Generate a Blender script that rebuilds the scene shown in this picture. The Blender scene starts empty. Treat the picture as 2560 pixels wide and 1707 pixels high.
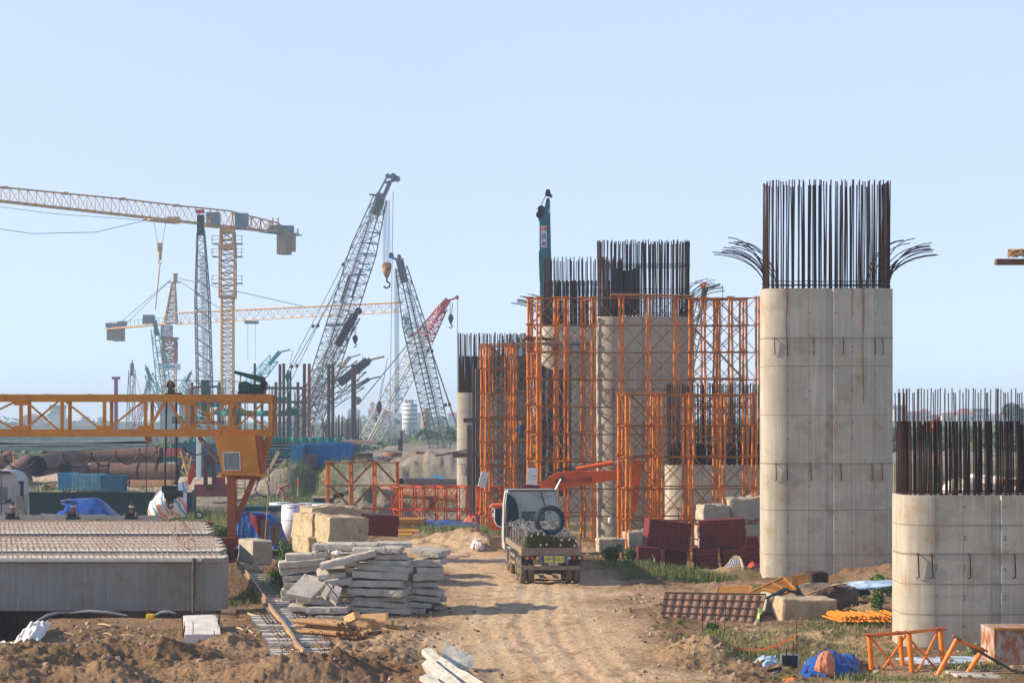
import bpy, math, random
import numpy as np
from mathutils import Vector, Matrix, Euler
R=math.radians; PI=math.pi
random.seed(7); rng=np.random.default_rng(7)
sc=bpy.context.scene; COL=sc.collection
# ---------------- camera: 70 mm lens, level, rising front ----------------
H=6.8; F=5000.0; HY=1055.0; CX=1280.0
cam=bpy.data.cameras.new('camera'); co=bpy.data.objects.new('camera',cam); COL.objects.link(co)
co.location=(0,0,H); co.rotation_euler=(R(90),0,0)
cam.sensor_width=36; cam.lens=36*F/2560; cam.shift_y=(HY-853.5)/2560; cam.clip_start=1; cam.clip_end=20000
sc.camera=co
# ---------------- sky, sun, exposure ----------------
SUN_EL=27.0; SUN_AZ=math.atan2(-0.03,-1.0)      # direction towards the sun in the ground plane
sd=Vector((math.cos(SUN_AZ)*math.cos(R(SUN_EL)),math.sin(SUN_AZ)*math.cos(R(SUN_EL)),math.sin(R(SUN_EL))))
w=bpy.data.worlds.new('World'); sc.world=w; w.use_nodes=True
nt=w.node_tree; bg=nt.nodes['Background']; sky=nt.nodes.new('ShaderNodeTexSky'); sky.sky_type='NISHITA'
sky.sun_disc=False; sky.sun_elevation=R(SUN_EL); sky.sun_rotation=math.atan2(sd.x,sd.y)
sky.altitude=0; sky.air_density=0.6; sky.dust_density=0.0; sky.ozone_density=3.0
bg.inputs['Strength'].default_value=0.15; # thick even haze low in the sky, thinning towards the zenith
def wn(t,**k):
    q=nt.nodes.new(t)
    for a_,v_ in k.items(): setattr(q,a_,v_)
    return q
tcw=wn('ShaderNodeTexCoord'); sxyz=wn('ShaderNodeSeparateXYZ'); nt.links.new(tcw.outputs['Generated'],sxyz.inputs[0])
mrw=wn('ShaderNodeMapRange',interpolation_type='SMOOTHSTEP'); mrw.inputs[1].default_value=.22; mrw.inputs[2].default_value=.60; mrw.inputs[3].default_value=.75; mrw.inputs[4].default_value=.18; nt.links.new(sxyz.outputs[2],mrw.inputs[0])
nzw=wn('ShaderNodeTexNoise'); nzw.inputs['Scale'].default_value=3.2; nzw.inputs['Detail'].default_value=3; nt.links.new(tcw.outputs['Generated'],nzw.inputs[0])
hm_=wn('ShaderNodeMix',data_type='RGBA'); hm_.inputs[6].default_value=(2.42,2.78,3.58,1); hm_.inputs[7].default_value=(2.86,3.14,3.72,1); nt.links.new(nzw.outputs[0],hm_.inputs[0])
tn=wn('ShaderNodeMix',data_type='RGBA'); nt.links.new(mrw.outputs[0],tn.inputs[0]); nt.links.new(sky.outputs[0],tn.inputs[6]); nt.links.new(hm_.outputs[2],tn.inputs[7]); nt.links.new(tn.outputs[2],bg.inputs[0])
sl=bpy.data.lights.new('sun','SUN'); so=bpy.data.objects.new('sun',sl); COL.objects.link(so)
sl.energy=4.3; sl.angle=R(0.6); sl.color=(1.0,0.86,0.66)
so.rotation_euler=sd.to_track_quat('Z','Y').to_euler(); so.location=(-60,60,60)
sc.view_settings.view_transform='Standard'; sc.view_settings.look='None'; sc.view_settings.exposure=0.88; sc.view_settings.gamma=1
# ---------------- helpers ----------------
def P(px,py,Y): return Vector(((px-CX)/F*Y,Y,H-(py-HY)/F*Y))
def XP(px,Y): return (px-CX)/F*Y
def ZP(py,Y): return H-(py-HY)/F*Y
def GY(py,z=0): return (H-z)*F/(py-HY)
def G(px,py,z=0):
    Y=GY(py,z); return Vector(((px-CX)/F*Y,Y,z))
ORG={}
def tag(o,label=None,cat=None,group=None,kind=None):
    if label:o['label']=label
    if cat:o['category']=cat
    if group:o['group']=group
    if kind:o['kind']=kind
    return o
def thing(name,label,cat,loc,group=None):
    o=bpy.data.objects.new(name,None); COL.objects.link(o); o.location=loc; o.empty_display_size=.3
    ORG[o.name]=Vector(loc); return tag(o,label,cat,group)
def mk(name,verts,faces,mat,parent=None,org=None,smooth=False,edges=()):
    if parent is not None: org=ORG[parent.name]
    V=np.array(verts,dtype=float).reshape(-1,3)
    if org is None:
        a=V.min(0);b=V.max(0); org=Vector(((a[0]+b[0])/2,(a[1]+b[1])/2,a[2]))
    V=V-np.array(org)
    me=bpy.data.meshes.new(name); me.from_pydata(V.tolist(),list(edges),faces); 
    if isinstance(mat,(list,tuple)):
        for m in mat: me.materials.append(m)
    else: me.materials.append(mat)
    o=bpy.data.objects.new(name,me); COL.objects.link(o)
    if parent is not None:o.parent=parent
    else:o.location=org
    ORG[o.name]=Vector(org)
    if smooth: me.polygons.foreach_set('use_smooth',[True]*len(me.polygons))
    return o
def frame(d,up=Vector((0,0,1))):
    d=Vector(d).normalized(); up=Vector(up)
    if abs(d.dot(up))>.98: up=Vector((0,1,0))
    a=d.cross(up).normalized(); b=a.cross(d); return a,b,d
class MB:
    def __init__(s): s.v=[];s.f=[];s.mi=[];s.sm=[]
    def add(s,vs,fs,mi=0,sm=False):
        n=len(s.v); s.v.extend(tuple(v) for v in vs); s.f.extend([tuple(i+n for i in f) for f in fs])
        s.mi.extend([mi]*len(fs)); s.sm.extend([sm]*len(fs)); return s
    def box(s,c,size,rot=None,mi=0,taper=1.0):
        x,y,z=[q/2 for q in size]; c=Vector(c)
        vs=[Vector((i*x*(taper if k>0 else 1),j*y*(taper if k>0 else 1),k*z)) for k in(-1,1) for j in(-1,1) for i in(-1,1)]
        if rot is not None:
            m=Euler(rot).to_matrix() if not isinstance(rot,(int,float)) else Matrix.Rotation(rot,3,'Z')
            vs=[m@v for v in vs]
        return s.add([v+c for v in vs],[(0,2,3,1),(4,5,7,6),(0,1,5,4),(2,6,7,3),(0,4,6,2),(1,3,7,5)],mi)
    def beam(s,p,q,w,h=None,mi=0,up=(0,0,1)):
        h=h or w; p=Vector(p);q=Vector(q); a,b,d=frame(q-p,up); a=a*(w/2);b=b*(h/2)
        vs=[p-a-b,p+a-b,p+a+b,p-a+b,q-a-b,q+a-b,q+a+b,q-a+b]
        return s.add(vs,[(0,1,2,3),(7,6,5,4),(0,4,5,1),(1,5,6,2),(2,6,7,3),(3,7,4,0)],mi)
    def cyl(s,p,q,r,r2=None,n=8,mi=0,cap=True,sm=True):
        r2=r if r2 is None else r2; p=Vector(p);q=Vector(q); a,b,d=frame(q-p)
        vs=[];fs=[]
        for o,rr in((p,r),(q,r2)):
            for i in range(n):
                t=2*PI*i/n; vs.append(o+a*(rr*math.cos(t))+b*(rr*math.sin(t)))
        s.add(vs,[(i,(i+1)%n,n+(i+1)%n,n+i) for i in range(n)],mi,sm)
        if cap: s.add(vs,[tuple(range(n))[::-1],tuple(range(n,2*n))],mi,False)
        return s
    def tube(s,pts,r,n=6,mi=0,closed=False,sm=True):
        pts=[Vector(p) for p in pts]; vs=[];fs=[];m=len(pts); rs=r if isinstance(r,(list,tuple)) else [r]*m
        up=Vector((0,0,1))
        for i,p in enumerate(pts):
            if closed: d=pts[(i+1)%m]-pts[i-1]
            else: d=pts[min(i+1,m-1)]-pts[max(i-1,0)]
            d=d.normalized() if d.length>1e-9 else Vector((0,0,1))
            a=d.cross(up)
            if a.length<.15: a=d.cross(Vector((0,1,0)))
            a.normalize(); b=a.cross(d); up=b
            for k in range(n):
                t=2*PI*k/n; vs.append(p+a*(rs[i]*math.cos(t))+b*(rs[i]*math.sin(t)))
        mm=m if closed else m-1
        for i in range(mm):
            for k in range(n):
                j=(i+1)%m; fs.append((i*n+k,i*n+(k+1)%n,j*n+(k+1)%n,j*n+k))
        s.add(vs,fs,mi,sm)
        if not closed: s.add(vs,[tuple(range(n))[::-1],tuple(range((m-1)*n,m*n))],mi,False)
        return s
    def prism(s,poly,a,b,axis='z',mi=0):   # poly of (u,v): axis z -> (x,y); axis y -> (x,z); axis x -> (y,z)
        f={'z':lambda u,v,w:(u,v,w),'y':lambda u,v,w:(u,w,v),'x':lambda u,v,w:(w,u,v)}[axis]; n=len(poly)
        vs=[f(u,v,a) for u,v in poly]+[f(u,v,b) for u,v in poly]
        fs=[tuple(range(n))[::-1],tuple(range(n,2*n))]+[(i,(i+1)%n,n+(i+1)%n,n+i) for i in range(n)]
        return s.add(vs,fs,mi)
    def lathe(s,c,prof,n=16,mi=0,axis='z',sm=True):
        c=Vector(c); vs=[]
        for r,z in prof:
            for i in range(n):
                t=2*PI*i/n; u,v=r*math.cos(t),r*math.sin(t)
                vs.append(c+Vector({'z':(u,v,z),'x':(z,u,v),'y':(u,z,v)}[axis]))
        fs=[(j*n+i,j*n+(i+1)%n,(j+1)*n+(i+1)%n,(j+1)*n+i) for j in range(len(prof)-1) for i in range(n)]
        return s.add(vs,fs,mi,sm)
    def grid(s,fn,nu,nv,mi=0,sm=True):
        vs=[fn(i/nu,j/nv) for j in range(nv+1) for i in range(nu+1)]
        return s.add(vs,[(j*(nu+1)+i,j*(nu+1)+i+1,(j+1)*(nu+1)+i+1,(j+1)*(nu+1)+i) for j in range(nv) for i in range(nu)],mi,sm)
    def build(s,name,mat,parent=None,org=None,label=None,kind=None):
        o=mk(name,s.v,s.f,mat,parent,org); me=o.data
        if any(s.mi): me.polygons.foreach_set('material_index',s.mi)
        me.polygons.foreach_set('use_smooth',s.sm)
        if label:o['label']=label
        if kind:o['kind']=kind
        return o
def single(name,mb,mat,label,cat,group=None,kind=None,org=None): return tag(mb.build(name,mat,None,org),label,cat,group,kind)
def capped(name,mbs,mat,parent,cap=100):
    "separate parts up to the cap, the rest one stuff part"
    for m in mbs[:cap]: m.build(name,mat,parent)
    if len(mbs)>cap:
        M=MB()
        for m in mbs[cap:]: M.add(m.v,m.f,0,True)
        M.build(name,mat,parent,kind='stuff')
# numpy noise
def _h(ix,iy,seed):
    n=(ix.astype(np.int64)*374761393+iy.astype(np.int64)*668265263+seed*974711)&0x7fffffff
    n=((n^(n>>13))*1274126177)&0x7fffffff
    return ((n^(n>>16))&0xffff)/65535.0
def vn(x,y,seed=0):
    x=np.asarray(x,float);y=np.asarray(y,float); ix=np.floor(x);iy=np.floor(y);fx=x-ix;fy=y-iy
    fx=fx*fx*(3-2*fx);fy=fy*fy*(3-2*fy)
    a=_h(ix,iy,seed);b=_h(ix+1,iy,seed);c=_h(ix,iy+1,seed);d=_h(ix+1,iy+1,seed)
    return (a*(1-fx)+b*fx)*(1-fy)+(c*(1-fx)+d*fx)*fy
def fbm(x,y,o=4,seed=0,g=.5):
    t=0;a=1;n=0
    for k in range(o):
        t=t+a*(vn(x,y,seed+k*17)-.5);n+=a;a*=g;x=x*2.03+3.1;y=y*2.03-1.7
    return t/n*2
def displace(mb,amp,scale,seed=0):
    V=np.array(mb.v); 
    d=np.stack([fbm(V[:,1]*scale+V[:,2]*scale*.7,V[:,2]*scale-V[:,0]*.5*scale,3,seed+5*k) for k in range(3)],1)
    d=np.stack([fbm(V[:,0]*scale+11*k+V[:,2]*scale*.6,V[:,1]*scale+V[:,2]*scale*.8,3,seed+5*k) for k in range(3)],1)
    mb.v=[tuple(v) for v in V+d*amp]; return mb
# ---------------- materials ----------------
MATS={}
def pm(name,c1,c2=None,scale=3.0,rough=.8,bump=.15,metal=0.0,c3=None,stretch=(1,1,1),spec=.3,bscale=None,contrast=(.35,.65),c3r=(.6,.75),bdist=.02,alpha=None):
    if name in MATS:return MATS[name]
    c2=c2 or tuple(min(1,q*.7) for q in c1)
    m=bpy.data.materials.new(name); m.use_nodes=True; n=m.node_tree; L=n.links; b=n.nodes['Principled BSDF']
    b.inputs['Roughness'].default_value=rough; b.inputs['Metallic'].default_value=metal; b.inputs['Specular IOR Level'].default_value=spec
    tc=n.nodes.new('ShaderNodeTexCoord'); mp=n.nodes.new('ShaderNodeMapping'); mp.inputs['Scale'].default_value=stretch; L.new(tc.outputs['Object'],mp.inputs[0])
    def noise(s,d=5,off=0):
        t=n.nodes.new('ShaderNodeTexNoise'); t.inputs['Scale'].default_value=s; t.inputs['Detail'].default_value=d; t.inputs['Roughness'].default_value=.6; L.new(mp.outputs[0],t.inputs[0]); return t
    def ramp(src,a,bb):
        r=n.nodes.new('ShaderNodeMapRange'); r.inputs[1].default_value=a; r.inputs[2].default_value=bb; L.new(src,r.inputs[0]); return r
    def mix(f,a,bcol):
        x=n.nodes.new('ShaderNodeMix'); x.data_type='RGBA'; L.new(f,x.inputs[0])
        for i,q in((6,a),(7,bcol)):
            if isinstance(q,tuple): x.inputs[i].default_value=(*q,1)
            else: L.new(q,x.inputs[i])
        return x.outputs[2]
    t=noise(scale); r=ramp(t.outputs[0],*contrast); col=mix(r.outputs[0],c1,c2)
    if c3:
        t3=noise(scale*2.7,6); r3=ramp(t3.outputs[0],*c3r); col=mix(r3.outputs[0],col,c3)
    L.new(col,b.inputs['Base Color'])
    if bump:
        tb=noise(bscale or scale*4,6); bp=n.nodes.new('ShaderNodeBump'); bp.inputs['Strength'].default_value=bump; bp.inputs['Distance'].default_value=bdist; L.new(tb.outputs[0],bp.inputs['Height']); L.new(bp.outputs[0],b.inputs['Normal'])
    if alpha is not None: b.inputs['Alpha'].default_value=alpha
    MATS[name]=m; return m
def pier_mat(name,tint=None):
    m=bpy.data.materials.new(name); m.use_nodes=True; n=m.node_tree; L=n.links; b=n.nodes['Principled BSDF']; b.inputs['Roughness'].default_value=.85; b.inputs['Specular IOR Level'].default_value=.25
    tc=n.nodes.new('ShaderNodeTexCoord')
    def lay(sc_,scale,a,c,det=6,w=0):
        mp=n.nodes.new('ShaderNodeMapping'); mp.inputs['Scale'].default_value=sc_; mp.inputs['Location'].default_value=(w,w*2,w); L.new(tc.outputs['Object'],mp.inputs[0])
        t=n.nodes.new('ShaderNodeTexNoise'); t.inputs['Scale'].default_value=scale; t.inputs['Detail'].default_value=det; t.inputs['Roughness'].default_value=.62; L.new(mp.outputs[0],t.inputs[0])
        r=n.nodes.new('ShaderNodeMapRange'); r.inputs[1].default_value=a; r.inputs[2].default_value=c; L.new(t.outputs[0],r.inputs[0]); return r.outputs[0],t.outputs[0]
    def mix(f,a,c,mode='MIX'):
        x=n.nodes.new('ShaderNodeMix'); x.data_type='RGBA'; x.blend_type=mode; L.new(f,x.inputs[0])
        for i,q in((6,a),(7,c)):
            if isinstance(q,tuple): x.inputs[i].default_value=(*q,1)
            else: L.new(q,x.inputs[i])
        return x.outputs[2]
    c=mix(lay((1,1,.8),.45,.35,.65)[0],(.46,.41,.325),(.36,.31,.235))           # big damp and dry areas
    c=mix(lay((1,1,1),.9,.52,.72,5,3)[0],c,(.31,.22,.13))                        # brownish patches
    f,_=lay((3.5,3.5,.09),1.6,.50,.74,5,7); c=mix(f,c,(.31,.275,.22))              # run off streaks
    f,_=lay((5,5,.12),2.2,.55,.75,4,13); c=mix(f,c,(.54,.50,.43))                   # lime streaks
    f,_=lay((.15,.15,2.2),1.2,.5,.8,3,5); c=mix(f,c,(.37,.325,.26))                 # pour bands
    f,t=lay((1,1,1),26,.62,.72,3,2); c=mix(f,c,(.25,.21,.16))                        # air holes
    if tint:
        x=n.nodes.new('ShaderNodeMix'); x.data_type='RGBA'; x.blend_type='MULTIPLY'; x.inputs[0].default_value=1; L.new(c,x.inputs[6]); x.inputs[7].default_value=(*tint,1); c=x.outputs[2]
    L.new(c,b.inputs[0]); _,t2=lay((1,1,1),14,0,1,6); bp=n.nodes.new('ShaderNodeBump'); bp.inputs['Strength'].default_value=.25; bp.inputs['Distance'].default_value=.015; L.new(t2,bp.inputs['Height']); L.new(bp.outputs[0],b.inputs['Normal']); MATS[name]=m; return m
CON=pier_mat('pier_concrete')
CON2=pm('grey_concrete',(.42,.38,.32),(.31,.28,.24),2.2,.88,.4,c3=(.20,.18,.15),bscale=14,c3r=(.58,.8))
SEAM=pm('seam_grime',(.20,.165,.12),(.30,.25,.18),2.5,.9,.1,contrast=(.3,.7))
RUSTY=pm('rust_stain',(.22,.10,.035),(.36,.24,.12),1.5,.9,.1)
REB=pm('rebar_steel',(.022,.008,.006),(.045,.015,.009),3,.7,.2,metal=.3)
REB2=pm('rebar_grey',(.13,.10,.09),(.07,.045,.035),3,.7,.2,metal=.3)
ORA=pm('orange_scaffold_paint',(.78,.22,.002),(.58,.125,.002),2.5,.36,.1,c3=(.22,.07,.018),c3r=(.54,.66))
ORB=pm('rusty_scaffold_pipe',(.30,.115,.018),(.21,.07,.01),3,.6,.15,c3=(.40,.19,.05))
ORR=pm('red_orange_paint',(.70,.11,.005),(.55,.07,.005),3,.5,.1,c3=(.3,.09,.03),c3r=(.64,.72))
HAZE=0.00043
# ---------------- ground ----------------
ROAD=[(1.9,40),(1.5,52),(1.0,60),(.75,67),(.7,76),(.8,84),(.2,93),(-1.6,101),(-4.5,107),(-9,112)]
def road_d(X,Y):
    d=np.full(np.shape(X),1e9)
    for (x0,y0),(x1,y1) in zip(ROAD[:-1],ROAD[1:]):
        dx,dy=x1-x0,y1-y0; t=np.clip(((X-x0)*dx+(Y-y0)*dy)/(dx*dx+dy*dy),0,1)
        d=np.minimum(d,np.hypot(X-x0-t*dx,Y-y0-t*dy))
    return d
def road_x(Y): return np.interp(Y,[p[1] for p in ROAD[:7]],[p[0] for p in ROAD[:7]])
def sst(a,b,x): t=np.clip((x-a)/(b-a),0,1); return t*t*(3-2*t)
# px, py, radius across (m), radius along (m), height
MOUNDS=[(90,1665,2.0,1.6,.75),(20,1700,1.6,1.4,.6),(300,1650,1.7,1.1,.42),(255,1700,1.2,1.0,.6),(455,1645,1.1,1.5,.45),(590,1680,1.2,1.2,.30),(700,1705,1.8,1.2,.62),(860,1690,1.4,1.0,.55),
 (980,1655,1.5,1.6,.35),(900,1625,1.6,1.2,.28),(1020,1600,1.2,1.5,.25),(1110,1680,.8,1.3,.3),(1190,1700,.5,1.5,.18),(560,1610,.8,1.8,.3),
 (1770,1650,1.05,1.0,.72),(1840,1610,1.3,1.0,.35),(1960,1620,1.6,1.2,.55),(2110,1590,1.6,1.3,.45),(2200,1550,1.5,1.6,.7),(2090,1500,1.7,1.6,.55),(2190,1450,2.0,2.0,.9),(2415,1700,.6,.4,.35),
 (1700,1640,.7,.8,.35),(1560,1440,2.2,1.6,.35),(1500,1425,1.4,2.0,.45),(1720,1445,2.2,1.4,.28),(1840,1440,1.6,1.4,.35),(1610,1470,1.2,.8,.22),
 (1130,1362,2.4,3.0,.85),(1200,1368,1.5,2.5,.6),(1050,1375,1.5,2,.3),(1090,1285,0,0,0),
 (920,1292,3.6,4.0,2.1),(860,1300,2.5,3,1.0),(1090,1250,4,5,1.3)]
def height(X,Y):
    rd=road_d(X,Y); off=sst(1.9,4.6,rd+fbm(X*.5,Y*.5,2,9)*.9)
    h=fbm(X*.09,Y*.09,3,1)*.18*sst(60,75,Y)
    h=h+off*(fbm(X*.6,Y*.6,5,2,.6)*.16+np.maximum(fbm(X*2.3,Y*2.3,4,3,.6),0)**1.5*.22)
    near=off*sst(75,60,Y)
    h=h+near*(fbm(X*1.1,Y*1.1,6,21,.62)*.17+np.maximum(fbm(X*5,Y*5,3,4)-.2,0)*.18+fbm(X*3.6,Y*3.6,4,51,.65)*.07)
    h=h+(1-off)*(fbm(X*1.6,Y*.8,4,5)*.035+np.maximum(fbm(X*4.5,Y*4.5,3,6)-.28,0)*.10)
    # ruts of lorries in the track
    for o in(-1.55,-.35,.75,1.75):
        cx=road_x(Y)+o+.12*np.sin(Y*.17+o)+.10*fbm(X*0,Y*.7,2,31)
        d=np.abs(X-cx); m=sst(95,80,Y)
        h=h-m*(.032 if o in(-.35,.75) else .012)*np.exp(-(d/.17)**2)*(1+.3*np.sin(Y*26+o*3+X*9)*sst(64,58,Y))+m*.014*np.exp(-((d-.34)/.13)**2)*(1+fbm(X*3,Y*3,2,8))
    for px,py,rx,ry,hh in MOUNDS:
        if hh==0: continue
        c=G(px,py); dx=(X-c.x)/rx; dy=(Y-c.y)/ry; r=np.sqrt(dx*dx+dy*dy)+fbm(X*.9+px,Y*.9,3,7)*.28
        h=h+hh*np.maximum(0,1-r*.72)**1.1*(1+.25*fbm(X*2.6,Y*2.6,4,11,.6))
    # pit under the beams; unseen left side closed in to keep sun out
    fl=sst(-8.6,-9.8,X)*sst(64.5,67.5,Y)*sst(104,100,Y)+sst(-15.0,-15.6,X)*sst(60,61,Y)*sst(68,66,Y); fl=np.clip(fl,0,1); h=h*(1-fl*.75)-.08*fl
    jit=fbm(X*1.2,Y*1.2,3,12)*.3
    pa=sst(0,.5,Y-70.35+jit)*sst(0,.6,-10.9-X)*sst(-20.6,-20.0,X)*sst(103,100,Y)
    pb=sst(0,.4,-15.35-.1*(Y-61.3)+jit*.5-X)*sst(-18.9,-18.4,X)*sst(60.6,61.4,Y+jit)*sst(100,90,Y)
    pit=np.maximum(pa,pb)
    h=h*(1-pit*.9)-3.2*pit
    # grey embankment and plateau
    eb=sst(0,7,(Y-164)+fbm(X*.12,Y*.12,3,13)*2.2)*sst(-26,-18,X+fbm(X*.2,Y*.2,2,14)*2)
    gul=np.exp(-((X+17.0)/.9)**2)*sst(160,166,Y)*sst(182,172,Y)
    h=h+eb*(3.0+fbm(X*.35,Y*.35,5,15,.6)*.9*sst(230,170,Y))-gul*1.6*eb
    h=h+sst(178,190,Y)*sst(-24,-30,X)*sst(260,215,Y)*(np.maximum(fbm(X*.16,Y*.2,3,16),-.2)*.9+.45)
    # river bank terrain beyond
    far=sst(550,1400,Y); h=h+far*(5.2+fbm(X*.006,Y*.006,3,17)*3)
    br=sst(7.2,8.2,X)*sst(59.5,58,Y)*sst(50,52,Y)+sst(5.2,6.2,X)*sst(7.5,6.5,X)*0; h=h*(1-br*.8)
    mid=sst(5.5,6.5,X)*sst(57,59,Y)*sst(70,68,Y); h=h*(1-.35*mid)
    return h
px=np.concatenate([np.arange(-3400,-60,60),np.arange(-60,2625,4.4),np.arange(2640,6000,60)])
SCOL=(px-CX)/F
Ys=[6.0]
while Ys[-1]<42: Ys.append(Ys[-1]*1.03)
while Ys[-1]<135: Ys.append(Ys[-1]*1.0022)
while Ys[-1]<260: Ys.append(Ys[-1]*1.005)
while Ys[-1]<9000: Ys.append(Ys[-1]*1.03)
Yv=np.array(Ys); SX,YY=np.meshgrid(SCOL,Yv); XX=SX*YY
ZZ=height(XX,YY)
# real colours of the soils
rd=road_d(XX,YY); off=sst(1.7,4.4,rd+fbm(XX*.5,YY*.5,3,9)*1.4)
sand=np.array([.60,.41,.245]); brown=np.array([.215,.122,.064]); dark=np.array([.115,.066,.038]); grey=np.array([.30,.265,.215]); green=np.array([.10,.125,.035]); pale=np.array([.66,.50,.34])
def mx(a,b,t): return a*(1-t[...,None])+b*t[...,None]
C=mx(np.broadcast_to(sand,XX.shape+(3,)),brown,off*np.clip(.72+fbm(XX*.35,YY*.35,4,41)*.7,0,1))
C=mx(C,dark,np.clip(off*.6*sst(.05,.45,fbm(XX*1.1,YY*1.1,5,42,.6)),0,1)*.75)
C=mx(C,pale,np.clip((1-off)*sst(-.05,.4,fbm(XX*.8,YY*.25,4,43)),0,1)*.45)
C=mx(C,brown,np.clip((1-off)*sst(.1,.45,fbm(XX*2.2,YY*1.1,4,44,.6)),0,1)*.55)
farm=sst(115,150,YY); C=mx(C,grey,farm*.8); 
sandy=sst(140,185,YY)*sst(-17,-21,XX/YY*100-0); C=mx(C,pale*.85,np.clip(sst(175,195,YY)*sst(-25,-31,XX)*sst(300,240,YY),0,1))
C=mx(C,green,np.clip(sst(-.1,.25,fbm(XX*.25,YY*.25,4,45))*sst(112,122,YY)*sst(200,165,YY),0,1)*.6)
C=mx(C,green*.8,sst(300,420,YY))
lf=sst(-5.5,-8,XX)*sst(100,60,YY); C=mx(C,brown*1.12,lf*.5)
gm=np.clip(sst(.12,.38,fbm(XX*.7,YY*.7,4,46))*off*sst(40,50,YY)*sst(140,110,YY),0,1)*(sst(3.5,6,XX)+sst(-5,-8,XX)*.35)
C=mx(C,green,np.clip(gm,0,1)*.55)
V=np.stack([XX,YY,ZZ],-1).reshape(-1,3); ny,nx=XX.shape
idx=np.arange(ny*nx).reshape(ny,nx); Fq=np.stack([idx[:-1,:-1],idx[:-1,1:],idx[1:,1:],idx[1:,:-1]],-1).reshape(-1,4)
me=bpy.data.meshes.new('ground'); me.vertices.add(len(V)); me.vertices.foreach_set('co',V.astype(np.float32).ravel())
me.loops.add(Fq.size); me.loops.foreach_set('vertex_index',Fq.astype(np.int32).ravel()); me.polygons.add(len(Fq))
me.polygons.foreach_set('loop_start',np.arange(0,Fq.size,4,dtype=np.int32)); me.polygons.foreach_set('use_smooth',np.ones(len(Fq),bool)); me.update(calc_edges=True)
at=me.color_attributes.new('soil','FLOAT_COLOR','POINT'); at.data.foreach_set('color',np.concatenate([C.reshape(-1,3),np.ones((len(V),1))],1).astype(np.float32).ravel())
gm_=bpy.data.materials.new('soil'); gm_.use_nodes=True; n=gm_.node_tree; L=n.links; b=n.nodes['Principled BSDF']; b.inputs['Roughness'].default_value=.95; b.inputs['Specular IOR Level'].default_value=.1
ca=n.nodes.new('ShaderNodeVertexColor'); ca.layer_name='soil'; tc=n.nodes.new('ShaderNodeTexCoord')
t=n.nodes.new('ShaderNodeTexNoise'); t.inputs['Scale'].default_value=7; t.inputs['Detail'].default_value=12; t.inputs['Roughness'].default_value=.68; L.new(tc.outputs['Object'],t.inputs[0])
mr=n.nodes.new('ShaderNodeMapRange'); mr.inputs[1].default_value=.3; mr.inputs[2].default_value=.72; mr.inputs[3].default_value=.5; mr.inputs[4].default_value=1.38; L.new(t.outputs[0],mr.inputs[0])
mm=n.nodes.new('ShaderNodeMix'); mm.data_type='RGBA'; mm.blend_type='MULTIPLY'; mm.inputs[0].default_value=1; L.new(ca.outputs[0],mm.inputs[6]); L.new(mr.outputs[0],mm.inputs[7]); L.new(mm.outputs[2],b.inputs[0])
t2=n.nodes.new('ShaderNodeTexNoise'); t2.inputs['Scale'].default_value=9; t2.inputs['Detail'].default_value=8; t2.inputs['Roughness'].default_value=.7; L.new(tc.outputs['Object'],t2.inputs[0])
bp=n.nodes.new('ShaderNodeBump'); bp.inputs['Strength'].default_value=.9; bp.inputs['Distance'].default_value=.11; L.new(t2.outputs[0],bp.inputs['Height']); L.new(bp.outputs[0],b.inputs['Normal'])
me.materials.append(gm_); go=bpy.data.objects.new('ground',me); COL.objects.link(go); go['kind']='structure'
LY=np.log(Yv)
def hz(x,y):
    u=np.interp(x/y,SCOL,np.arange(len(SCOL))); v=np.interp(y,Yv,np.arange(len(Yv)))
    i=min(int(u),len(SCOL)-2);j=min(int(v),len(Yv)-2);a=u-i;b_=v-j
    return float((ZZ[j,i]*(1-a)+ZZ[j,i+1]*a)*(1-b_)+(ZZ[j+1,i]*(1-a)+ZZ[j+1,i+1]*a)*b_)
def gp(px,py):   # point on the soil seen at this pixel, marching outward
    Y=GY(py)
    for k in range(12): z=hz((px-CX)/F*Y,Y); Y=Y*.4+.6*min(GY(py,min(z,6)),Y*1.5)
    return Vector(((px-CX)/F*Y,Y,hz((px-CX)/F*Y,Y)))
# ---------------- bridge piers ----------------
RX,RY=.95,.55     # the ends are flattened: broad faces with wide elliptical corners
def stadium(W,T,inset=0,n=10,groove=False):
    hx,hy=W/2-inset,T/2-inset; rx,ry=RX-inset*.5,RY-inset*.5; p=[]
    if groove: p+=[(-.16,-hy),(-.12,-hy+.06),(.12,-hy+.06),(.16,-hy)]
    for k,(sx,sy) in enumerate(((1,-1),(1,1),(-1,1),(-1,-1))):
        for i in range(n+1):
            t=-PI/2+k*PI/2+PI/2*i/n; p.append((sx*(hx-rx)+rx*math.cos(t),sy*(hy-ry)+ry*math.sin(t)))
    return p
def front_y(x,W,T):
    d=abs(x)-(W/2-RX); return -T/2 if d<=0 else -(T/2-RY)-RY*math.sqrt(max(0,1-(d/RX)**2))
WK={}
def stad_walk(W,T,inset,s):   # position at a fraction of the perimeter, starting at the front
    k=(W,T,inset)
    if k not in WK:
        p=stadium(W,T,inset,8); p=p+[p[0]]; c=[0]
        for a_,b_ in zip(p[:-1],p[1:]): c.append(c[-1]+math.dist(a_,b_))
        WK[k]=(p,c)
    p,c=WK[k]; s=s%c[-1]; return(float(np.interp(s,c,[q[0] for q in p])),float(np.interp(s,c,[q[1] for q in p])))
def stad_per(W,T,inset): stad_walk(W,T,inset,0); return WK[(W,T,inset)][1][-1]
BARM={}
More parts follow.
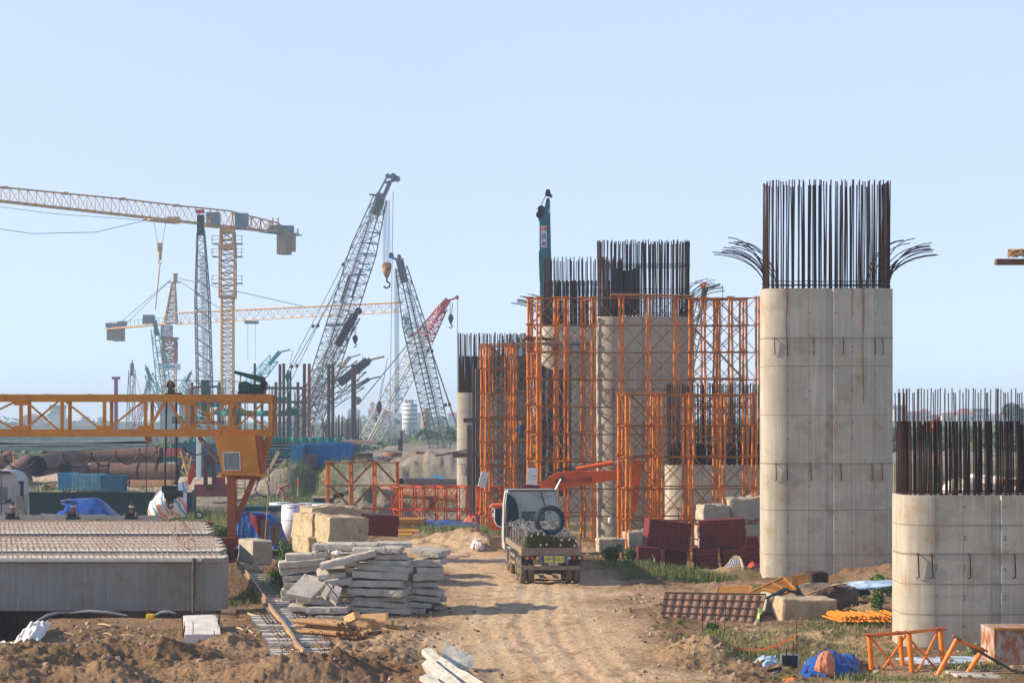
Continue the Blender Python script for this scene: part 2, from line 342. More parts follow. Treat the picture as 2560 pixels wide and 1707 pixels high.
def bar_mesh(h,r):
    k=(round(h,1),round(r,3))
    if k not in BARM:
        m=MB(); pts=[]; ph=random.random()*6
        for i in range(6): t=i/5; pts.append((.02*math.sin(ph+2.2*t)*t,.02*math.cos(ph*1.7+2*t)*t,h*t))
        m.tube(pts,r,5); me=bpy.data.meshes.new('rebar'); me.from_pydata(m.v,[],m.f); me.materials.append(REB); BARM[k]=me
    return BARM[k]
def pier(label,cx,cy,zb,zt,bar_top,lap=None,seam_z=(),joint_z=(),W=5.58,T=2.3,vs=(-1.85,-.92,.92,1.9),curl=0,nb=96,mat=None,r=.026,rings=(.12,.3),lapr=None,stains=()):
    t=thing('bridge_pier',label,'bridge pier',(cx,cy,zb),'concrete piers of the unfinished viaduct')
    m=MB(); m.prism([(cx+u,cy+v) for u,v in stadium(W,T,0,14,True)],zb-.6,zt); o=m.build('pier_shaft',mat or CON,t)
    fl=[i for i,p in enumerate(o.data.polygons) if abs(p.normal.z)<.5 and abs(p.normal.x)>.02]
    for i in fl: o.data.polygons[i].use_smooth=True
    try: o.data.set_sharp_from_angle(angle=R(25))
    except Exception: pass
    s=MB(); f=cy-T/2
    for x in vs:
        s.box((cx+x,f-.001,(zb+zt)/2),(.018,.006,zt-zb-.02))
    for z in list(seam_z)+list(joint_z):
        th=.03 if z in seam_z else .05
        po=[(cx+u,cy+v) for u,v in stadium(W,T,-.006 if z in seam_z else -.014,14)]
        s.prism(po,z-th/2,z+th/2)
    zs=sorted(list(seam_z)+list(joint_z)+[zb,zt])
    for a,b in zip(zs[:-1],zs[1:]):
        if b-a<.8: continue
        for z in ((a+b)/2,b-.35):
            for x in list(vs)+[.2]:
                if random.random()<.8: s.cyl((cx+x+.05,f-.004,z),(cx+x+.05,f+.02,z),.042,n=8)
    s.build('formwork_seams',SEAM,t)
    for z in joint_z:    # bent tie bars hanging below a pour joint
        for x in (-2.3,-1.9,-.75,.45,1.85,2.3):
            if abs(x)<W/2-.4:
                k=MB(); x+=random.uniform(-.1,.1); y=cy+front_y(x,W,T)-.03
                k.tube([(cx+x,y,z+.02),(cx+x,y-.07,z-.08),(cx+x+.03,y-.05,z-.7),(cx+x-.04,y-.02,z-.72)],.022,5); k.build('tie_bar',REB,t)
    for x,z0,z1,wd in stains:
        k=MB(); 
        def fn(u,v,x=x,z0=z0,z1=z1,wd=wd):
            ww=wd*(1-.6*v); return(cx+x+(u-.5)*ww+.02*math.sin(v*9),f-.0045,z1+(z0-z1)*v)
        k.grid(fn,1,8); k.build('rust_streak',RUSTY,t)
    # starter bars
    per=stad_per(W,T,.12); items=[]
    for i in range(nb):
        for row in (0,):
            s0=(i+random.uniform(-.28,.28))*per/nb; u,v=stad_walk(W,T,.12 if i%2 else .22,s0)
            items.append((v,cx+u,cy+v,bar_top-zt+random.uniform(-.08,.08),r,random.gauss(0,.004),random.gauss(0,.005)))
            if lap: items.append((v,cx+u+(lapr or r)*2.1,cy+v,lap-zt+random.uniform(-.05,.05),(lapr or r)*1.35,0,0))
    items.sort(key=lambda q:(q[0],))
    rest=MB()
    for n_,(v,x,y,h,rr,ax,ay) in enumerate(items):
        me=bar_mesh(h,rr)
        if n_<100:
            o=bpy.data.objects.new('rebar',me); COL.objects.link(o); o.parent=t; o.location=(x-cx,y-cy,zt-zb-.01); o.rotation_euler=(ax,ay,0)
        else:
            M=Matrix.Translation((x,y,zt-.01))@Euler((ax,ay,0)).to_matrix().to_4x4()
            rest.add([M@p.co for p in me.vertices],[tuple(p.vertices) for p in me.polygons],0,True)
    if rest.v: rest.build('rebar',REB,t,kind='stuff')
    for dz in rings:
        k=MB(); k.tube([(cx+stad_walk(W,T,.08,q*per/60)[0],cy+stad_walk(W,T,.08,q*per/60)[1],zt+dz+random.uniform(-.015,.015)) for q in range(60)],.02,4,closed=True); k.build('hoop_bar',REB,t)
    if curl:
        for sgn,nn in ((-1,14),(1,14)):
            if curl==-1 and sgn==1 or curl==2 and sgn==-1: continue
            for i in range(nn):
                x0=cx+sgn*(W/2-.12-.5*random.random()*i/nn*2.2); y0=cy+random.uniform(-.5,.5); z0=zt-.02
                reach=random.uniform(2.05,2.35)-.05*i; hh=1.25+.045*i+random.uniform(-.05,.05); k=MB(); pts=[]
                for q in range(9):
                    a=q/8; pts.append((x0+sgn*reach*(a**1.9),y0,z0+hh*1.12*math.sin(min(1,a*1.02)*PI/2*.98)+ .2*a))
                k.tube(pts,.022,5); k.build('curved_rebar',REB,t)
    return t
M1=58.1
pier('tallest concrete pier, right of the orange scaffolding, with rebar curling out at both sides',XP(2064.5,87),87,-.1,ZP(721,86),ZP(450,86),None,
  seam_z=[ZP(y,86) for y in (915,1037,1274,1385)],joint_z=[ZP(y,86) for y in(845,1158)],curl=1,nb=118,r=.027,
  stains=[(-1.85,9.6,12.55,.10),(1.42,7.6,12.55,.13),(-.05,0,0,0) if 0 else (.95,11.3,12.55,.05)])
pier('short concrete pier cut off by the right edge, doubled rebar on top',XP(2231,61.8)+2.79,61.2,-.3,ZP(1238,60),ZP(974,60),ZP(1055,60),
  seam_z=[ZP(y,60) for y in(1312,1460,1536)],joint_z=[ZP(1384.5,60)],nb=84,r=.017,vs=(-1.85,-1.0,1.0,1.9),lapr=.021,rings=(.05,))
pier('concrete pier wrapped by the tall orange scaffold with a dark formwork panel inside its rebar',XP(1610,118),118.5,-.1,ZP(790,117),ZP(600,117),None,
  seam_z=[ZP(y,117) for y in(905,1070,1270)],joint_z=[ZP(972,117)],nb=120,curl=2,r=.032,rings=(.2,1.6,3.0,3.1))
pier('concrete pier behind the left end of the tall scaffold, beside the teal crane boom',XP(1457,136),136.5,-.1,ZP(815,135),ZP(643,135),ZP(700,135),
  seam_z=[ZP(y,135) for y in(935,1100,1210)],joint_z=[ZP(858,135)],nb=100,curl=-1,r=.03,rings=(.3,.8,1.3,1.8,2.4,3.0))
pier('farthest left concrete pier with pale rounded end and grey rebar, steel columns at its side',XP(1236,149),149.5,-.2,ZP(981,148),ZP(833,148),ZP(888,148),
  seam_z=[ZP(y,148) for y in(1028,1098,1140)],joint_z=[ZP(1160,148)],nb=90,r=.032,rings=(.25,.5,.8))
pier('low concrete pier behind the lower front scaffold, tarpaulin lying beyond its rebar',XP(1795,108),108.5,-.1,ZP(1163,107),ZP(957,107),ZP(1108,107),
  seam_z=[ZP(1215,107)],joint_z=[ZP(1270,107)],nb=100,r=.026,lapr=.032,rings=(.15,.45,.8))
# ---------------- orange scaffolding ----------------
def scaffold(label,lines,mat=ORA,mat2=None,pr=.066,zb=0,org=None):
    """lines: list of dict(Y, xs(px list), z(list, ascending), br='X'|'D'|'Z', skip) ; joined front to back at listed posts"""
    mat2=mat2 or ORB
    c=lines[0]; t=thing('scaffold',label,'scaffold',org or (XP(c['xs'][len(c['xs'])//2],c['Y']),c['Y'],zb),'orange tube scaffolding around the piers')
    posts=[];led=[];br=[]; P3=[]
    for ln in lines:
        Y=ln['Y']; xs=[XP(x,Y) for x in ln['xs']]; z=ln['z']; P3.append((Y,xs,z))
        for i,x in enumerate(xs):
            m=MB()
            for k,dx in enumerate((-pr*1.6,pr*1.6)):
                pass
                lean=random.uniform(-.03,.03); zz=[zb-.15]+list(z)
                for a,b in zip(zz[:-1],zz[1:]):
                    if b-a<.2: continue
                    j1=random.uniform(-.03,.03); m.cyl((x+dx+j1,Y+random.uniform(-.05,.05),a),(x+dx*random.uniform(.7,1.1),Y+random.uniform(-.03,.03),b),pr,n=8,cap=False)
            for q in z: 
                for dz in (-.035,.035): m.box((x,Y,q+dz),(.46,.3,.035),random.uniform(-.1,.1))
            posts.append(m)
        for q in z:
            m=MB()
            for a,b in zip(xs[:-1],xs[1:]): m.cyl((a+.12,Y,q-.05),(b-.12,Y,q-.05+random.uniform(-.015,.015)),.04,n=6,cap=False)
            led.append(m)
            if ln.get('dbl_l'):
                m=MB()
                for a,b in zip(xs[:-1],xs[1:]): m.cyl((a+.12,Y+.1,q+.09),(b-.12,Y+.1,q+.09),.035,n=6,cap=False)
                led.append(m)
        for i,(a,b) in enumerate(zip(xs[:-1],xs[1:])):
            for j,(q,r_) in enumerate(zip(z[:-1],z[1:])):
                s_=ln.get('br','X')
                if s_=='D': kinds=[(i+j)%2]
                elif s_=='A': kinds=[i%2]
                else: kinds=[0,1]
                for k in kinds:
                    y=Y+(.05 if k else -.05); m=MB()
                    p0=(a+.16,y,q+.1) if k else (b-.16,y,q+.1); p1=(b-.16,y,r_-.12) if k else (a+.16,y,r_-.12)
                    m.cyl(p0,p1,.021,n=5,cap=False)
                    if s_ in'DA': m.cyl((p0[0],y+.12,p0[2]+.09),(p1[0]-.02,y+.12,p1[2]+.09),.021,n=5,cap=False)
                    br.append(m)
    for (Ya,xa,za),(Yb,xb,zb_) in zip(P3[:-1],P3[1:]):     # ties between the lines
        for x in xa:
            o=min(xb,key=lambda q:abs(q-x))
            if abs(o-x)>1.3: continue
            m=MB()
            for q in za:
                if q<=zb_[-1]+.3: m.cyl((x,Ya+.1,q-.05),(o,Yb-.1,q-.05),.036,n=5,cap=False)
            led.append(m)
            for j,(q,r_) in enumerate(zip(za[:-1],za[1:])):
                if r_>zb_[-1]+.3: continue
                m=MB(); a=(x,Ya+.15,q+.1); b=(o,Yb-.15,r_-.1)
                if j%2: a,b=(x,Ya+.15,r_-.1),(o,Yb-.15,q+.1)
                m.cyl(a,b,.024,n=5,cap=False); br.append(m)
    capped('post',posts,mat,t); capped('ledger',led,mat2,t); capped('brace',br,mat2,t)
    return t
def zr(ys,Y): return [ZP(y,Y) for y in ys][::-1]
rowA=[743+68.1*i for i in range(9)]
big=scaffold('tall orange pipe scaffold standing nine frames high in front of the middle pier',[
 dict(Y=113,xs=[1347.5,1416,1484,1553,1621,1690,1758,1826,1894],z=zr(rowA,113)),
 dict(Y=115.2,xs=[1324,1391,1458],z=zr([744+66.8*i for i in range(9)],115.2)),
 dict(Y=117.5,xs=[1326,1390],z=zr([746+65.5*i for i in range(9)],117.5),br='D')])
scaffold('rear bay of tall orange scaffold showing sky through it beside the tallest pier',[
 dict(Y=115.6,xs=[1728,1795,1862],z=zr([746+66.6*i for i in range(9)],115.6)),
 dict(Y=118.6,xs=[1724,1789,1854],z=zr([748+64.9*i for i in range(9)],118.6),br='D')])
scaffold('lower orange scaffold in front, with wide cross braces before the low pier',[
 dict(Y=98.7,xs=[1571,1649.5,1728,1806.5,1885],z=zr([984+78.3*i for i in range(6)],98.7),br='A'),
 dict(Y=100.6,xs=[1551,1632],z=zr([983+77*i for i in range(6)],100.6)),
 dict(Y=103.2,xs=[1638,1713,1788,1863],z=zr([987+75*i for i in range(6)],103.2))])
scaffold('leftmost tall orange scaffold, seven frames high, around the grey rebar',[
 dict(Y=127,xs=[1219,1281,1343],z=zr([862+60.9*i for i in range(8)],127),br='A',dbl_l=1),
 dict(Y=128.6,xs=[1206.5,1267.5],z=zr([861+60.3*i for i in range(8)],128.6)),
 dict(Y=132,xs=[1228,1287,1346],z=zr([866+58.7*i for i in range(8)],132),br='D')])
scaffold('open orange scaffold frame three bays wide before the grey soil bank',[
 dict(Y=133,xs=[819,877,935,993],z=zr([1154+57.6*i for i in range(3)],133),br='A'),
 dict(Y=134,xs=[821,879,937,994],z=zr([1154+57.2*i for i in range(3)],134),br='A')],pr=.045)
scaffold('low red orange scaffold row beside the brown formwork stack',[
 dict(Y=130,xs=[1003,1059,1114,1169],z=zr([1217,1274,1330],130),dbl_l=1),
 dict(Y=133,xs=[982,1037,1091,1146],z=zr([1216,1272,1326],133))],mat=ORR,mat2=ORR,pr=.05)
scaffold('short red orange scaffold frame behind the two white sign boards',[
 dict(Y=131,xs=[1195,1253],z=zr([1214,1270,1328],131)),
 dict(Y=133.5,xs=[1200,1256],z=zr([1216,1271],133.5),br='D')],mat=ORR,mat2=ORR,pr=.055)
# long pipes along the top
t=thing('scaffold_pipe','long loose ochre pipe lying along the top edge of the tall scaffold','pipe',(XP(1630,112.6),112.6,ZP(738,112.6)))
m=MB(); m.cyl(P(1527,738,112.6),P(1735,739.5,112.8),.06,n=8); m.cyl(P(1530,735.5,112.9),P(1660,738,112.9),.05,n=8); m.build('pipe',ORB,t)
# timber walkways on the scaffold
WOOD=pm('old_timber',(.40,.27,.15),(.22,.14,.08),4,.8,.3,stretch=(1,6,6),c3=(.10,.07,.05))
def planks(label,px0,px1,py,Y,n=4,th=.05,dep=1.0,tilt=0):
    m=MB()
    for i in range(n):
        a=P(px0+random.uniform(-6,3),py+random.uniform(-1,1),Y+i*dep/n); b=P(px1+random.uniform(-3,8),py+tilt+random.uniform(-1,1),Y+i*dep/n)
        m.beam(a,b,dep/n*.9,th)
    return single('plank_platform',m,WOOD,label,'platform','timber work platforms in the scaffolding')
planks('timber boards jutting left from the tall scaffold at its second frame',1293,1405,858,114.5,5,.10,1.4)
planks('short plank shelf on the leftmost scaffold, sixth level down',1238,1272,1102,127.5,3,.12)
planks('plank shelf at the right side of the leftmost scaffold',1292,1340,1099,128,3,.12)
planks('plank shelf high on the leftmost scaffold beside the tall one',1286,1336,978,128,3,.14)
# orange pallet-like stack of battens sitting on the deck + timber grille
m=MB()
for i in range(7): m.beam(P(1303+i*2,850-i*1.6,115-i*.1),P(1372+i*3,850-i*.4,115.6-i*.1),.10,.05)
single('batten_stack',m,ORB,'pile of orange battens on the timber boards left of the tall scaffold','battens')
m=MB(); m.beam(P(1423,1006,112.3),P(1466,1006,112.3),.1,.05); m.beam(P(1425,1014,112.3),P(1466,1014,112.3),.1,.05)
for i in range(6): m.beam(P(1427+i*7,1005,112.3),P(1427+i*7,1015,112.3),.06,.07,up=(0,1,0))
single('timber_grille',m,WOOD,'small timber grille panel resting on a ledger of the tall scaffold','grille')
# rubble-covered deck around the pier behind
m=MB(); m.box((XP(1440,133),133.6,ZP(858,133)),(5.6,2.2,.14)); t=single('work_deck',m,pm('deck_blue',(.06,.10,.16),(.2,.2,.2),3),'thin dark deck around the pier behind the tall scaffold','deck')
m=MB()
for i in range(70):
    a=P(random.uniform(1362,1478),random.uniform(842,856),132.7+random.random()*.6); m.beam(a,a+Vector((random.uniform(-.6,.6),random.uniform(-.3,.3),random.uniform(-.15,.25))),.05,.03)
single('timber_scraps',m,WOOD,'heap of broken timber and rebar scraps on the deck behind the tall scaffold','scraps',kind='stuff')
# dark netting round the foot of the pier behind
NET=pm('dark_netting',(.035,.04,.05),(.06,.065,.075),2,.8,.4,stretch=(4,4,.3))
m=MB()
def fn(u,v):
    x=XP(1353,130)+u*1.95; return (x,130.2+.12*math.sin(u*19)+.05*math.sin(v*11+u*7),ZP(920,130)+(-8.3)*v+.18*math.cos(u*PI*2)*(1-v)**6)
m.grid(fn,24,20)
def fn2(u,v): x,y,z=fn(u,v); return(x+.02,y+.35,z)
m.grid(fn2,24,20); single('safety_net',m,NET,'dark blue grey netting hanging behind the left bays of the tall scaffold','net')
m=MB()
m.grid(lambda u,v:(XP(1372,128.5)+u*.35+.2*v*math.sin(v*5),128.7+.1*math.sin(u*9+v*7),ZP(950,128.5)-v*1.8+.3*u*(1-v)),5,10)
m.grid(lambda u,v:(XP(1372,128.5)+u*.35+.2*v*math.sin(v*5)+.01,128.78+.1*math.sin(u*9+v*7),ZP(950,128.5)-v*1.8+.3*u*(1-v)),5,10)
single('red_cloth',m,pm('red_cloth',(.35,.06,.03),(.22,.04,.02),4),'dull red cloth hung in front of the dark netting','cloth')
# inner formwork panel inside the rebar of the scaffolded pier
m=MB(); Y=117.6; x0,x1=XP(1527,Y),XP(1600,Y); z0,z1=ZP(788,Y),ZP(676,Y)
n=12; 
for i in range(n):
    u0,u1=i/n,(i+1)/n; z=lambda u:z1+.45*(abs(2*u-1)**3)
    m.prism([(x0+(x1-x0)*u0,z0),(x0+(x1-x0)*u1,z0),(x0+(x1-x0)*u1,z(u1)),(x0+(x1-x0)*u0,z(u0))],Y-.04+.06*(i%2),Y+.06+.06*(i%2),'y')
single('steel_shutter',m,pm('shutter_steel',(.05,.055,.07),(.08,.07,.07),6,.6),'dark steel shutter panel standing inside rebar above the scaffolded pier','panel')
# dense rebar cage behind leftmost scaffold
t=thing('rebar_cage','tall dense rebar cage standing behind the leftmost orange scaffold','rebar cage',(XP(1300,138),138,0)); vs=[]
for i in range(30):
    for yy in(0,1.4):
        m=MB(); x=XP(1240,138)+i*.115+random.uniform(-.02,.02); m.cyl((x,138+yy,-.1),(x+random.uniform(-.05,.05),138+yy,ZP(848 if i%3 else 880,138)+random.uniform(-.2,.2)),.026,n=5); vs.append(m)
capped('rebar',vs,REB2,t)
for i in range(22): m=MB(); z=.3+i*.42; m.tube([(XP(1240,138),137.95,z),(XP(1345,138),137.95,z),(XP(1345,138),139.45,z),(XP(1240,138),139.45,z)],.018,4,closed=True); m.build('hoop_bar',REB2,t)
# steel H columns left of the cage
HST=pm('rusty_H_steel',(.10,.06,.05),(.17,.12,.10),1.5,.7,.2,c3=(.25,.22,.2),stretch=(1,1,.3))
def hcol(mb,x,y,z0,z1,w=.45,d=.45,rot=0,th=.035):
    c,s=math.cos(rot),math.sin(rot)
    for (a,b,ww,dd) in((0,-d/2,w,th),(0,d/2,w,th),(0,0,th,d)):
        mb.box((x+a*c-b*s,y+a*s+b*c,(z0+z1)/2),(ww,dd-.004,z1-z0),rot)
t=thing('steel_column','tall rusty steel column bolted beside the farthest left pier','column',(XP(1191,144),144,0)); m=MB(); hcol(m,XP(1191,144),144,-.3,ZP(922,144),.40,.5,.5); m.build('column_section',HST,t)
m=MB(); m.beam(P(1158,1050,143.4),P(1200,1051,143.8),.2,.32); m.build('bracket',HST,t)
t=thing('support_frame','rusty steel cross frame with beams through the leftmost scaffold','steel frame',(XP(1174,145.5),145.5,0)); m=MB(); hcol(m,XP(1174,145.5),145.5,-.3,ZP(1063,145.5),.35,.4); m.build('post',HST,t)
for (a,b,py,h) in((1205,1345,1066,.18),(1205,1345,1140,.42),(1205,1345,1046,.3)): m=MB(); m.beam(P(a,py,136),P(b,py,136),.3,h); m.build('cross_beam',HST,t)
m=MB(); m.beam(P(1132,1138,143),P(1240,1134,143),.5,.34); m.beam(P(1130,1132,143),P(1236,1128,143),.4,.05,mi=0); m.build('cross_beam',HST,t)
m=MB(); m.beam(P(1088,1139,141),P(1180,1122,141.5),.12,.10); m.build('diagonal_bar',HST,t)
m=MB(); m.prism([(u*.58/2.3+XP(1170,148),v*.5+147.4) for u,v in stadium(5.7,2.3)],-.2,.35); m.build('base_block',CON,t)
# two white sign boards with faint lettering
def text(name,s,size,mat,parent,loc,rot=(R(90),0,0),ext=.002,align='CENTER',sx=1.0,label=None):
    c=bpy.data.curves.new('txt','FONT'); c.body=s; c.size=size; c.extrude=ext; c.align_x=align; c.align_y='CENTER'; c.resolution_u=2
    o=bpy.data.objects.new('txt',c); COL.objects.link(o); bpy.context.view_layer.update()
    me=bpy.data.meshes.new_from_object(o.evaluated_get(bpy.context.evaluated_depsgraph_get())); bpy.data.objects.remove(o); bpy.data.curves.remove(c)
    M=Matrix.Translation(Vector(loc)-ORG[parent.name])@Euler(rot).to_matrix().to_4x4()@Matrix.Diagonal((sx,1,1,1)); me.transform(M)
    me.materials.clear(); me.materials.append(mat); me.name=name; n=bpy.data.objects.new(name,me); COL.objects.link(n); n.parent=parent; ORG[n.name]=ORG[parent.name]
    if label:n['label']=label
    return n
WHT=pm('white_board',(.82,.82,.80),(.75,.75,.74),3,.5,.02); GTX=pm('faded_green_print',(.35,.50,.48),(.45,.55,.52),5,.6,0); DTX=pm('faded_dark_print',(.25,.27,.25),(.35,.36,.35),5,.6,0)
def sign(label,px0,px1,y0,y1,dy,Y,yaw):
    a=P(px0,y0,Y); b=P(px1,y0+dy,Y); hgt=(y1-y0)/F*Y; w_=(b-a).length/math.cos(yaw); cx=(a+b)/2; c=Vector((cx.x,Y,a.z-hgt/2-abs(dy)/F*Y/2)); roll=math.atan2((dy)/F*Y,(b.x-a.x))
    t=thing('sign_board',label,'sign',(c.x,c.y,c.z-hgt/2),'white sign boards tied to the scaffold')
    rot=Euler((0,roll*1.0,yaw)); m=MB(); m.box(c,(w_,.03,hgt),(0,roll,yaw)); m.build('board',WHT,t)
    Mx=rot.to_matrix(); k=c+Mx@Vector((.04,-.022,0)); er=(Mx@Euler((R(90),0,0)).to_matrix()).to_euler()
    m=MB()
    for q in range(9): m.box(k+Mx@Vector((-.26*w_+q*.07*w_,0,.05+.01*(q%2))),(.045*w_,.008,.075),(0,roll,yaw))
    m.build('faint_print',GTX,t); m=MB()
    for q in range(7): m.box(k+Mx@Vector((-.2*w_+q*.07*w_,0,-.11*hgt)),(.04*w_,.008,.04),(0,roll,yaw))
    m.build('faint_print',GTX,t)
    for dz in(.12,-.1): m=MB(); m.box(k+Mx@Vector((-.42*w_,0,dz*hgt+.05)),(.035,.01,.07),(0,roll,yaw)); m.build('mark',DTX,t)
    return t
sign('smaller tilted white sign board on the left end of the leftmost scaffold',1199.5,1217,1176,1216,5,126.3,.5)
sign('larger white sign board with faint print between the two scaffolds',1317.5,1343,1168.5,1213,1,112,.05)
# ---------------- gantry crane ----------------
GOR=pm('gantry_orange_paint',(.56,.215,.010),(.46,.16,.008),1.2,.5,.1,c3=(.32,.10,.02),c3r=(.62,.72),stretch=(1,1,1))
GRD=pm('gantry_red_oxide',(.38,.085,.02),(.28,.06,.02),2,.6,.15)
BLK=pm('greasy_black',(.012,.012,.014),(.03,.028,.03),3,.5,.2)
GRN=pm('machine_green',(.01,.075,.055),(.012,.045,.035),3,.45,.15)
YL=98.0; g=thing('gantry_crane','orange lattice gantry crane with hanging cabin spanning the stored concrete beams','gantry crane',(XP(571,YL),YL,0))
zt,zb=ZP(987,YL),ZP(1090,YL); hc=.32; x0=XP(-520,YL); x1=XP(683,YL)
for yy in(YL-.75,YL+.75):
    for z,h in((zt-hc/2,.30),(zb+hc/2,.30)):
        m=MB(); m.box(((x0+x1)/2,yy,z),(x1-x0,.26,h)); m.box(((x0+x1)/2,yy,z+h/2+.01),(x1-x0+.02,.36,.03)); m.box(((x0+x1)/2,yy,z-h/2-.01),(x1-x0+.02,.36,.03)); m.build('chord',GOR,g)
m=MB()
for x in np.arange(x0,x1,2.1): m.beam((x,YL-.75,zt+.01),(x,YL+.75,zt+.01),.12,.05); m.beam((x,YL-.75,zb+.2),(x,YL+.75,zb+.2),.12,.1)
m.build('cross_tie',GOR,g)
nodes=[(-300,'v'),(-195,'v'),(-95,'v'),(62,'v'),(164,'v'),(269,'v'),(371,'v'),(474,'v'),(527,'v2'),(580,'v'),(680,'v')]
for x,k in nodes:
    m=MB(); X=XP(x,YL)
    m.beam((X,YL-.75,zb+.3),(X,YL-.75,zt-.3),.16 if k=='v' else .12,.12,up=(0,1,0)); m.build('upright',GOR,g)
    if k=='v': m=MB(); m.beam((X+.05,YL+.75,zb+.3),(X+.05,YL+.75,zt-.3),.16,.12,up=(0,1,0)); m.build('upright',GOR,g)
def diag(a,b,up,th=.10):
    m=MB(); za,zb2=(zb+.3,zt-.32) if up else (zt-.32,zb+.3)
    m.beam((XP(a,YL),YL-.78,za),(XP(b,YL),YL-.78,zb2),th,th,up=(0,1,0)); m.build('diagonal_brace',GOR,g)
for a,b,u in((-95,50,1),(-80,50,0),(70,155,1),(75,155,0),(172,262,0),(275,365,1),(378,420,1),(430,470,0),(484,574,1),(486,566,0),(586,677,0),(590,668,1),(-190,-100,1),(-290,-200,0)): diag(a,b,u,.13 if (a,b)in((378,420),(430,470)) else .09)
for x in(-95,62,269,371,474,580):   # gusset plates
    X=XP(x,YL)
    for z,s_ in((zt-.3,-1),(zb+.3,1)):
        if (x,s_) in((371,-1),(269,-1)): continue
        m=MB(); m.prism([(X-.45,z),(X+.45,z),(X+.3,z+s_*.22),(X-.3,z+s_*.22)][::1],YL-.84,YL-.81,'y'); m.build('gusset_plate',GOR,g)
m=MB()
for x in(62,):
    X=XP(x,YL); 
    for z in(zt-.15,zb+.15): m.box((X,YL-.9,z),(.75,.03,.34))
    for z in(zt-.15,zb+.15):
        for k in range(-4,5):
            for q in(-.1,.1): m.cyl((X+k*.085,YL-.95,z+q),(X+k*.085,YL-.9,z+q),.022,n=6)
m.build('splice_plate',GOR,g)
# cabin
cab=MB(); cY=YL-1.3
pl=[(XP(535,cY),ZP(1092,cY)),(XP(637,cY),ZP(1087,cY)),(XP(650,cY),ZP(1186,cY)),(XP(558,cY),ZP(1190,cY))]
cab.prism(pl,cY,cY+1.7,'y'); cabo=cab.build('cabin',GOR,g)
m=MB(); m.prism([(XP(558,cY),ZP(1131,cY)),(XP(598,cY),ZP(1131,cY)),(XP(600,cY),ZP(1174,cY)),(XP(562,cY),ZP(1174,cY))],cY-.03,cY+.02,'y'); m.build('window',pm('dusty_glass',(.22,.21,.19),(.10,.11,.11),4,.2,0,stretch=(3,1,.5),spec=.6),cabo)
m=MB()
for a,b in(((557,1130.5),(599,1130.5)),((599,1130.5),(601,1174.5)),((601,1174.5),(561,1174.5)),((561,1174.5),(557,1130.5))): m.beam(P(*a,cY-.04),P(*b,cY-.04),.04,.05)
m.build('window_frame',pm('alu_frame',(.62,.60,.55),(.4,.38,.34),4,.5),cabo)
m=MB(); m.prism([(XP(638,cY),ZP(1090,cY)),(XP(647,cY),ZP(1092,cY)),(XP(656,cY),ZP(1186,cY)),(XP(651,cY),ZP(1186,cY))],cY+.05,cY+1.75,'y'); m.build('door_edge',GRD,cabo)
m=MB(); m.beam(P(545,1183,cY-.05),P(668,1188,cY-.05),.3,.10); m.beam(P(549,1132,cY-.04),P(643,1131,cY-.04),.03,.02); m.beam(P(544,1192,cY-.06),P(560,1192,cY-.06),.1,.1); m.build('floor_rail',GOR,cabo)
m=MB(); 
for a,b in(((640,1143),(672,1140)),((672,1140),(674,1184)),((642,1163),(673,1160)),((658,1142),(660,1186))): m.cyl(P(*a,cY),P(*b,cY),.02,n=5)
m.build('hand_rail',GRD,cabo)
m=MB(); m.cyl(P(497,1092,YL),P(549,1155,YL-.6),.11,n=10); m.build('stay_pipe',pm('weathered_pipe',(.22,.17,.13),(.12,.10,.08),3),g)
m=MB(); m.beam(P(674,1090,YL),P(642,1200,YL),.3,.22,up=(0,1,0)); m.beam(P(645,1104,YL),P(664,1104,YL),.15,.15); m.build('leg_strut',GOR,g)
# legs
for i,(a,b,c,d,Y_) in enumerate(((571,1188,576,1350,YL-.7),(571,1190,577,1300,YL+5.5))):
    m=MB(); m.beam((XP(a+8,Y_),Y_+.35*0,ZP(b,YL)),(XP(a+9,Y_),Y_,ZP(1345,YL)),.40,.36,up=(0,1,0)); m.build('leg',GRD,g)
m=MB(); m.beam(P(636,1190,YL-.6),P(589,1305,YL-.6),.26,.30,up=(0,1,0)); m.build('leg',GRD,g)
m=MB(); m.beam(P(568,1193,YL-.6),P(640,1193,YL-.6),.35,.2); m.build('cap_beam',GRD,g)
lad=MB()
for x in(593,613): lad.beam(P(x,1196,YL+.2),P(x-4,1345,YL+.2),.035,.035,up=(0,1,0))
for k in range(16): lad.beam(P(592,1202+k*9,YL+.2),P(612,1202+k*9,YL+.2),.025,.025)
lad.build('ladder',HST,g)
m=MB(); m.box((XP(580,YL),YL-.7,ZP(1375,YL)),(.55,.5,.9)); m.box((XP(580,YL),YL-.7,ZP(1350,YL)),(.8,.7,.35)); m.box((XP(580,YL),YL-.7,ZP(1395,YL)),(.45,.9,.3)); bo=m.build('wheel_bogie',GRD,g)
m=MB()
for yy in(-1.0,-.4): m.cyl((XP(580,YL)-.09,YL+yy,.32),(XP(580,YL)+.09,YL+yy,.32),.25,n=16)
m.build('wheel',BLK,bo)
m=MB(); m.cyl((XP(591,YL),YL-.7,.42),(XP(603,YL),YL-.7,.42),.22,n=12); m.box((XP(588,YL),YL-.7,.42),(.12,.4,.4)); m.build('drive_motor',BLK,bo)
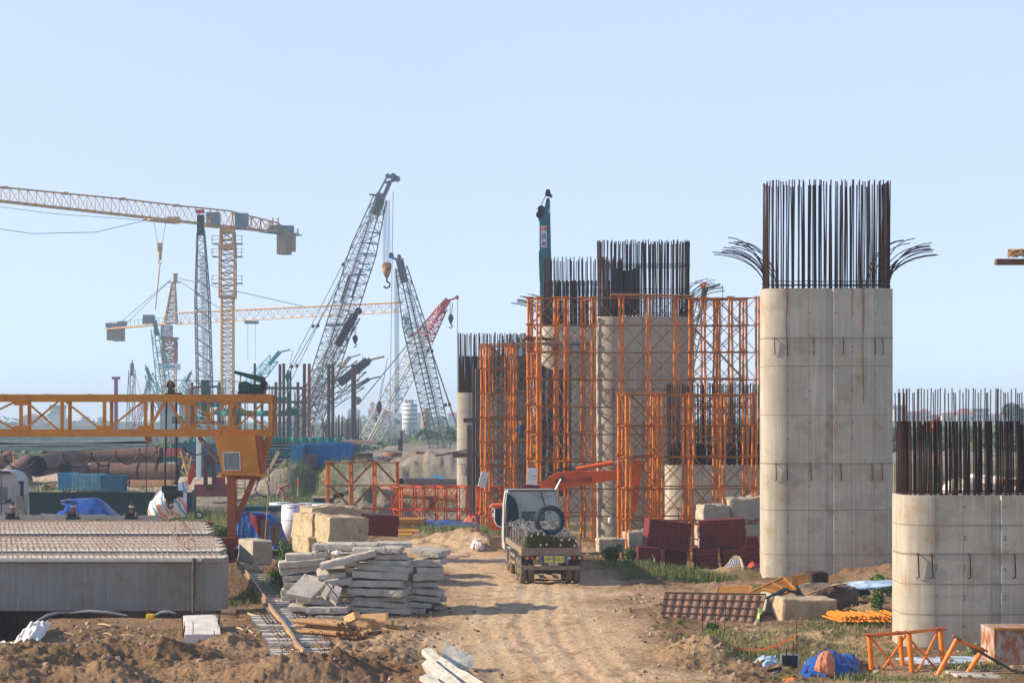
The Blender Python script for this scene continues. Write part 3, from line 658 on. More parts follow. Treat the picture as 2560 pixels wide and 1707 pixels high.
# winch with its green motor cover on top
wn=thing('winch','dark green engine winch under a tilted green cover on top of the gantry','winch',(XP(635,YL),YL,zt)); W_=YL-.2
m=MB(); m.box((XP(630,W_),W_,zt+.10),(1.25,1.2,.12)); m.build('skid_frame',BLK,wn)
m=MB(); m.cyl((XP(614,W_),W_-.5,zt+.36),(XP(614,W_),W_+.5,zt+.36),.30,n=20); m.cyl((XP(614,W_),W_-.56,zt+.36),(XP(614,W_),W_-.5,zt+.36),.12,n=12); m.build('drum',GRN,wn)
m=MB(); m.box((XP(638,W_),W_,zt+.34),(.62,.7,.36)); 
for k in range(5): m.cyl((XP(628+k*5,W_),W_-.37,zt+.42),(XP(628+k*5,W_),W_-.33,zt+.42),.05,n=8)
for k in range(4): m.box((XP(628+k*7,W_),W_-.36,zt+.24),(.10,.06,.14))
m.build('engine_block',GRN,wn)
m=MB(); m.box((XP(660,W_),W_,zt+.42),(.22,.5,.5)); m.cyl((XP(655,W_),W_-.3,zt+.6),(XP(664,W_),W_-.3,zt+.55),.09,n=10); m.tube([P(650,956,W_-.3),P(662,950,W_-.3),P(668,958,W_-.3),P(670,968,W_-.3)],.03); m.build('exhaust',BLK,wn)
m=MB(); a=P(588,930,W_);b=P(661,946,W_); m.beam(a,b,.8,.14); m.beam(a+Vector((.05,0,-.02)),b+Vector((0,0,-.16)),.75,.14); m.build('cover',GRN,wn)
m=MB(); m.cyl(P(601,938,W_-.3),P(601,982,W_-.3),.03,n=5); m.cyl(P(655,950,W_-.3),P(650,980,W_-.3),.03,n=5); m.build('cover_post',HST,wn)
# pulley block on the top chord, ropes, bottom block
pu=thing('rope_pulley','green and black rope pulley standing on the gantry top chord','pulley',(XP(428,YL),YL,zt)); m=MB()
m.cyl((XP(428,YL),YL-.2,ZP(963,YL)),(XP(428,YL),YL+.1,ZP(963,YL)),.2,n=20); m.build('sheave',BLK,pu)
m=MB(); m.box((XP(428,YL),YL-.24,ZP(962,YL)),(.22,.03,.42)); m.box((XP(428,YL),YL,ZP(979,YL)),(.28,.4,.24)); m.box((XP(433,YL),YL,zt+.06),(.75,.5,.08)); m.build('bracket',pm('olive_paint',(.10,.10,.02),(.05,.05,.03),6),pu)
m=MB(); m.cyl((XP(428,YL),YL-.27,ZP(959,YL)),(XP(428,YL),YL-.24,ZP(959,YL)),.05,n=10); m.build('hub',GOR,pu)
m=MB(); m.cyl(P(432,950,YL),P(603,954,YL),.015,n=4); tag(m.build('hauling_rope',BLK,None),'thin taut steel rope running from the green pulley to the winch','rope')
blk=thing('hook_block','black hook block hanging from the gantry before the striped tarpaulin','hook block',(XP(428,YL),YL-.2,ZP(1237,YL)))
m=MB(); m.cyl(P(412,1230,YL-.2),P(442,1230,YL-.2),.32,n=14); m.box(P(446,1234,YL-.2),(.45,.3,.32)); m.box(P(418,1222,YL-.2),(.45,.5,.32)); m.build('block_body',BLK,blk)
m=MB(); m.box(P(425,1250,YL-.2),(.34,.3,.3)); m.cyl(P(425,1252,YL-.4),P(425,1258,YL-.4),.17,n=10); m.build('swivel',BLK,blk)
m=MB(); m.tube([P(425,1257,YL-.2),P(419,1262,YL-.2),P(421,1268,YL-.2),P(430,1268,YL-.2),P(433,1262,YL-.2)],.06,6); m.build('hook',BLK,blk)
for x,xx,r_ in((416,412,.05),(440,442,.05),(417,410,.02),(428,430,.02),(436,438,.02),(441,444,.02),(412,415,.02)):
    m=MB(); m.cyl(P(x,1000 if r_>.04 else 1088,YL-.2),P(xx,1228,YL-.2),r_ if r_>.04 else .012,n=5); tag(m.build('hoist_rope',BLK,None),{416:'thick left hoist rope of the black hook block',440:'thick right hoist rope of the black hook block'}.get(x,'thin steel hoist rope running down to the black hook block'),'rope','hoist ropes of the black hook block')
# festoon cable
m=MB(); m.cyl(P(-20,1141,YL+1.6),P(500,1105,YL+1.6),.012,n=4); tag(m.build('carrier_wire',BLK,None),'thin straight wire under the gantry that carries the looping cable','wire')
pts=[]; hx=[-60,12,90,159,229,290,349,392]; hy=[1150,1145,1146,1142,1138,1134,1129,1122]
for (a,b),(c,d) in zip(zip(hx[:-1],hy[:-1]),zip(hx[1:],hy[1:])):
    dep=26 if c<380 else 17
    for k in range(12): t=k/12; pts.append(P(a+(c-a)*t,b+(d-b)*t+dep*(1-(2*t-1)**2)+2,YL+1.55))
pts.append(P(392,1124,YL+1.55)); pts+= [P(393,1150,YL+1.5),P(386,1178,YL+1.5),P(391,1180,YL+1.5),P(396,1150,YL+1.5),P(402,1125,YL+1.5)]
m=MB(); m.tube(pts,.035,5); tag(m.build('festoon_cable',BLK,None),'black power cable hanging in loops from a wire below the gantry','cable')
for x,y in zip(hx[1:],hy[1:]):
    m=MB(); m.box(P(x,y-4,YL+1.55),(.08,.06,.14)); tag(m.build('cable_clip',BLK,None),'small black clip %s of the looping cable on its wire'%{12:'at the leftmost peak',90:'at the second peak',159:'at the third peak',229:'at the fourth peak',290:'at the fifth peak',349:'at the sixth peak',392:'at the rightmost end'}[x],'clip','clips along the looping cable')
m=MB(); m.tube([P(455,1116+0,YL-1),P(470,1130,YL-1),P(488,1137,YL-1),P(505,1135,YL-1),P(520,1124,YL-1),P(535,1110,YL-1)],.03,5); tag(m.build('slack_cable',BLK,None),'slack black cable sagging left of the gantry cabin','cable')
m=MB(); m.tube([P(650,1192,cY),P(643,1210,cY),P(637,1225,cY),P(650,1237,cY),P(668,1242,cY),P(673,1235,cY),P(671,1215,cY),P(667,1205,cY),P(674,1200,cY),P(672,1188,cY)],.03,5); tag(m.build('trailing_cable',BLK,None),'black cable trailing in a loop below the cabin floor','cable')
m=MB(); m.cyl(P(671,1225,YL-1.4),P(657,1432,YL-4),.022,n=5); tag(m.build('bamboo_pole',WOOD,None),'thin leaning bamboo pole between the gantry leg and the big blocks','pole')
# corrugated sheet hung behind the bottom chord
COR=pm('corrugated_sheet',(.16,.22,.21),(.11,.16,.15),2,.5,.05,c3=(.4,.36,.3))
t=thing('corrugated_roof','long pale green corrugated sheet roof seen just under the gantry beam','roof sheet',(XP(180,112),112,0)); m=MB(); n=150
for ly,(ya,yb,y0_) in enumerate(((1090,1104,112),(1102,1122,111.5))):
    vs=[];
    xa,xb=XP(-60,y0_),XP(368-ly*6,y0_)
    for i in range(n*2+1):
        x=xa+(xb-xa)*i/(2*n); off=.05*(i%2); dz=-.15*max(0,(x-xa)/(xb-xa)-.4)
        vs+=[(x,y0_+1.2+off,ZP(ya,y0_)+dz*0),(x,y0_+off,ZP(yb,y0_)-.12*math.sin(i*.01)+dz*-1)]
    m.add(vs,[(2*i,2*i+2,2*i+3,2*i+1) for i in range(2*n)],0,False)
m.build('sheeting',COR,t)
m=MB()
for k,(a,b) in enumerate(((1103,1101),(1113,1110))): m.beam(P(-60,a,111.3),P(365,b,111.3),.05,.06)
m.build('purlin',pm('pale_bar',(.55,.6,.58),(.4,.45,.44),3),t)
for x in(3,366): m=MB(); m.beam(P(x,1115,112.6),(XP(x,112.6),112.6,-.2),.05,.05,up=(0,1,0)); m.build('post',HST,t)
m=MB(); m.box(P(371,1098,112),(.3,.5,.35)); m.build('end_block',GRD,t)
# ---------------- stored precast beams ----------------
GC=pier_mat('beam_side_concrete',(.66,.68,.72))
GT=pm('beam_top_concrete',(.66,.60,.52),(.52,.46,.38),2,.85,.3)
STI=pm('stirrup_rust',(.34,.15,.06),(.22,.09,.035),4,.8,.2,c3=(.55,.47,.38),c3r=(.45,.55))
def stir_mesh():
    m=MB(); m.tube([(-.04,0,0),(-.04,0,.07),(-.02,0,.11),(.02,0,.11),(.04,0,.07),(.04,0,0)],.011,4); me=bpy.data.meshes.new('stirrup'); me.from_pydata(m.v,[],m.f); me.materials.append(STI); return me
SMS=[stir_mesh()]
for k in range(3):
    m=MB(); lean=random.uniform(-.08,.08); m.tube([(-.04,0,0),(-.04+lean*.5,.03,.08),(lean,.05,.13),(.04+lean,.03,.08),(.04,-.02,0)],.011,4); me=bpy.data.meshes.new('stirrup'); me.from_pydata(m.v,[],m.f); me.materials.append(STI); SMS.append(me)
BL=-29.0
def beamobj(label,y0,y1,pxr,ztop,web=True,first=False):
    xr=XP(pxr,y0); t=thing('precast_beam',label,'concrete beam',(xr-6,y0,0),'precast concrete beams stored under the gantry'); w_=y1-y0
    m=MB(); c=.12; z0=.02
    pr=[(y0,ztop),(y0,ztop-.16),(y0+.04,ztop-.2),(y0+.05,z0),(y1-.05,z0),(y1-.04,ztop-.2),(y1,ztop-.16),(y1,ztop)] 
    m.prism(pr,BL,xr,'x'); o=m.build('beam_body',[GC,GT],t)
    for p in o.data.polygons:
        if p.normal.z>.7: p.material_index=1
    if first:
        m=MB(); m.box(((BL+XP(505,y0))/2,y0-.05,ztop-.075),(XP(505,y0)-BL,.14,.10)); m.build('edge_lip',GT,t)
    rows=max(2,int(w_/.5)); k=0; rest=MB(); n_=0; ptr=[]
    for r_ in range(rows):
        y=y0+.12+(w_-.24)*r_/(rows-1); x=XP(-10,y)
        while x<xr-.1: ptr.append((x+random.uniform(-.02,.02),y+random.uniform(-.03,.03))); x+=.21
    for i,(x,y) in enumerate(ptr):
        me=random.choice(SMS); rz=random.uniform(-.4,.4)+PI/2
        if i<100:
            o=bpy.data.objects.new('stirrup',me); COL.objects.link(o); o.parent=t; o.location=Vector((x,y,ztop-.01))-ORG[t.name]; o.rotation_euler=(0,0,rz)
        else:
            M=Matrix.Translation((x,y,ztop-.01))@Matrix.Rotation(rz,4,'Z'); rest.add([M@p.co for p in me.vertices],[tuple(p.vertices) for p in me.polygons],0,True)
    if rest.v: rest.build('stirrup',STI,t,kind='stuff')
    # long bars lying along the top
    for r_ in range(rows-1):
        y=y0+.3+(w_-.5)*r_/(rows-1); m=MB(); m.cyl((BL,y,ztop+.10),(xr-.2,y,ztop+.10),.012,n=4); m.build('top_bar',GT if r_%2 else STI,t)
    return t
beamobj('nearest precast concrete beam, its tall grey side facing the camera',71.9,73.4,557,1.92,first=True)
ya=75.6
for i,l in enumerate(('second precast beam from the camera, pale edge lip towards the dark gap','third precast beam from the camera, level with its neighbours','fourth precast beam from the camera, under the coils of wire','fifth precast beam, the last before the wide dark gap')):
    beamobj(l,ya,ya+2.1,548-4*i,1.93); ya+=2.16
ya=87.6
for i,l in enumerate(('sixth precast beam, first one beyond the wide dark gap','seventh precast beam, thick with rusty stirrups','eighth precast beam, last but one from the pale boards','farthest precast beam, next to the pale boards')):
    beamobj(l,ya,ya+2.3,517-5*i,1.93); ya+=2.36
m=MB()
for xa,xb in((525,500),(300,285)): m.beam((XP(xa,71.8),71.8,-.14),(XP(xb,98.8),98.8,-.14),.5,.33)
single('beam_bearer',m,pm('dark_bearer',(.08,.07,.06),(.05,.045,.04),3),'dark bearers laid crosswise beneath the stored concrete beams','bearers',kind='stuff')
# branch prop against the front beam
m=MB(); m.tube([P(486,1395,71.7),P(485,1420,71.75),P(483.5,1450,71.7),P(484.5,1480,71.7),P(483,1532,71.5)],[.075,.07,.065,.07,.05],8); single('timber_prop',displace(m,.02,5),pm('bark',(.14,.09,.06),(.07,.045,.03),6,.9,.6),'rough dark timber prop standing against the nearest beam end','timber prop')
# coils of thin wire on top of the beams
for k,(px,py,Y,r_) in enumerate(((438,1312,93,.35),(447,1330,89,.3),(455,1347,84,.38),(458,1358,81,.3),(474,1376,76.5,.22))):
    m=MB(); c=P(px,py,Y); c.z=max(c.z,2.15)
    for q in range(5): 
        a=random.uniform(0,3); m.tube([c+Vector((r_*math.cos(t_)*(.9+.2*random.random()),.1*math.sin(t_*2+a),r_*.9*math.sin(t_)+random.uniform(-.03,.03))) for t_ in np.linspace(0,2*PI,14)[:-1]],.009,4,closed=True)
    single('wire_coil',m,STI,['rusty wire coil farthest back on the concrete beams','rusty wire coil second from the back on the beams','larger rusty wire coil standing in the middle of the beams','rusty wire coil just behind the second gap','small rusty wire ring nearest the front beam'][k],'wire coil','loose wire coils on the concrete beams')
# pale boards and jacks at the far edge
BRD=pm('pale_board',(.62,.56,.48),(.5,.44,.38),3,.8,.2)
for k,(a,b,y0_,y1_,lab) in enumerate(((-5,60,1288,1300,'short pale board at the far left edge of the beams'),(45,105,1287,1300,'pale board between the first and second rusty jack'),(102,188,1285,1299,'longer pale board tilted down towards the middle jack'),(185,262,1287,1299,'pale board just right of the middle rusty jack'),(255,398,1288,1301,'longest pale board running to the striped tarpaulin'))):
    m=MB(); Y=99.6+.1*k; a_=P(a,(y0_+y1_)/2+(-2 if k==2 else 0),Y); b_=P(b,(y0_+y1_)/2+(3 if k==2 else -2 if k==3 else 0),Y); m.beam(a_,b_,.05,(y1_-y0_)/F*Y,up=(0,0,1)); single('pale_board',m,BRD,lab,'board','pale boards along the beams')
for k,(x,lab) in enumerate(((32,'leftmost rusty screw jack near the parked lorry'),(183,'rusty screw jack before the blue tarpaulin heap'),(329,'rusty screw jack right of the blue tarpaulin heap'))):
    Y=98.9; t=thing('screw_jack',lab,'jack',(XP(x,Y),Y,1.95),'rusty jacks on the concrete beams'); X=XP(x,Y)
    m=MB(); m.box((X,Y,2.07),(.62,.5,.12)); m.box((X,Y,2.22),(.42,.4,.2)); m.build('base',BLK,t)
    m=MB(); m.cyl((X,Y,2.2),(X,Y,2.62),.11,n=12); m.build('barrel',MATS['rusty_scaffold_pipe'],t); m=MB(); m.cyl((X,Y,2.6),(X,Y,2.68),.15,n=12); m.build('collar',GT,t); m=MB(); m.cyl((X,Y,2.66),(X,Y,2.88),.07,n=8); m.build('screw',HST,t)
    m=MB(); 
    for s_ in(-1,1): m.cyl((X+s_*.22,Y-.2,2.1),(X+s_*.3,Y-.2,2.35),.06,n=8)
    m.build('side_clamp',HST,t)
# orange post + flood light behind beam ends
t=thing('anchor_post','rusty orange steel post with a cross head at the far beam ends','steel post',(XP(519,101),101,0)); m=MB(); m.beam((XP(519,101),101,-.3),P(519,1312,101),.22,.22,up=(0,1,0)); m.build('post',GRD,t); m=MB(); m.beam(P(496,1309,101),P(532,1309,101),.5,.22); m.build('head_plate',GRD,t)
t=thing('flood_light','small black flood light with pale lens on a stake by the beams','flood light',(XP(498,101),101,ZP(1308,101))); m=MB(); m.box(P(498,1287,101),(.34,.12,.32),(0,.15,0)); m.build('housing',BLK,t); m=MB(); m.box(P(498,1287,100.92),(.22,.03,.2),(0,.15,0)); m.build('lens',pm('lens',(.6,.62,.3),(.5,.55,.45),3,.2,0),t); m=MB(); m.cyl(P(500,1292,101),P(500,1312,101),.02,n=5); m.build('bracket',BLK,t)
# green site wall
m=MB(); Y=140; m.box(((XP(62,Y)+XP(478,Y))/2-8,Y,.9),(XP(478,Y)-XP(62,Y)+16,.06,2.0)); m.beam((XP(-400,Y),Y-.05,1.92),(XP(478,Y),Y-.05,1.86),.08,.06)
m.beam((XP(478,Y),Y,.9),(XP(490,147),147,1.0),.06,2.0); single('site_fence',m,pm('dark_green_sheet',(.006,.035,.03),(.005,.026,.024),1,.6,.05),'long dark green sheet metal site fence behind the precast beams','fence')
# ---------------- rough blocks and slabs ----------------
def rough_box(size,res=(8,4,8),bev=.06,amp=.02,scale=2.5,seed=0):
    m=MB(); hx,hy,hz_=[q/2 for q in size]
    def f(ax,sg):
        def fn(u,v):
            u=2*u-1;v=2*v-1
            if sg<0: u=-u
            p=[(sg,u,v),(-u,sg,v),(u,v,sg)][ax]
            return Vector((p[0]*hx,p[1]*hy,p[2]*hz_))
        n=[(res[1],res[2]),(res[0],res[2]),(res[0],res[1])][ax]; m.grid(fn,n[0],n[1],0,False)
    for ax in range(3):
        for sg in(-1,1): f(ax,sg)
    V=np.array(m.v); b=min(bev,hx*.9,hy*.9,hz_*.9); inn=np.array([hx-b,hy-b,hz_-b]); c=np.clip(V,-inn,inn); d=V-c; ln=np.linalg.norm(d,axis=1,keepdims=True); V=c+d/np.maximum(ln,1e-6)*np.minimum(ln,b)
    o=seed*7.3
    for k in range(3): V[:,k]+=amp*fbm((V[:,0]+V[:,2]*.7)*scale+o+k*9,(V[:,1]-V[:,2]*.6)*scale+o,4,seed+k)*1.3
    m.v=[tuple(v) for v in V]; return m
def xf(m,M): m.v=[tuple(M@Vector(v)) for v in m.v]; return m
def TR(loc,rot=(0,0,0)): return Matrix.Translation(Vector(loc))@Euler(rot).to_matrix().to_4x4()
SLC=pm('slab_concrete',(.52,.465,.385),(.38,.335,.275),1.6,.88,.5,c3=(.24,.21,.17),c3r=(.6,.8),bscale=12)
WIRE=pm('wire_black',(.02,.02,.022),(.05,.04,.035),4)
def cc(x,y): return 500+.2764*x,1220+.2764*y
def ordn(i): return ['topmost','second','third','fourth','fifth','sixth','seventh','eighth','ninth','tenth','eleventh','twelfth','thirteenth'][i]
def slab(x0,y0,x1,y1,th,Y,dep,label,yaw=0,pitch=0):
    a=P(*cc(x0,y0),Y); b=P(*cc(x1,y1),Y); L_=max(.3,(b-a).length); tt=th*.2764/F*Y; roll=-math.atan2(b.z-a.z,b.x-a.x)
    m=rough_box((L_,dep,tt),(max(4,int(L_*9)),8,3),.03,.028,4,random.randint(0,999))
    c=(a+b)/2+Vector((0,dep/2,-tt/2)); xf(m,TR(c,(pitch,roll,yaw))); return single('concrete_slab',m,SLC,label,'concrete slab','pile of loose concrete slabs')
cols={'tall middle column of the slab pile':[(1130,505,1600,508,55,71.6,0),(1385,540,1820,543,48,70.9,-.05),(1560,595,1860,600,50,71.0,.1),(1510,645,1895,660,50,70.9,0),(1425,682,1900,715,56,70.7,-.04),(1370,742,1870,772,62,70.5,.03),(1340,832,1825,842,60,70.4,0),(1345,903,1860,922,66,70.3,-.12),(1380,985,1855,990,40,70.6,.04),(1362,1012,1865,1042,52,70.5,-.03),(1378,1072,1895,1100,48,70.4,.02)],
 'right column of the slab pile':[(1605,492,1905,500,40,74,.1),(1935,545,2210,577,52,72.6,-.25),(1925,655,2205,645,62,72.4,-.15),(1915,718,2165,712,56,72.3,.2),(1880,778,2165,765,66,72.2,.25),(1905,850,2140,850,45,72.3,.05),(1905,902,2190,938,42,71.8,-.1),(1875,962,2165,988,46,71.7,-.05),(1862,1028,2080,1040,48,71.6,.08),(1895,1085,2035,1088,52,71.5,0)],
 'left column of the slab pile':[(1010,510,1135,513,55,75.2,0),(755,602,1000,598,55,75.0,.1),(995,582,1135,575,60,75.1,.05),(690,675,1110,642,58,74.6,.12),(705,735,1080,692,58,74.7,.1),(735,797,1045,778,50,74.6,.08),(742,852,1060,858,58,74.5,.05),(722,915,1060,925,55,74.4,.05),(715,972,1060,975,52,74.3,.08),(700,1030,1060,1035,50,74.2,.04)],
 'low front row of the slab pile':[(862,988,1190,1008,52,69.6,.05),(785,1068,965,1075,46,69.3,0),(850,1066,1220,1062,40,69.8,.05),(957,1082,1335,1077,58,68.9,-.02),(957,1152,1037,1152,55,69.2,.05),(1035,1152,1320,1156,58,68.8,0),(830,1120,950,1125,60,69.6,.05)],
 'far right foot of the slab pile':[(2085,1060,2190,1062,38,72.6,.15),(2100,985,2212,990,45,72.5,.1),(2060,902,2150,905,60,73,.1)]}
for cn,ls in cols.items():
    for i,(x0,y0,x1,y1,th,Y,yw) in enumerate(ls):
        slab(x0,y0,x1,y1,th,Y,random.uniform(1.3,1.8),'%s grey slab in the %s'%(ordn(i),cn),yw)
# stuffing behind so the pile is solid
for i in range(9): slab(1180+random.randint(-20,30),600+i*55,1700,610+i*55,50,72.3,1.6,'%s grey slab of the half hidden back column of the pile'%ordn(i),.05)
def quadslab(pts,th,label):
    c=[P(*cc(x,y),Y) for x,y,Y in pts]; n=(c[1]-c[0]).cross(c[3]-c[0]).normalized(); m=MB()
    R_=8
    def top(u,v): return c[0].lerp(c[1],u).lerp(c[3].lerp(c[2],u),v)
    m.grid(top,R_,R_,0,False); m.grid(lambda u,v:top(1-u,v)-n*th*-1,R_,R_,0,False)
    for e in(lambda u,v:top(u,0)+n*th*v,lambda u,v:top(1,u)+n*th*v,lambda u,v:top(1-u,1)+n*th*v,lambda u,v:top(0,1-u)+n*th*v): m.grid(e,R_,2,0,False)
    return single('concrete_slab',displace(m,.012,3,int(pts[0][0])),SLC,label,'concrete slab','pile of loose concrete slabs')
quadslab([(770,985,69.4),(1000,1025,69.3),(1162,862,70.6),(945,806,70.9)],.15,'large flat slab leaning back with its pale face towards the camera')
slab(1078,688,1578,560,60,70.2,1.2,'long slab jutting out and tilted up to the right in the pile',.05)
slab(1042,765,1300,742,50,70.4,1.5,'short slab with its littered top showing, left of the middle column',.1,.10)
slab(1105,825,1362,795,62,70.2,1.5,'slab sloping up to the right above the leaning slabs',.1,.08)
quadslab([(1095,985,69.6),(1140,1010,69.5),(1195,905,70.1),(1150,885,70.2)],.14,'narrow slab on edge just right of the large leaning slab')
quadslab([(1165,1015,69.5),(1225,1065,69.4),(1275,925,70),(1215,900,70.1)],.14,'pale narrow slab on edge beside the dark hollow in the pile')
slab(1200,895,1345,890,45,70.9,1.2,'short dark slab in the hollow of the pile',0)
for k,(x,y) in enumerate(((955,815),(650+1000,1280*0+532),(1385,520),(1925,925))):
    a=P(*cc(x,y),70.2+k*.3); m=MB(); m.tube([a,a+Vector((-.03,0,.08)),a+Vector((.03,0,.12)),a+Vector((.08,0,.05)),a+Vector((.1,0,-.05))],.008,4)
    single('lifting_loop',m,REB,['bent wire loop on top of the large leaning slab','bent wire loop on the top right slab of the pile','bent wire loop above the middle column','bent wire loop low in the right column'][k],'wire loop','bent wire loops on the slabs')
m=MB(); m.tube([P(*cc(1135,845),69.2),P(*cc(1185,905),69.1),P(*cc(1240,980),69.1),P(*cc(1310,1070),69)],.02,5); single('black_hose',m,BLK,'thin black hose hanging over the slabs beside the dark hollow','hose')
CLO=pm('white_plastic',(.80,.77,.72),(.65,.60,.55),3,.5,.3)
def rag(px,py,Y,w,h,mat,label,cat='plastic sheet',lump=.3,n=22,seed=1,name='plastic_sheet',depth=None):
    c=P(px,py,Y); depth=depth or w*.6; m=MB()
    def fn(u,v):
        x=(u-.5)*2;y=(v-.5)*2; r=math.sqrt(x*x+y*y); e=1+.25*math.sin(5*math.atan2(y,x)+seed)
        z=max(0,1-(r/e)**2.2)*h; k=float(fbm(np.array([x*2.2+seed]),np.array([y*2.2-seed]),4,seed)[0])
        return Vector((c.x+x*w/2*e,c.y+y*depth/2,c.z+z+abs(k)*h*lump*(1.2-min(1,r))+.02))
    m.grid(fn,n,n); 
    return single(name,m,mat,label,cat)
rag(*cc(1240,598),71,.35,.12,CLO,'small torn scrap of white plastic hanging at the top of the pile',seed=3)
rag(*cc(1010,545*2.45),71*0+82,.01,.01,CLO,'x') if 0 else None
# ---------------- big weathered sandstone coloured blocks ----------------
BLKC=pm('sandy_block',(.50,.385,.235),(.35,.26,.155),1.6,.9,.9,c3=(.22,.165,.105),c3r=(.55,.75),bscale=6,bdist=.05)
BLKG=pm('grey_block',(.44,.385,.29),(.33,.28,.21),1.3,.9,.6,c3=(.2,.17,.13),c3r=(.6,.8),bscale=7)
def block(px0,px1,py0,py1,Y,dep,label,rot=(0,0,0),mat=None,amp=.05,bev=.05,group='big weathered concrete blocks'):
    a=P(px0,py0,Y);b=P(px1,py1,Y); sz=(b.x-a.x,dep,a.z-b.z); m=rough_box(sz,(20,16,16),bev,amp,2.2,random.randint(0,999)); xf(m,TR(((a.x+b.x)/2,Y+dep/2,(a.z+b.z)/2),rot)); return single('concrete_block',m,mat or BLKC,label,'concrete block',group)
block(795,900,1292,1362,83,1.9,'big sandy concrete block on top with its dark face and rounded corners',(0,.06,.42),amp=.07,bev=.05)
block(745,800,1286,1352,84.6,2.3,'big sandy block with a sunlit left face, left of the top block',(0,.02,.5),amp=.07,bev=.05)
block(752,885,1268,1292,86.5,2.4,'flat sandy block lying across the rear of the big block heap',(0,.03,.3),amp=.12)
block(742,796,1342,1385,84.2,2.2,'lowest left block of the big sandy heap',(0,0,.4),amp=.07,bev=.05)
block(795,900,1356,1386,83.2,2.0,'long low block under the dark faced top block',(0,.05,.38),amp=.06,bev=.05)
block(603,655,1352,1412,88,2.4,'single square block beside the gantry wheel',(0,0,.42),BLKG)
block(452,548,1578,1612,62.2,3.2,'',(0,0,0)) if 0 else None
# right group
block(1494,1562,1347,1381,97,1.4,'low long grey block left of the dark red formwork',(0,0,.08),BLKG)
block(1565,1660,1325,1382,98.5,1.6,'grey block half hidden behind the dark red formwork stack',(0,-.12,.15),BLKG)
block(1752,1818,1262,1302,97,1.5,'chipped white cornered grey block on top behind the red formwork',(0,.03,.2),BLKG,.09)
block(1818,1915,1243,1300,98,1.8,'largest block with a crumbling pale top beside the tallest pier',(0,-.10,.15),BLKG,.10,.08)
block(1745,1800,1305,1370,98.5,1.5,'pale upright block between the two dark red stacks',(0,0,.1),BLKG,.09)
block(1860,1915,1312,1345,97.5,1.5,'grey block wedged between red formwork and the tallest pier',(0,0,0),BLKG)
block(1948,2090,1497,1565,68.5,1.5,'big sand coloured block on the grass in front of the tallest pier',(0,.035,.10),BLKC,.03,.07)
block(1916,1938,1486,1540,70.3,1.3,'rounded grey block behind the end of the ribbed panel',(0,0,.2),BLKG,.05,.2)
# foreground broken slabs at the bottom
def fslab_(pts,th,label): return fslab([(x,y,Y-2.6) for x,y,Y in pts],th,label)
def fslab(pts,th,label):
    c=[P(x,y,Y) for x,y,Y in pts]; n=(c[1]-c[0]).cross(c[3]-c[0]).normalized()
    if n.z<0:n=-n
    m=MB()
    def top(u,v): return c[0].lerp(c[1],u).lerp(c[3].lerp(c[2],u),v)
    K=12
    m.grid(top,K,K,0,False); m.grid(lambda u,v:top(1-u,v)-n*th,K,K,0,False)
    for e in(lambda u,v:top(1-u,0)-n*th*v,lambda u,v:top(1,1-u)-n*th*v,lambda u,v:top(u,1)-n*th*v,lambda u,v:top(0,u)-n*th*v): m.grid(e,K,3,0,False)
    return single('broken_slab',displace(m,.03,3.5,int(pts[0][0])),pm('broken_slab_concrete',(.60,.55,.47),(.42,.38,.32),2.5,.9,.6,c3=(.24,.20,.16)),label,'broken slab','broken concrete slabs in the foreground')
fslab_([(1100,1660,56.5),(1178,1680,56.3),(1182,1640,57.2),(1112,1604,57.6)],.16,'upright broken slab with a rough pale face and pointed top')
fslab_([(1085,1650,55.8),(1105,1642,55.9),(1210,1706,53.2),(1180,1725,53)],.22,'middle sloping broken slab sliding to the bottom edge')
fslab_([(1053,1658,55.4),(1075,1640,55.7),(1165,1715,52.6),(1135,1730,52.4)],.22,'lower left broken slab sloping down to the right')
fslab_([(1055,1620,56.8),(1072,1615,57),(1105,1642,56),(1085,1652,55.8)],.15,'small broken slab piece at the top left of the fallen slabs')
fslab_([(1048,1690,53.6),(1070,1682,53.8),(1115,1712,52.2),(1090,1720,52)],.12,'thin broken slab lowest in the foreground')
# white topped pile cap block with protruding bars
t=thing('concrete_footing','pale square concrete footing with thin rebar sticking up along its sides','footing',(XP(500,64),64,0))
m=rough_box((1.1,6.4,.62),(10,24,6),.03,.03,2,5); xf(m,TR((-9.98,64.2,.02),(0,0,.17))); m.build('footing_body',pm('footing_white',(.68,.63,.55),(.56,.51,.44),2,.88,.4,c3=(.4,.35,.28)),t)
for k,(sx,u) in enumerate(((-1,0),(-1,.12),(-1,.22),(-1,.35),(1,0),(1,.06),(1,.15),(1,.35),(1,.5),(1,.62),(-.5,-.01),(.6,-.01))):
    y=61.1+6.2*u; X=-9.45-(y-61.1)*.172+sx*.58; m=MB(); m.cyl((X,y,-.2),(X+random.uniform(-.05,.05),y,random.uniform(.4,.75)),.012,n=4); m.build('rebar',REB,t)
m=MB(); m.cyl(P(498,1572,62.6),P(545,1573,62.6),.012,n=4); m.build('rebar',REB,t)
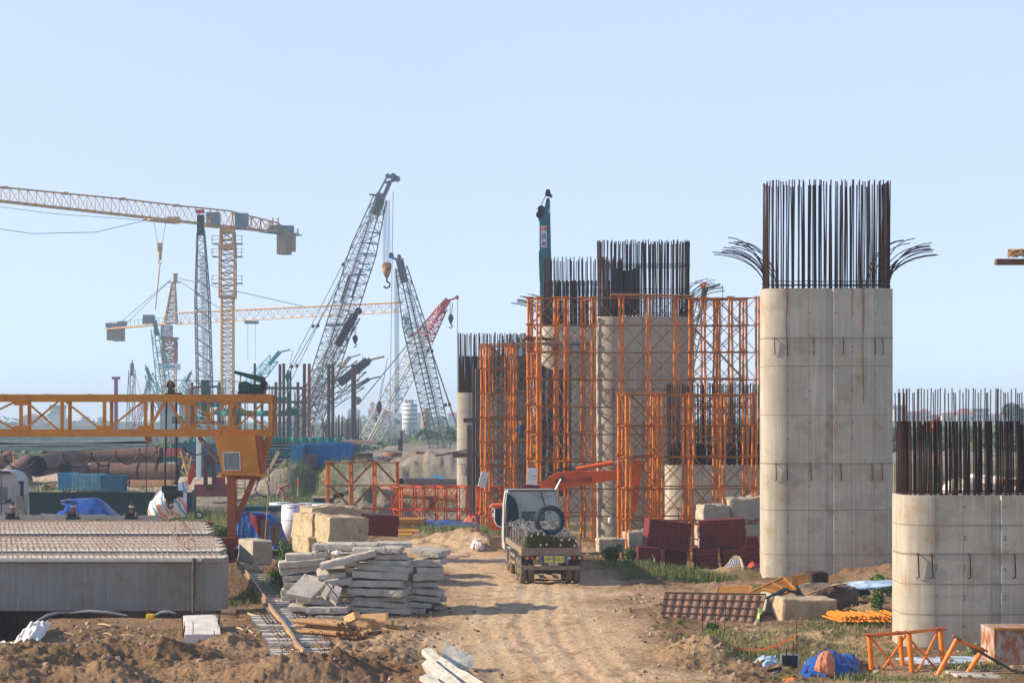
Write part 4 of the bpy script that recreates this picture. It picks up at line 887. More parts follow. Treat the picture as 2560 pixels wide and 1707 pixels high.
# ---------------- rail with sleepers ----------------
RAIL=pm('worn_rail',(.46,.30,.17),(.30,.17,.09),3,.55,.3,stretch=(1,.3,1),c3=(.5,.42,.34))
rp=[(592,1412),(612,1440),(634,1470),(655,1498),(668,1520),(676,1540),(690,1556),(705,1572),(716,1590),(728,1606),(736,1625),(741,1642),(760,1652)]
rpts=[]
for i,(x,y) in enumerate(rp):
    p=G(x,y); rpts.append(Vector((p.x,p.y,.0)))
sm_=[]
for a,b in zip(rpts[:-1],rpts[1:]):
    for k in range(5): sm_.append(a.lerp(b,k/5))
sm_.append(rpts[-1]); 
for i in range(len(sm_)): sm_[i].z=max(.16,hz(sm_[i].x,sm_[i].y)+.12)
for _ in range(30):
    for i in range(1,len(sm_)-1): sm_[i]=sm_[i]*.5+(sm_[i-1]+sm_[i+1])*.25
t=thing('crane_rail','bent rusty crane rail snaking from the gantry wheel to the foreground','rail',(sm_[20].x,sm_[20].y,0)); m=MB()
for off,w_,h_ in((0,.14,.02),(.07,.03,.12),(.14,.075,.045)):
    for a,b in zip(sm_[:-1],sm_[1:]): m.beam(a+Vector((0,0,off)),b+(b-a)*.03+Vector((0,0,off)),w_,h_)
m.build('rail_section',RAIL,t)
NUMS=['first','second','third','fourth','fifth','sixth','seventh','eighth','ninth','tenth','eleventh','twelfth','thirteenth','fourteenth','fifteenth','sixteenth','seventeenth','eighteenth','nineteenth','twentieth','twenty first','twenty second','twenty third','twenty fourth','twenty fifth','twenty sixth']
def LROW(i):
    for n,w in((9,'lowest'),(8,'second'),(7,'third'),(5,'top')):
        if i<n: return (w,NUMS[i])
        i-=n
SLP=pm('sleeper_concrete',(.60,.55,.47),(.44,.39,.33),3,.9,.4,c3=(.26,.2,.15))
di=0;acc=0;k=0;prev=sm_[0]; sl=[]
for i in range(1,len(sm_)):
    seg=(sm_[i]-sm_[i-1]).length; acc+=seg
    if acc>.42: acc=0; sl.append((sm_[i],(sm_[i]-sm_[i-1]).normalized()))
N_=len(sl)
for k,(p,d) in enumerate(sl):
    ang=math.atan2(d.y,d.x)+PI/2; nearb=k>N_*.55
    Lw=1.85 if nearb else 1.0; off=.12 if nearb else .42
    m=rough_box((Lw,.27,.16),(10,2,2),.02,.02,3,k); xf(m,TR((p.x+off,p.y,max(hz(p.x,p.y),.02)+.05),(random.uniform(-.03,.03),random.uniform(-.03,.03),random.uniform(-.05,.05))))
    t=thing('rail_sleeper',(['%s concrete sleeper under the bent crane rail, counted from the foreground end'%NUMS[N_-1-k] if N_-1-k<len(NUMS) else 'far narrow concrete sleeper under the bent crane rail near the gantry'][0]),'sleeper',(p.x,p.y,0),'concrete sleepers under the crane rail'); m.build('sleeper_body',SLP,t)
    if nearb or k%2:
        for q in(-.55,-.3,.55,.85):
            if not nearb and q<0: continue
            m=MB(); b=Vector((p.x+off+q,p.y-.15,max(hz(p.x,p.y),.02)+.12)); m.tube([b,b+Vector((-.03,-.03,.10)),b+Vector((.04,-.03,.15)),b+Vector((.10,-.03,.12)),b+Vector((.11,-.03,.04))],.011,4); m.build('tie_hook',REB,t)
# blue gas bottle
TEA=pm('gas_teal',(.01,.17,.22),(.015,.13,.17),3,.4,.1,c3=(.1,.12,.1))
c=gp(580,1482); t=thing('gas_bottle','teal blue gas bottle standing beside the crane rail','gas bottle',c); c=Vector(c)
m=MB(); m.lathe(c,[(0,.0),(.12,.0),(.13,.02),(.13,.04),(.16,.06),(.165,.12),(.165,.34),(.15,.41),(.09,.46),(.04,.48),(0,.48)],18); m.build('cylinder_body',TEA,t)
m=MB()
for a0,a1 in((.3,2.2),(3.4,5.4)):
    m.grid(lambda u,v,a0=a0,a1=a1:c+Vector((.12*math.cos(a0+(a1-a0)*u),.12*math.sin(a0+(a1-a0)*u),.43+.17*v)),8,2); m.grid(lambda u,v,a0=a0,a1=a1:c+Vector((.11*math.cos(a1-(a1-a0)*u),.11*math.sin(a1-(a1-a0)*u),.43+.17*v)),8,2)
m.build('guard_collar',TEA,t); m=MB(); m.cyl(c+Vector((0,0,.47)),c+Vector((0,0,.55)),.03,n=8); m.build('valve',GT,t)
BLU=pm('blue_tarp',(.02,.095,.36),(.012,.055,.24),2,.45,.35,c3=(.12,.22,.48),c3r=(.62,.8)); 
c=gp(562,1478); rag(560,1482,c.y,.45,.14,BLU,'small crumpled blue sheet beside the gas bottle','tarpaulin',.5,14,5,'tarpaulin')
YJ=pm('yellow_can',(.80,.55,.01),(.7,.45,.01),3,.4,.05); c=gp(375,1545); c.y=68.5; c.x=XP(376,68.5); c.z=ZP(1548,68.5)-.0
t=thing('jerrycan','small yellow plastic jerrycan with a red cap in the shade of the beam','jerrycan',(c.x,c.y,c.z)); m=rough_box((.27,.16,.19),(6,4,5),.03,.004,4,3); xf(m,TR((c.x,c.y,c.z+.10))); m.build('can_body',YJ,t); m=MB(); m.cyl((c.x+.13,c.y,c.z+.11),(c.x+.17,c.y,c.z+.11),.03,n=8); m.build('cap',pm('red_cap',(.5,.02,.02),(.4,.02,.02)),t)
# logs
BARK=pm('log_bark',(.44,.25,.11),(.30,.16,.07),3,.85,.5,stretch=(.4,3,3),c3=(.14,.08,.04)); 
LEND=pm('log_end',(.30,.17,.08),(.2,.11,.05),8,.8,.2); lt=0
logs=[]
for r_,(n,y) in enumerate(((9,1595),(8,1582),(7,1570),(5,1560))):
    for i in range(n): logs.append((835+i*10-r_*3+random.uniform(-2,2)-30*0, y+random.uniform(-2,2)))
for i,(px_,py_) in enumerate(logs):
    Y=62.8+random.uniform(-.15,.15); e=P(px_+10,py_,Y-.2); z=hz(e.x-.3,e.y)+.07+.135*(3 if py_<1565 else 2 if py_<1575 else 1 if py_<1588 else 0); e.z=z
    L_=random.uniform(1.5,1.9); a=e+Vector((-L_*.80,L_*.5+random.uniform(-.2,.3),random.uniform(-.03,.06))); r0=random.uniform(.055,.085)
    m=MB(); mid=e.lerp(a,.5)+Vector((0,0,random.uniform(-.02,.03))); m.tube([e,e.lerp(mid,.5),mid,mid.lerp(a,.5),a],[r0,r0*1.02,r0*.97,r0*.95,r0*.9],9)
    t=thing('log','round log in the %s layer of the cut log pile, %s from its left'%(*LROW(i),),'log',(e.x,e.y,0),'pile of round logs beside the slabs'); m.build('bark',BARK,t)
    k=MB(); k.cyl(e+(e-a).normalized()*-.002,e+(e-a).normalized()*.006,r0*.96,n=9); k.build('cut_end',LEND,t)
TIM=pm('fresh_timber',(.62,.40,.19),(.50,.31,.14),3,.75,.3,stretch=(.4,3,3),c3=(.36,.2,.09))
tb=[((868,1549),(893,1537),.26,.24,'thick squared timber end sticking up over the log pile'),((905,1543),(968,1541),.2,.22,'pale squared timber lying on top behind the logs'),((895,1540),(963,1566),.09,.08,'long thin batten sloping down across the timber heap'),((890,1562),(962,1560),.1,.1,'yellowish batten under the sloping one'),((893,1578),(948,1568),.14,.13,'squared timber pointing right just beyond the log ends'),((900,1590),(948,1580),.12,.11,'darker squared timber low in the timber heap'),((940,1550),(982,1556),.16,.14,'dark timber at the rear right of the heap'),((960,1565),(1002,1570),.18,.17,'short pale log end at the right of the heap'),((965,1580),(1012,1600),.13,.12,'rough timber at the far right foot of the heap'),((890,1587),(925,1597),.14,.13,'mottled log between the logs and the timbers'),((985,1560),(1010,1568),.16,.1,'small dark wood chunk on the right of the heap')]
for i,(a,b,w_,h_,l) in enumerate(tb):
    Y=63.3+.1*i; pa=P(*a,Y); pb=P(*b,Y-.3); m=MB(); m.beam(pa,pb,w_,h_); single('timber',m,TIM if 'dark' not in l else WOOD,l,'timber','squared timbers beside the log pile')
m=MB(); m.grid(lambda u,v:P(968+u*75+v*30*(1-u),1548+30*u+v*6,68-1.4*u-.6*v)+Vector((0,0,.03*math.sin(u*9+v*5))),10,8)
m.grid(lambda u,v:P(968+u*75+v*30*(1-u),1548+30*u+v*6,68-1.4*u-.6*v)+Vector((0,0,-.02+.03*math.sin(u*9+v*5))),10,8); single('bamboo_mat',m,pm('bamboo_mat',(.10,.08,.06),(.2,.16,.11),14,.8,.3,stretch=(1,6,1)),'dark woven mat lying on sand at the right of the timber heap','mat')
# sticks and stones strewn about, individually
STK=pm('bamboo_stick',(.62,.47,.27),(.48,.34,.18),3,.7,.1)
sticks=[((246,1562),(278,1566),.03,'thick short bamboo piece nearest the jerrycan'),((232,1585),(294,1566),.028,'long grey stick in the bamboo scatter'),((250,1580),(292,1571),.02,'pale stick crossing the scatter of bamboo'),((195,1585),(232,1580),.022,'dark rooty stick at the left of the bamboo scatter'),((250,1602),(296,1598),.018,'straight pale stick lowest in the bamboo scatter'),((226,1606),(250,1590),.022,'short slanting grey stick below the others'),((306,1589),(334,1589),.012,'small thin stick right of the bamboo scatter'),((142,1581),(185,1587),.012,'thin stick near the white cloth'),((258,1583),(280,1590),.016,'short stick in the middle of the scatter'),
 ((592,1571),(608,1577),.03,'short bamboo piece beside the rail sleepers'),((632,1571),(676,1612),.035,'long thick bamboo pole leaning beside the near sleepers'),((622,1575),(640,1588),.022,'small stick beside the long bamboo pole'),((620,1535),(672,1556),.035,'dead bamboo pole along the ditch by the rail'),((822,1640),(850,1605),.015,'dry reed stalk standing left in the bundle'),((828,1645),(852,1606),.013,'dry reed stalk in the middle of the bundle'),((838,1642),(868,1610),.012,'dry reed stalk leaning right in the bundle'),((840,1652),(880,1640),.016,'single dry stick lying before the log pile')]
for i,(a,b,r_,l) in enumerate(sticks):
    pa=gp(*a); pb=gp(*b); 
    if 'reed' in l or 'pole leaning' in l: pb=P(*b,pa.y-.1)
    pa.z+=r_; pb.z+=r_; m=MB(); mid=pa.lerp(pb,.5)+Vector((0,0,.03)); m.tube([pa,mid,pb],r_,6); single('stick',m,STK if 'grey' not in l and 'dark' not in l else WOOD,l,'stick','sticks and bamboo strewn on the soil')
m=MB(); m.cyl(P(558,1528,71),P(594,1531,70.6),.11,n=10); single('dark_log',m,pm('bark',(0,0,0)),'short dark log lying at the right end of the nearest beam','log')
m=MB(); random.seed(5)
for i in range(2300):
    while 1:
        x=random.uniform(-80,2600);y=random.uniform(1480,1706); Y=GY(y); X=XP(x,Y)
        if road_d(np.array([X]),np.array([Y]))[0]>random.uniform(1.5,4) and not(x<480 and y<1545): break
    z=hz(X,Y); 
    if z<-.3: continue
    r_=random.choice([.015,.02,.03,.035,.05,.07,.09]) if i<900 else random.choice([.015,.02,.03,.045,.07]); k=rough_box((r_*2,r_*1.6,r_*1.3),(2,2,2),r_*.5,r_*.4,8,i); xf(k,TR((X,Y,z+r_*.25),(random.random(),random.random(),random.random()*6))); m.add(k.v,k.f,int(i>=900),False)
single('rubble',m,[pm('rubble_stone',(.42,.31,.22),(.26,.18,.12),9,.9,.3,c3=(.5,.42,.33)),pm('clod_earth',(.20,.115,.062),(.13,.075,.042),6,.95,.3)],'small stones and clods strewn over the soil','rubble',kind='stuff',org=Vector((0,60,0)))
# white cloths
random.seed(11)
def drape(pts,Y0,Y1,mat,label,cat,name,h=.4,n=26,seed=1,amp=.16):
    """cloth laid over a heap whose outline is the given quad (px,py) left-low, right-low, right-top, left-top"""
    q=[P(x,y,Y) for (x,y),Y in zip(pts,(Y0,Y0,Y1,Y1))]; m=MB()
    def fn(u,v,o=0):
        p=q[0].lerp(q[1],u).lerp(q[3].lerp(q[2],u),v); b=math.sin(u*PI)**.6*math.sin(min(1,v*1.0)*PI)**.5
        k=float(fbm(np.array([u*5+seed]),np.array([v*4]),4,seed,.6)[0]); k2=abs(float(fbm(np.array([u*3+v*2+seed]),np.array([v*3-u]),3,seed+9)[0]))
        return p+Vector((k*amp*.6,-k*amp,b*h+k2*amp*1.3+k*amp*.5-.05*o))
    m.grid(fn,n,n); m.grid(lambda u,v:fn(1-u,v,1),n,n); return single(name,m,mat,label,cat)
drape([(18,1632),(95,1605),(128,1565),(75,1570)],61,66,CLO,'crumpled white cloth draped over the soil mound at the left edge','cloth','cloth_sheet',.35,30,4,.2)
drape([(-20,1640),(28,1630),(30,1612),(-20,1620)],61,63,CLO,'smaller dirty white cloth at the very left edge','cloth','cloth_sheet',.15,16,7,.15)
for k,(x0,y0,x1,y1,l) in enumerate(((92,1552,170,1530,'grey rim of a sheet edge curving round the left of the black pit'),(170,1532,318,1538,'thin grey sheet edge along the soil just under the nearest beam'),(385,1538,440,1533,'short grey sheet edge near the footing'))):
    m=MB(); Y=70.0; a=P(x0,y0,Y-.6*(k==0)-(1.5 if k==0 else 0));b=P(x1,y1,Y); m.tube([a,a.lerp(b,.35)+Vector((0,0,.10)),a.lerp(b,.7)+Vector((0,0,.08)),b],[.03,.05,.05,.03],6); single('sheet_edge',m,pm('grey_sheet',(.34,.33,.34),(.25,.24,.24),3),l,'sheet','grey sheet edges at the pit rim')
# ---------------- flatbed lorry seen from behind ----------------
TW=pm('cab_white',(.50,.50,.44),(.40,.40,.35),1.5,.5,.03,c3=(.30,.26,.21),c3r=(.54,.75))
TD=pm('dusty_chassis',(.30,.22,.15),(.20,.15,.10),3,.85,.3,c3=(.12,.09,.07))
TDK=pm('dark_chassis',(.02,.018,.016),(.05,.04,.03),4,.7,.2)
TYR=pm('muddy_tyre',(.10,.075,.055),(.20,.15,.10),5,.95,.6,c3=(.06,.05,.04))
NAV=pm('navy_panel',(.012,.022,.035),(.02,.03,.045),3,.4,.05)
YR=83.6; def_=None
tz=0.0; XC=XP(1378,YR); tr=thing('lorry','muddy flatbed lorry with white cab seen from behind, loaded with rebar','lorry',(XC,YR,0))
yaw=.085   # the lorry points slightly to the left as it goes away
def tp(x,y,z): # local: x right, y forward from the tail, z up
    return Vector((XC+x*math.cos(yaw)-y*math.sin(yaw)*1.0,YR+y*math.cos(yaw)+x*math.sin(yaw),z))
def tbox(m,x0,x1,y0,y1,z0,z1,mi=0):
    c=[tp(x,y,z) for z in(z0,z1) for y in(y0,y1) for x in(x0,x1)]
    return m.add(c,[(0,2,3,1),(4,5,7,6),(0,1,5,4),(2,6,7,3),(0,4,6,2),(1,3,7,5)],mi)
def part(name,boxes,mat,par=None,label=None):
    m=MB()
    for b in boxes: tbox(m,*b)
    return m.build(name,mat,par or tr,label=label)
dz=ZP(1371,YR)   # deck height at the tail ~1.5
bed=part('flatbed',[(-1.23,1.25,0,8.2,dz-.05,dz+.02),(-1.25,1.27,-.02,.06,dz-.27,dz+.03),(-1.25,-1.19,.06,8.2,dz-.22,dz+.03),(1.21,1.27,.06,8.2,dz-.22,dz+.03),(-1.26,1.28,-.035,.02,dz+.02,dz+.045)],TD)
part('chassis_rail',[(-.48,-.36,.1,8.5,.85,dz-.1),(.36,.48,.1,8.5,.85,dz-.1)],TD)
part('cross_member',[(-.40,.42,.02,.08,.62,dz-.28)],TD)
part('under_run_bar',[(-1.14,1.2,-.10,.03,.64,.80)],TD)
part('bar_bracket',[(-.52,-.40,-.06,.05,.85,dz-.27),(.60,.72,-.06,.05,.85,dz-.27)],TD)
for sx in(-1,1):
    lx=-.80 if sx<0 else .98
    lb=part('lamp_board',[(lx-.36,lx+.36,-.05,-.01,dz-.48,dz-.29)],TDK)
    for k,c in enumerate(('amber','red','pale')if sx<0 else('pale','red','pale')):
        col={'amber':(.65,.25,.06),'red':(.5,.015,.02),'pale':(.55,.42,.30)}[c]; p=tp(lx-.22+k*.22,-.06,dz-.385); m=MB(); m.cyl(p,p+Vector((0,-.03,0)),.065,n=14); m.build('tail_lamp',pm(c+'_lamp',col,tuple(q*.8 for q in col),5,.3,0),lb,label=c+' round tail lamp')
m=MB(); p=tp(-.66,-.07,.98); m.cyl(p,p+Vector((0,-.05,0)),.12,n=16); m.build('tow_light',TD,tr)
YEL=pm('plate_yellow',(.80,.70,.06),(.68,.58,.08),4,.5,.05); BLUF=pm('plate_blue',(.05,.12,.42),(.04,.1,.35)); INK=pm('plate_ink',(.03,.04,.05),(.05,.06,.06)); WPL=pm('plate_white',(.70,.70,.66),(.5,.5,.46),5)
pl=part('yellow_plate',[(-.36,.62,-.075,-.055,dz-.58,dz-.29)],BLUF,label='wide yellow registration plate with blue ends')
for a,b in((-.29,.08),(.14,.54)): part('plate_field',[(a,b,-.085,-.075,dz-.57,dz-.30)],YEL,pl)
text('plate_text','18RM',.235,INK,pl,tp(-.105,-.088,dz-.435),(R(90),0,yaw),sx=.62); text('plate_text','003.20',.235,INK,pl,tp(.34,-.088,dz-.435),(R(90),0,yaw),sx=.62)
p2=part('white_plate',[(-.12,.28,-.075,-.055,.83,1.03)],WPL,label='small white registration plate'); text('plate_text','18RK',.10,INK,p2,tp(.08,-.08,.975),(R(90),0,yaw)); text('plate_text','007.30',.10,INK,p2,tp(.08,-.08,.885),(R(90),0,yaw))
part('plate_lamp',[(.03,.13,-.1,-.06,dz-.70,dz-.64)],pm('amber_lamp',(0,0,0)))
# wheels: twin tyres on two rear axles, singles in front
def wheel(x,y,w=.27,r=.52,axle='rear'):
    m=MB(); c=tp(x,y,r+.01); ax=Vector((math.cos(yaw),math.sin(yaw),0)); n=36
    prof=[(.28,-w/2),(.46,-w/2),(r-.03,-w/2+.02),(r,-w/2+.06),(r,w/2-.06),(r-.03,w/2-.02),(.46,w/2),(.28,w/2)]; a,b,d=frame(ax); vs=[]
    for rr,z in prof:
        for i in range(n):
            t=2*PI*i/n; k=rr*(1-.018*(i%2)*(rr>r-.04)); vs.append(c+a*(k*math.cos(t))+b*(k*math.sin(t))+ax*z)
    m.add(vs,[(j*n+i,j*n+(i+1)%n,(j+1)*n+(i+1)%n,(j+1)*n+i) for j in range(len(prof)-1) for i in range(n)],0,False); wo=m.build('wheel',TYR,tr)
    m=MB(); m.cyl(c-ax*(w/2-.06),c+ax*(w/2-.06),.285,n=20); m.cyl(c-ax*(w/2+.02),c+ax*(w/2+.02),.13,n=12); m.build('rim',TD,wo); return wo
for y in(.95,2.3):
    for x in(-1.13,-.79,.82,1.16): wheel(x,y)
for y in(6.5,8.2): 
    for x in(-1.02,1.05): wheel(x,y,.32)
m=MB(); m.cyl(tp(-1.0,.95,.53),tp(1.0,.95,.53),.09,n=10); m.lathe(tp(.02,.95,.55),[(0,-.22),(.17,-.15),(.2,0),(.17,.15),(0,.22)],12,axis='y'); m.build('axle',TDK,tr)
m=MB(); m.cyl(tp(-1.0,2.3,.53),tp(1.0,2.3,.53),.09,n=10); m.build('axle',TDK,tr)
part('mud_flap',[(-1.24,-.52,.1,.12,.85,dz-.3),(.58,1.26,.1,.12,.85,dz-.3)],TDK)
part('mudguard',[(-1.24,-.85,5.85,5.9,.5,1.15),(-1.24,-.85,5.85,7.1,1.13,1.18),(-1.24,-.85,7.6,7.65,.5,1.15)],TW)
part('side_guard',[(-1.24,-1.21,3.2,5.6,.62,.74),(-1.24,-1.21,3.2,5.6,.92,1.04),(-1.24,-1.21,3.4,3.46,.55,1.3),(-1.24,-1.21,5.3,5.36,.55,1.3)],TD)
part('fuel_tank',[(.6,1.15,3.8,5.4,.55,1.1)],TD)
# cab
Yc=8.6; cw=1.25; ct=ZP(1222,YR+Yc)
cm=MB(); prof=[(-cw,.95),(-cw-.02,1.5),(-cw+.03,3.0),(-cw+.10,ct-.18),(-cw+.2,ct-.03),(cw-.2,ct-.03),(cw-.10,ct-.18),(cw-.03,3.0),(cw+.02,1.5),(cw,.95)]
n=len(prof); vs=[tp(x,Yc,z) for x,z in prof]+[tp(x,Yc+1.5,z) for x,z in prof]+[tp(x*.93,Yc+2.25,min(z,ct-.35)) for x,z in prof]
cm.add(vs,[tuple(range(n))]+[(j*n+i,(j+1)*n+i,(j+1)*n+(i+1)%n,j*n+(i+1)%n) for j in range(2) for i in range(n)]+[tuple(range(2*n,3*n))[::-1]]); cab=cm.build('cab',TW,tr)
part('roof_lip',[(-cw+.0,cw-.02,Yc-.12,Yc+.1,ct-.05,ct+.0)],TW,cab); part('roof_gap',[(-cw+.25,cw-.2,Yc-.05,Yc,ct-.10,ct-.055)],TDK,cab)
m=MB(); m.tube([tp(-cw+.05,Yc-.05,ct-.12),tp(-cw-.02,Yc-.06,ct-.5),tp(-cw-.04,Yc-.05,2.2),tp(-cw-.04,Yc-.05,1.3)],.035,6); m.build('side_edge',TW,cab)
m=MB(); m.tube([tp(cw-.12,Yc-.05,ct-.06),tp(cw-.06,Yc-.06,ct-.5),tp(cw-.02,Yc-.05,2.4)],.04,6); m.build('side_edge',TW,cab)
m=MB(); arc=[(-1.17,ct-.22)]+[(-1.17+.55*math.sin(a),1.9+ (ct-.22-1.9)*math.cos(a)**.55) for a in np.linspace(.02,1.52,10)]+[(-.60,1.2),(-1.17,1.2)]
k=len(arc); m.add([tp(x,Yc-.30,z) for x,z in arc]+[tp(x,Yc-.0,z) for x,z in arc],[tuple(range(k))]+[(i,k+i,k+(i+1)%k,(i+1)%k) for i in range(k)]+[tuple(range(k,2*k))[::-1]]); m.build('wind_deflector',NAV,cab)
part('rear_window',[(-.42,.56,Yc-.02,Yc+.02,2.30,2.66)],pm('cab_glass',(.06,.09,.09),(.10,.13,.12),2,.12,0,spec=.8),cab); part('window_seal',[(-.46,.60,Yc-.012,Yc+.02,2.26,2.30),(-.46,.60,Yc-.012,Yc+.02,2.66,2.70),(-.46,-.42,Yc-.012,Yc+.02,2.30,2.66),(.56,.60,Yc-.012,Yc+.02,2.30,2.66)],TDK,cab)
for k in range(4): part('pressed_rib',[(-.38,.72-.02*k,Yc-.018,Yc,3.16-.11*k,3.20-.11*k)],TW,cab)
part('handle',[(.72,1.02,Yc-.04,Yc,2.20,2.23)],TDK,cab)
m=MB(); m.tube([tp(.15,Yc-.03,ct-.3),tp(.6,Yc-.04,ct-.42),tp(.95,Yc-.04,ct-.32)],.008,4); m.tube([tp(.42,Yc-.04,ct-.12),tp(.6,Yc-.08,3.0),tp(.85,Yc-.1,2.6)],.02,5); m.build('air_hose',TDK,cab)
# stakes along the bed
for y in(.05,1.4,2.8,4.2,5.6): part('side_stake',[(-1.22,-1.17,y,y+.06,dz,dz+(.80 if y<3 else .95))],TD)
part('side_stake',[(1.2,1.26,.02,.08,dz,dz+.62)],TD); part('head_board',[(-1.2,1.22,8.1,8.18,dz,dz+.55)],TD)
# load: long coils of bars (grey straight bundles) with green painted ends
GBAR=pm('grey_bar',(.22,.205,.195),(.13,.125,.12),5,.5,.3,metal=.2,stretch=(4,.3,4),c3=(.12,.11,.11))
OLV=pm('olive_ends',(.20,.15,.012),(.08,.065,.01),9,.7,.3,c3=(.03,.03,.01),contrast=(.4,.6))
rows_=[(7,dz+.14,0),(6,dz+.33,.1),(6,dz+.50,0)]; bi=0
bundles=[]
for i in range(8): bundles.append((-1.0+i*.285,dz+.15))
for i in range(8): bundles.append((-.98+i*.28,dz+.37))
for i in range(3): bundles.append((-.88+i*.27,dz+.57))
random.seed(3)
for i,(x,z) in enumerate(bundles):
    nm=('bottom','middle','top')[0 if i<8 else 1 if i<16 else 2]; kk=i if i<8 else i-8 if i<16 else i-16
    t=thing('bar_bundle','%s bundle from the left in the %s layer of green ended bars on the lorry'%(ordn(kk) if kk else 'first',nm),'rebar bundle',tp(x,0,z),'bar bundles on the lorry')
    m=MB()
    for k in range(15):
        a=k*2.4; r_=.040*math.sqrt(k); dx,dzz=r_*math.cos(a),r_*math.sin(a); pts=[]
        for q in range(6): y=.12+q*1.5; j=.035 if q else 0; pts.append(tp(x*(1+.0*q)+dx+random.uniform(-j,j),y,z+dzz+random.uniform(-j,j)+.05*math.sin(q*1.1)*(q>0)))
        m.tube(pts,.019,5)
    m.build('bars',GBAR,t); m=MB()
    for k in range(15):
        a=k*2.4; r_=.040*math.sqrt(k); dx,dzz=r_*math.cos(a),r_*math.sin(a); e=tp(x+dx,.02+random.uniform(-.03,.05),z+dzz); m.cyl(e,tp(x+dx,.3,z+dzz),.025,n=6)
    m.build('painted_ends',OLV,t)
    if random.random()<.5: m=MB(); c=tp(x+random.uniform(-.06,.06),-.03,z+random.uniform(-.04,.05)); m.box(c,(.075,.006,.085),(0,random.uniform(-.8,.8),0)); m.build('paper_tag',WPL,t)
m=MB(); RX=[(-1.05,dz+.62),(-.7,dz+.74),(-.3,dz+.68),(.1,dz+.66),(.5,dz+.66),(.9,dz+.60)]
for j,(x,z) in enumerate(RX):
    for k in range(26):
        pts=[tp(x+random.uniform(-.2,.2),1.5+q*1.6+random.uniform(-.2,.2),z+random.uniform(-.12,.08)+(.12 if q==3 else 0)-(.25 if q==0 else 0)) for q in range(5)]; m.tube(pts,.015,4)
single('loose_bars',m,GBAR,'heap of loose grey bars sagging over the load behind the cab','steel bars',kind='stuff')
m=MB(); c=tp(.22+0,1.2,0); c=P(1374,1361,YR+1.2); c.z=ZP(1300,YR+1.2)
for k in range(120):
    r_=.45+.20*((k*.618)%1); yo=random.uniform(-.16,.16); tl=random.uniform(-.02,.02); ro=(.55-abs(r_-.55))
    m.tube([c+Vector((r_*math.cos(t_),yo+tl*math.cos(t_*2+k),r_*.98*math.sin(t_)+random.uniform(-.006,.006))) for t_ in np.linspace(0,2*PI,25)[:-1]],.013,4,closed=True)
WB=pm('wire_blue_black',(.035,.05,.07),(.075,.095,.12),4,.45,.1,metal=.3)
random.seed(21)
co_=single('wire_coil',m,WB,'big blue black coil of wire standing upright on the lorry load','wire coil')
# ---------------- excavator behind the lorry ----------------
EXO=pm('excavator_orange',(.68,.115,.012),(.55,.085,.010),1.5,.5,.1,c3=(.3,.08,.03),c3r=(.62,.75))
ex=thing('excavator','orange excavator half hidden behind the lorry, its boom reaching right','excavator',(XP(1262,103),103,0)); Y=102
def yprism(name,pts,Ya,th,mat,par=None,label=None):
    m=MB(); m.prism([(XP(x,Ya),ZP(y,Ya)) for x,y in pts],Ya,Ya+th,'y'); return m.build(name,mat,par or ex,label=label)
bm=yprism('boom',[(1346,1222),(1352,1210),(1375,1190),(1400,1180),(1440,1178),(1548,1176),(1556,1172),(1556,1200),(1545,1198),(1490,1207),(1440,1216),(1420,1220),(1380,1232),(1350,1240)],Y,.5,EXO)
yprism('stick_arm',[(1568,1155),(1600,1148),(1606,1165),(1600,1210),(1592,1270),(1582,1295),(1576,1290),(1580,1240),(1578,1200),(1566,1180)],Y,.45,EXO)
m=MB(); m.cyl(P(1440,1173,Y-.2),P(1528,1157,Y-.2),.12,n=12); m.cyl(P(1524,1158,Y-.2),P(1532,1156,Y-.2),.15,n=12); m.build('cylinder',EXO,ex)
CHR=pm('chrome_rod',(.62,.64,.68),(.5,.52,.56),3,.25,0,metal=.6); m=MB(); m.cyl(P(1528,1157,Y-.2),P(1566,1149,Y-.2),.06,n=10); m.cyl(P(1404,1196,Y-.35),P(1388,1225,Y-.35),.055,n=10); m.build('piston_rod',CHR,ex)
m=MB(); m.cyl(P(1405,1195,Y-.4),P(1405,1195,Y+.1),.09,n=12); m.build('pivot_pin',BLK,ex)
m=MB(); m.tube([P(1352,1208,Y),P(1372,1186,Y),P(1395,1174,Y),P(1425,1168,Y),P(1440,1172,Y)],.035,5); m.tube([P(1356,1208,Y+.2),P(1380,1180,Y+.2),P(1405,1172,Y+.2),P(1440,1176,Y+.2)],.03,5); m.build('hydraulic_hose',BLK,ex)
text('boom_lettering','移動式クレーン仕様機',.27,BLK,ex,P(1433,1201.5,Y-.01),(R(90),R(-3)*-1*-1,0),sx=.72)
yprism('cab_body',[(1222,1270),(1230,1262),(1300,1262),(1300,1324),(1225,1324),(1220,1310)],Y+.4,2.6,EXO,label='orange engine house of the excavator')
yprism('cab_window',[(1237,1272),(1254,1270),(1254,1316),(1240,1310),(1236,1300)],Y+.36,.06,NAV)
m=MB(); m.tube([P(1237,1273,Y+.3),P(1236,1300,Y+.3),P(1241,1312,Y+.3),P(1254,1318,Y+.3)],.03,5); m.build('mirror_frame',WHT,ex)
yprism('warning_label',[(1229,1269),(1236,1268),(1237,1292),(1230,1292)],Y+.35,.04,WHT); yprism('red_mark',[(1230,1276),(1235,1275),(1235,1281),(1230,1281)],Y+.33,.03,pm('red_mark',(.5,.02,.03)))
yprism('track',[(1226,1342),(1320,1340),(1330,1352),(1322,1366),(1230,1368),(1222,1356)],Y-.4,.7,pm('mud_track',(.32,.22,.13),(.18,.12,.08),4,.9,.6))
yprism('roof_beacon',[(1300,1218),(1312,1212),(1330,1212),(1350,1214),(1350,1222),(1300,1222)],YR+16,.6,pm('dark_red_cowl',(.16,.01,.03),(.1,.01,.02)))
for k in range(7): yprism('track_shoe',[(1228+k*13,1366),(1238+k*13,1366),(1238+k*13,1371),(1228+k*13,1371)],Y-.45,.8,TD)
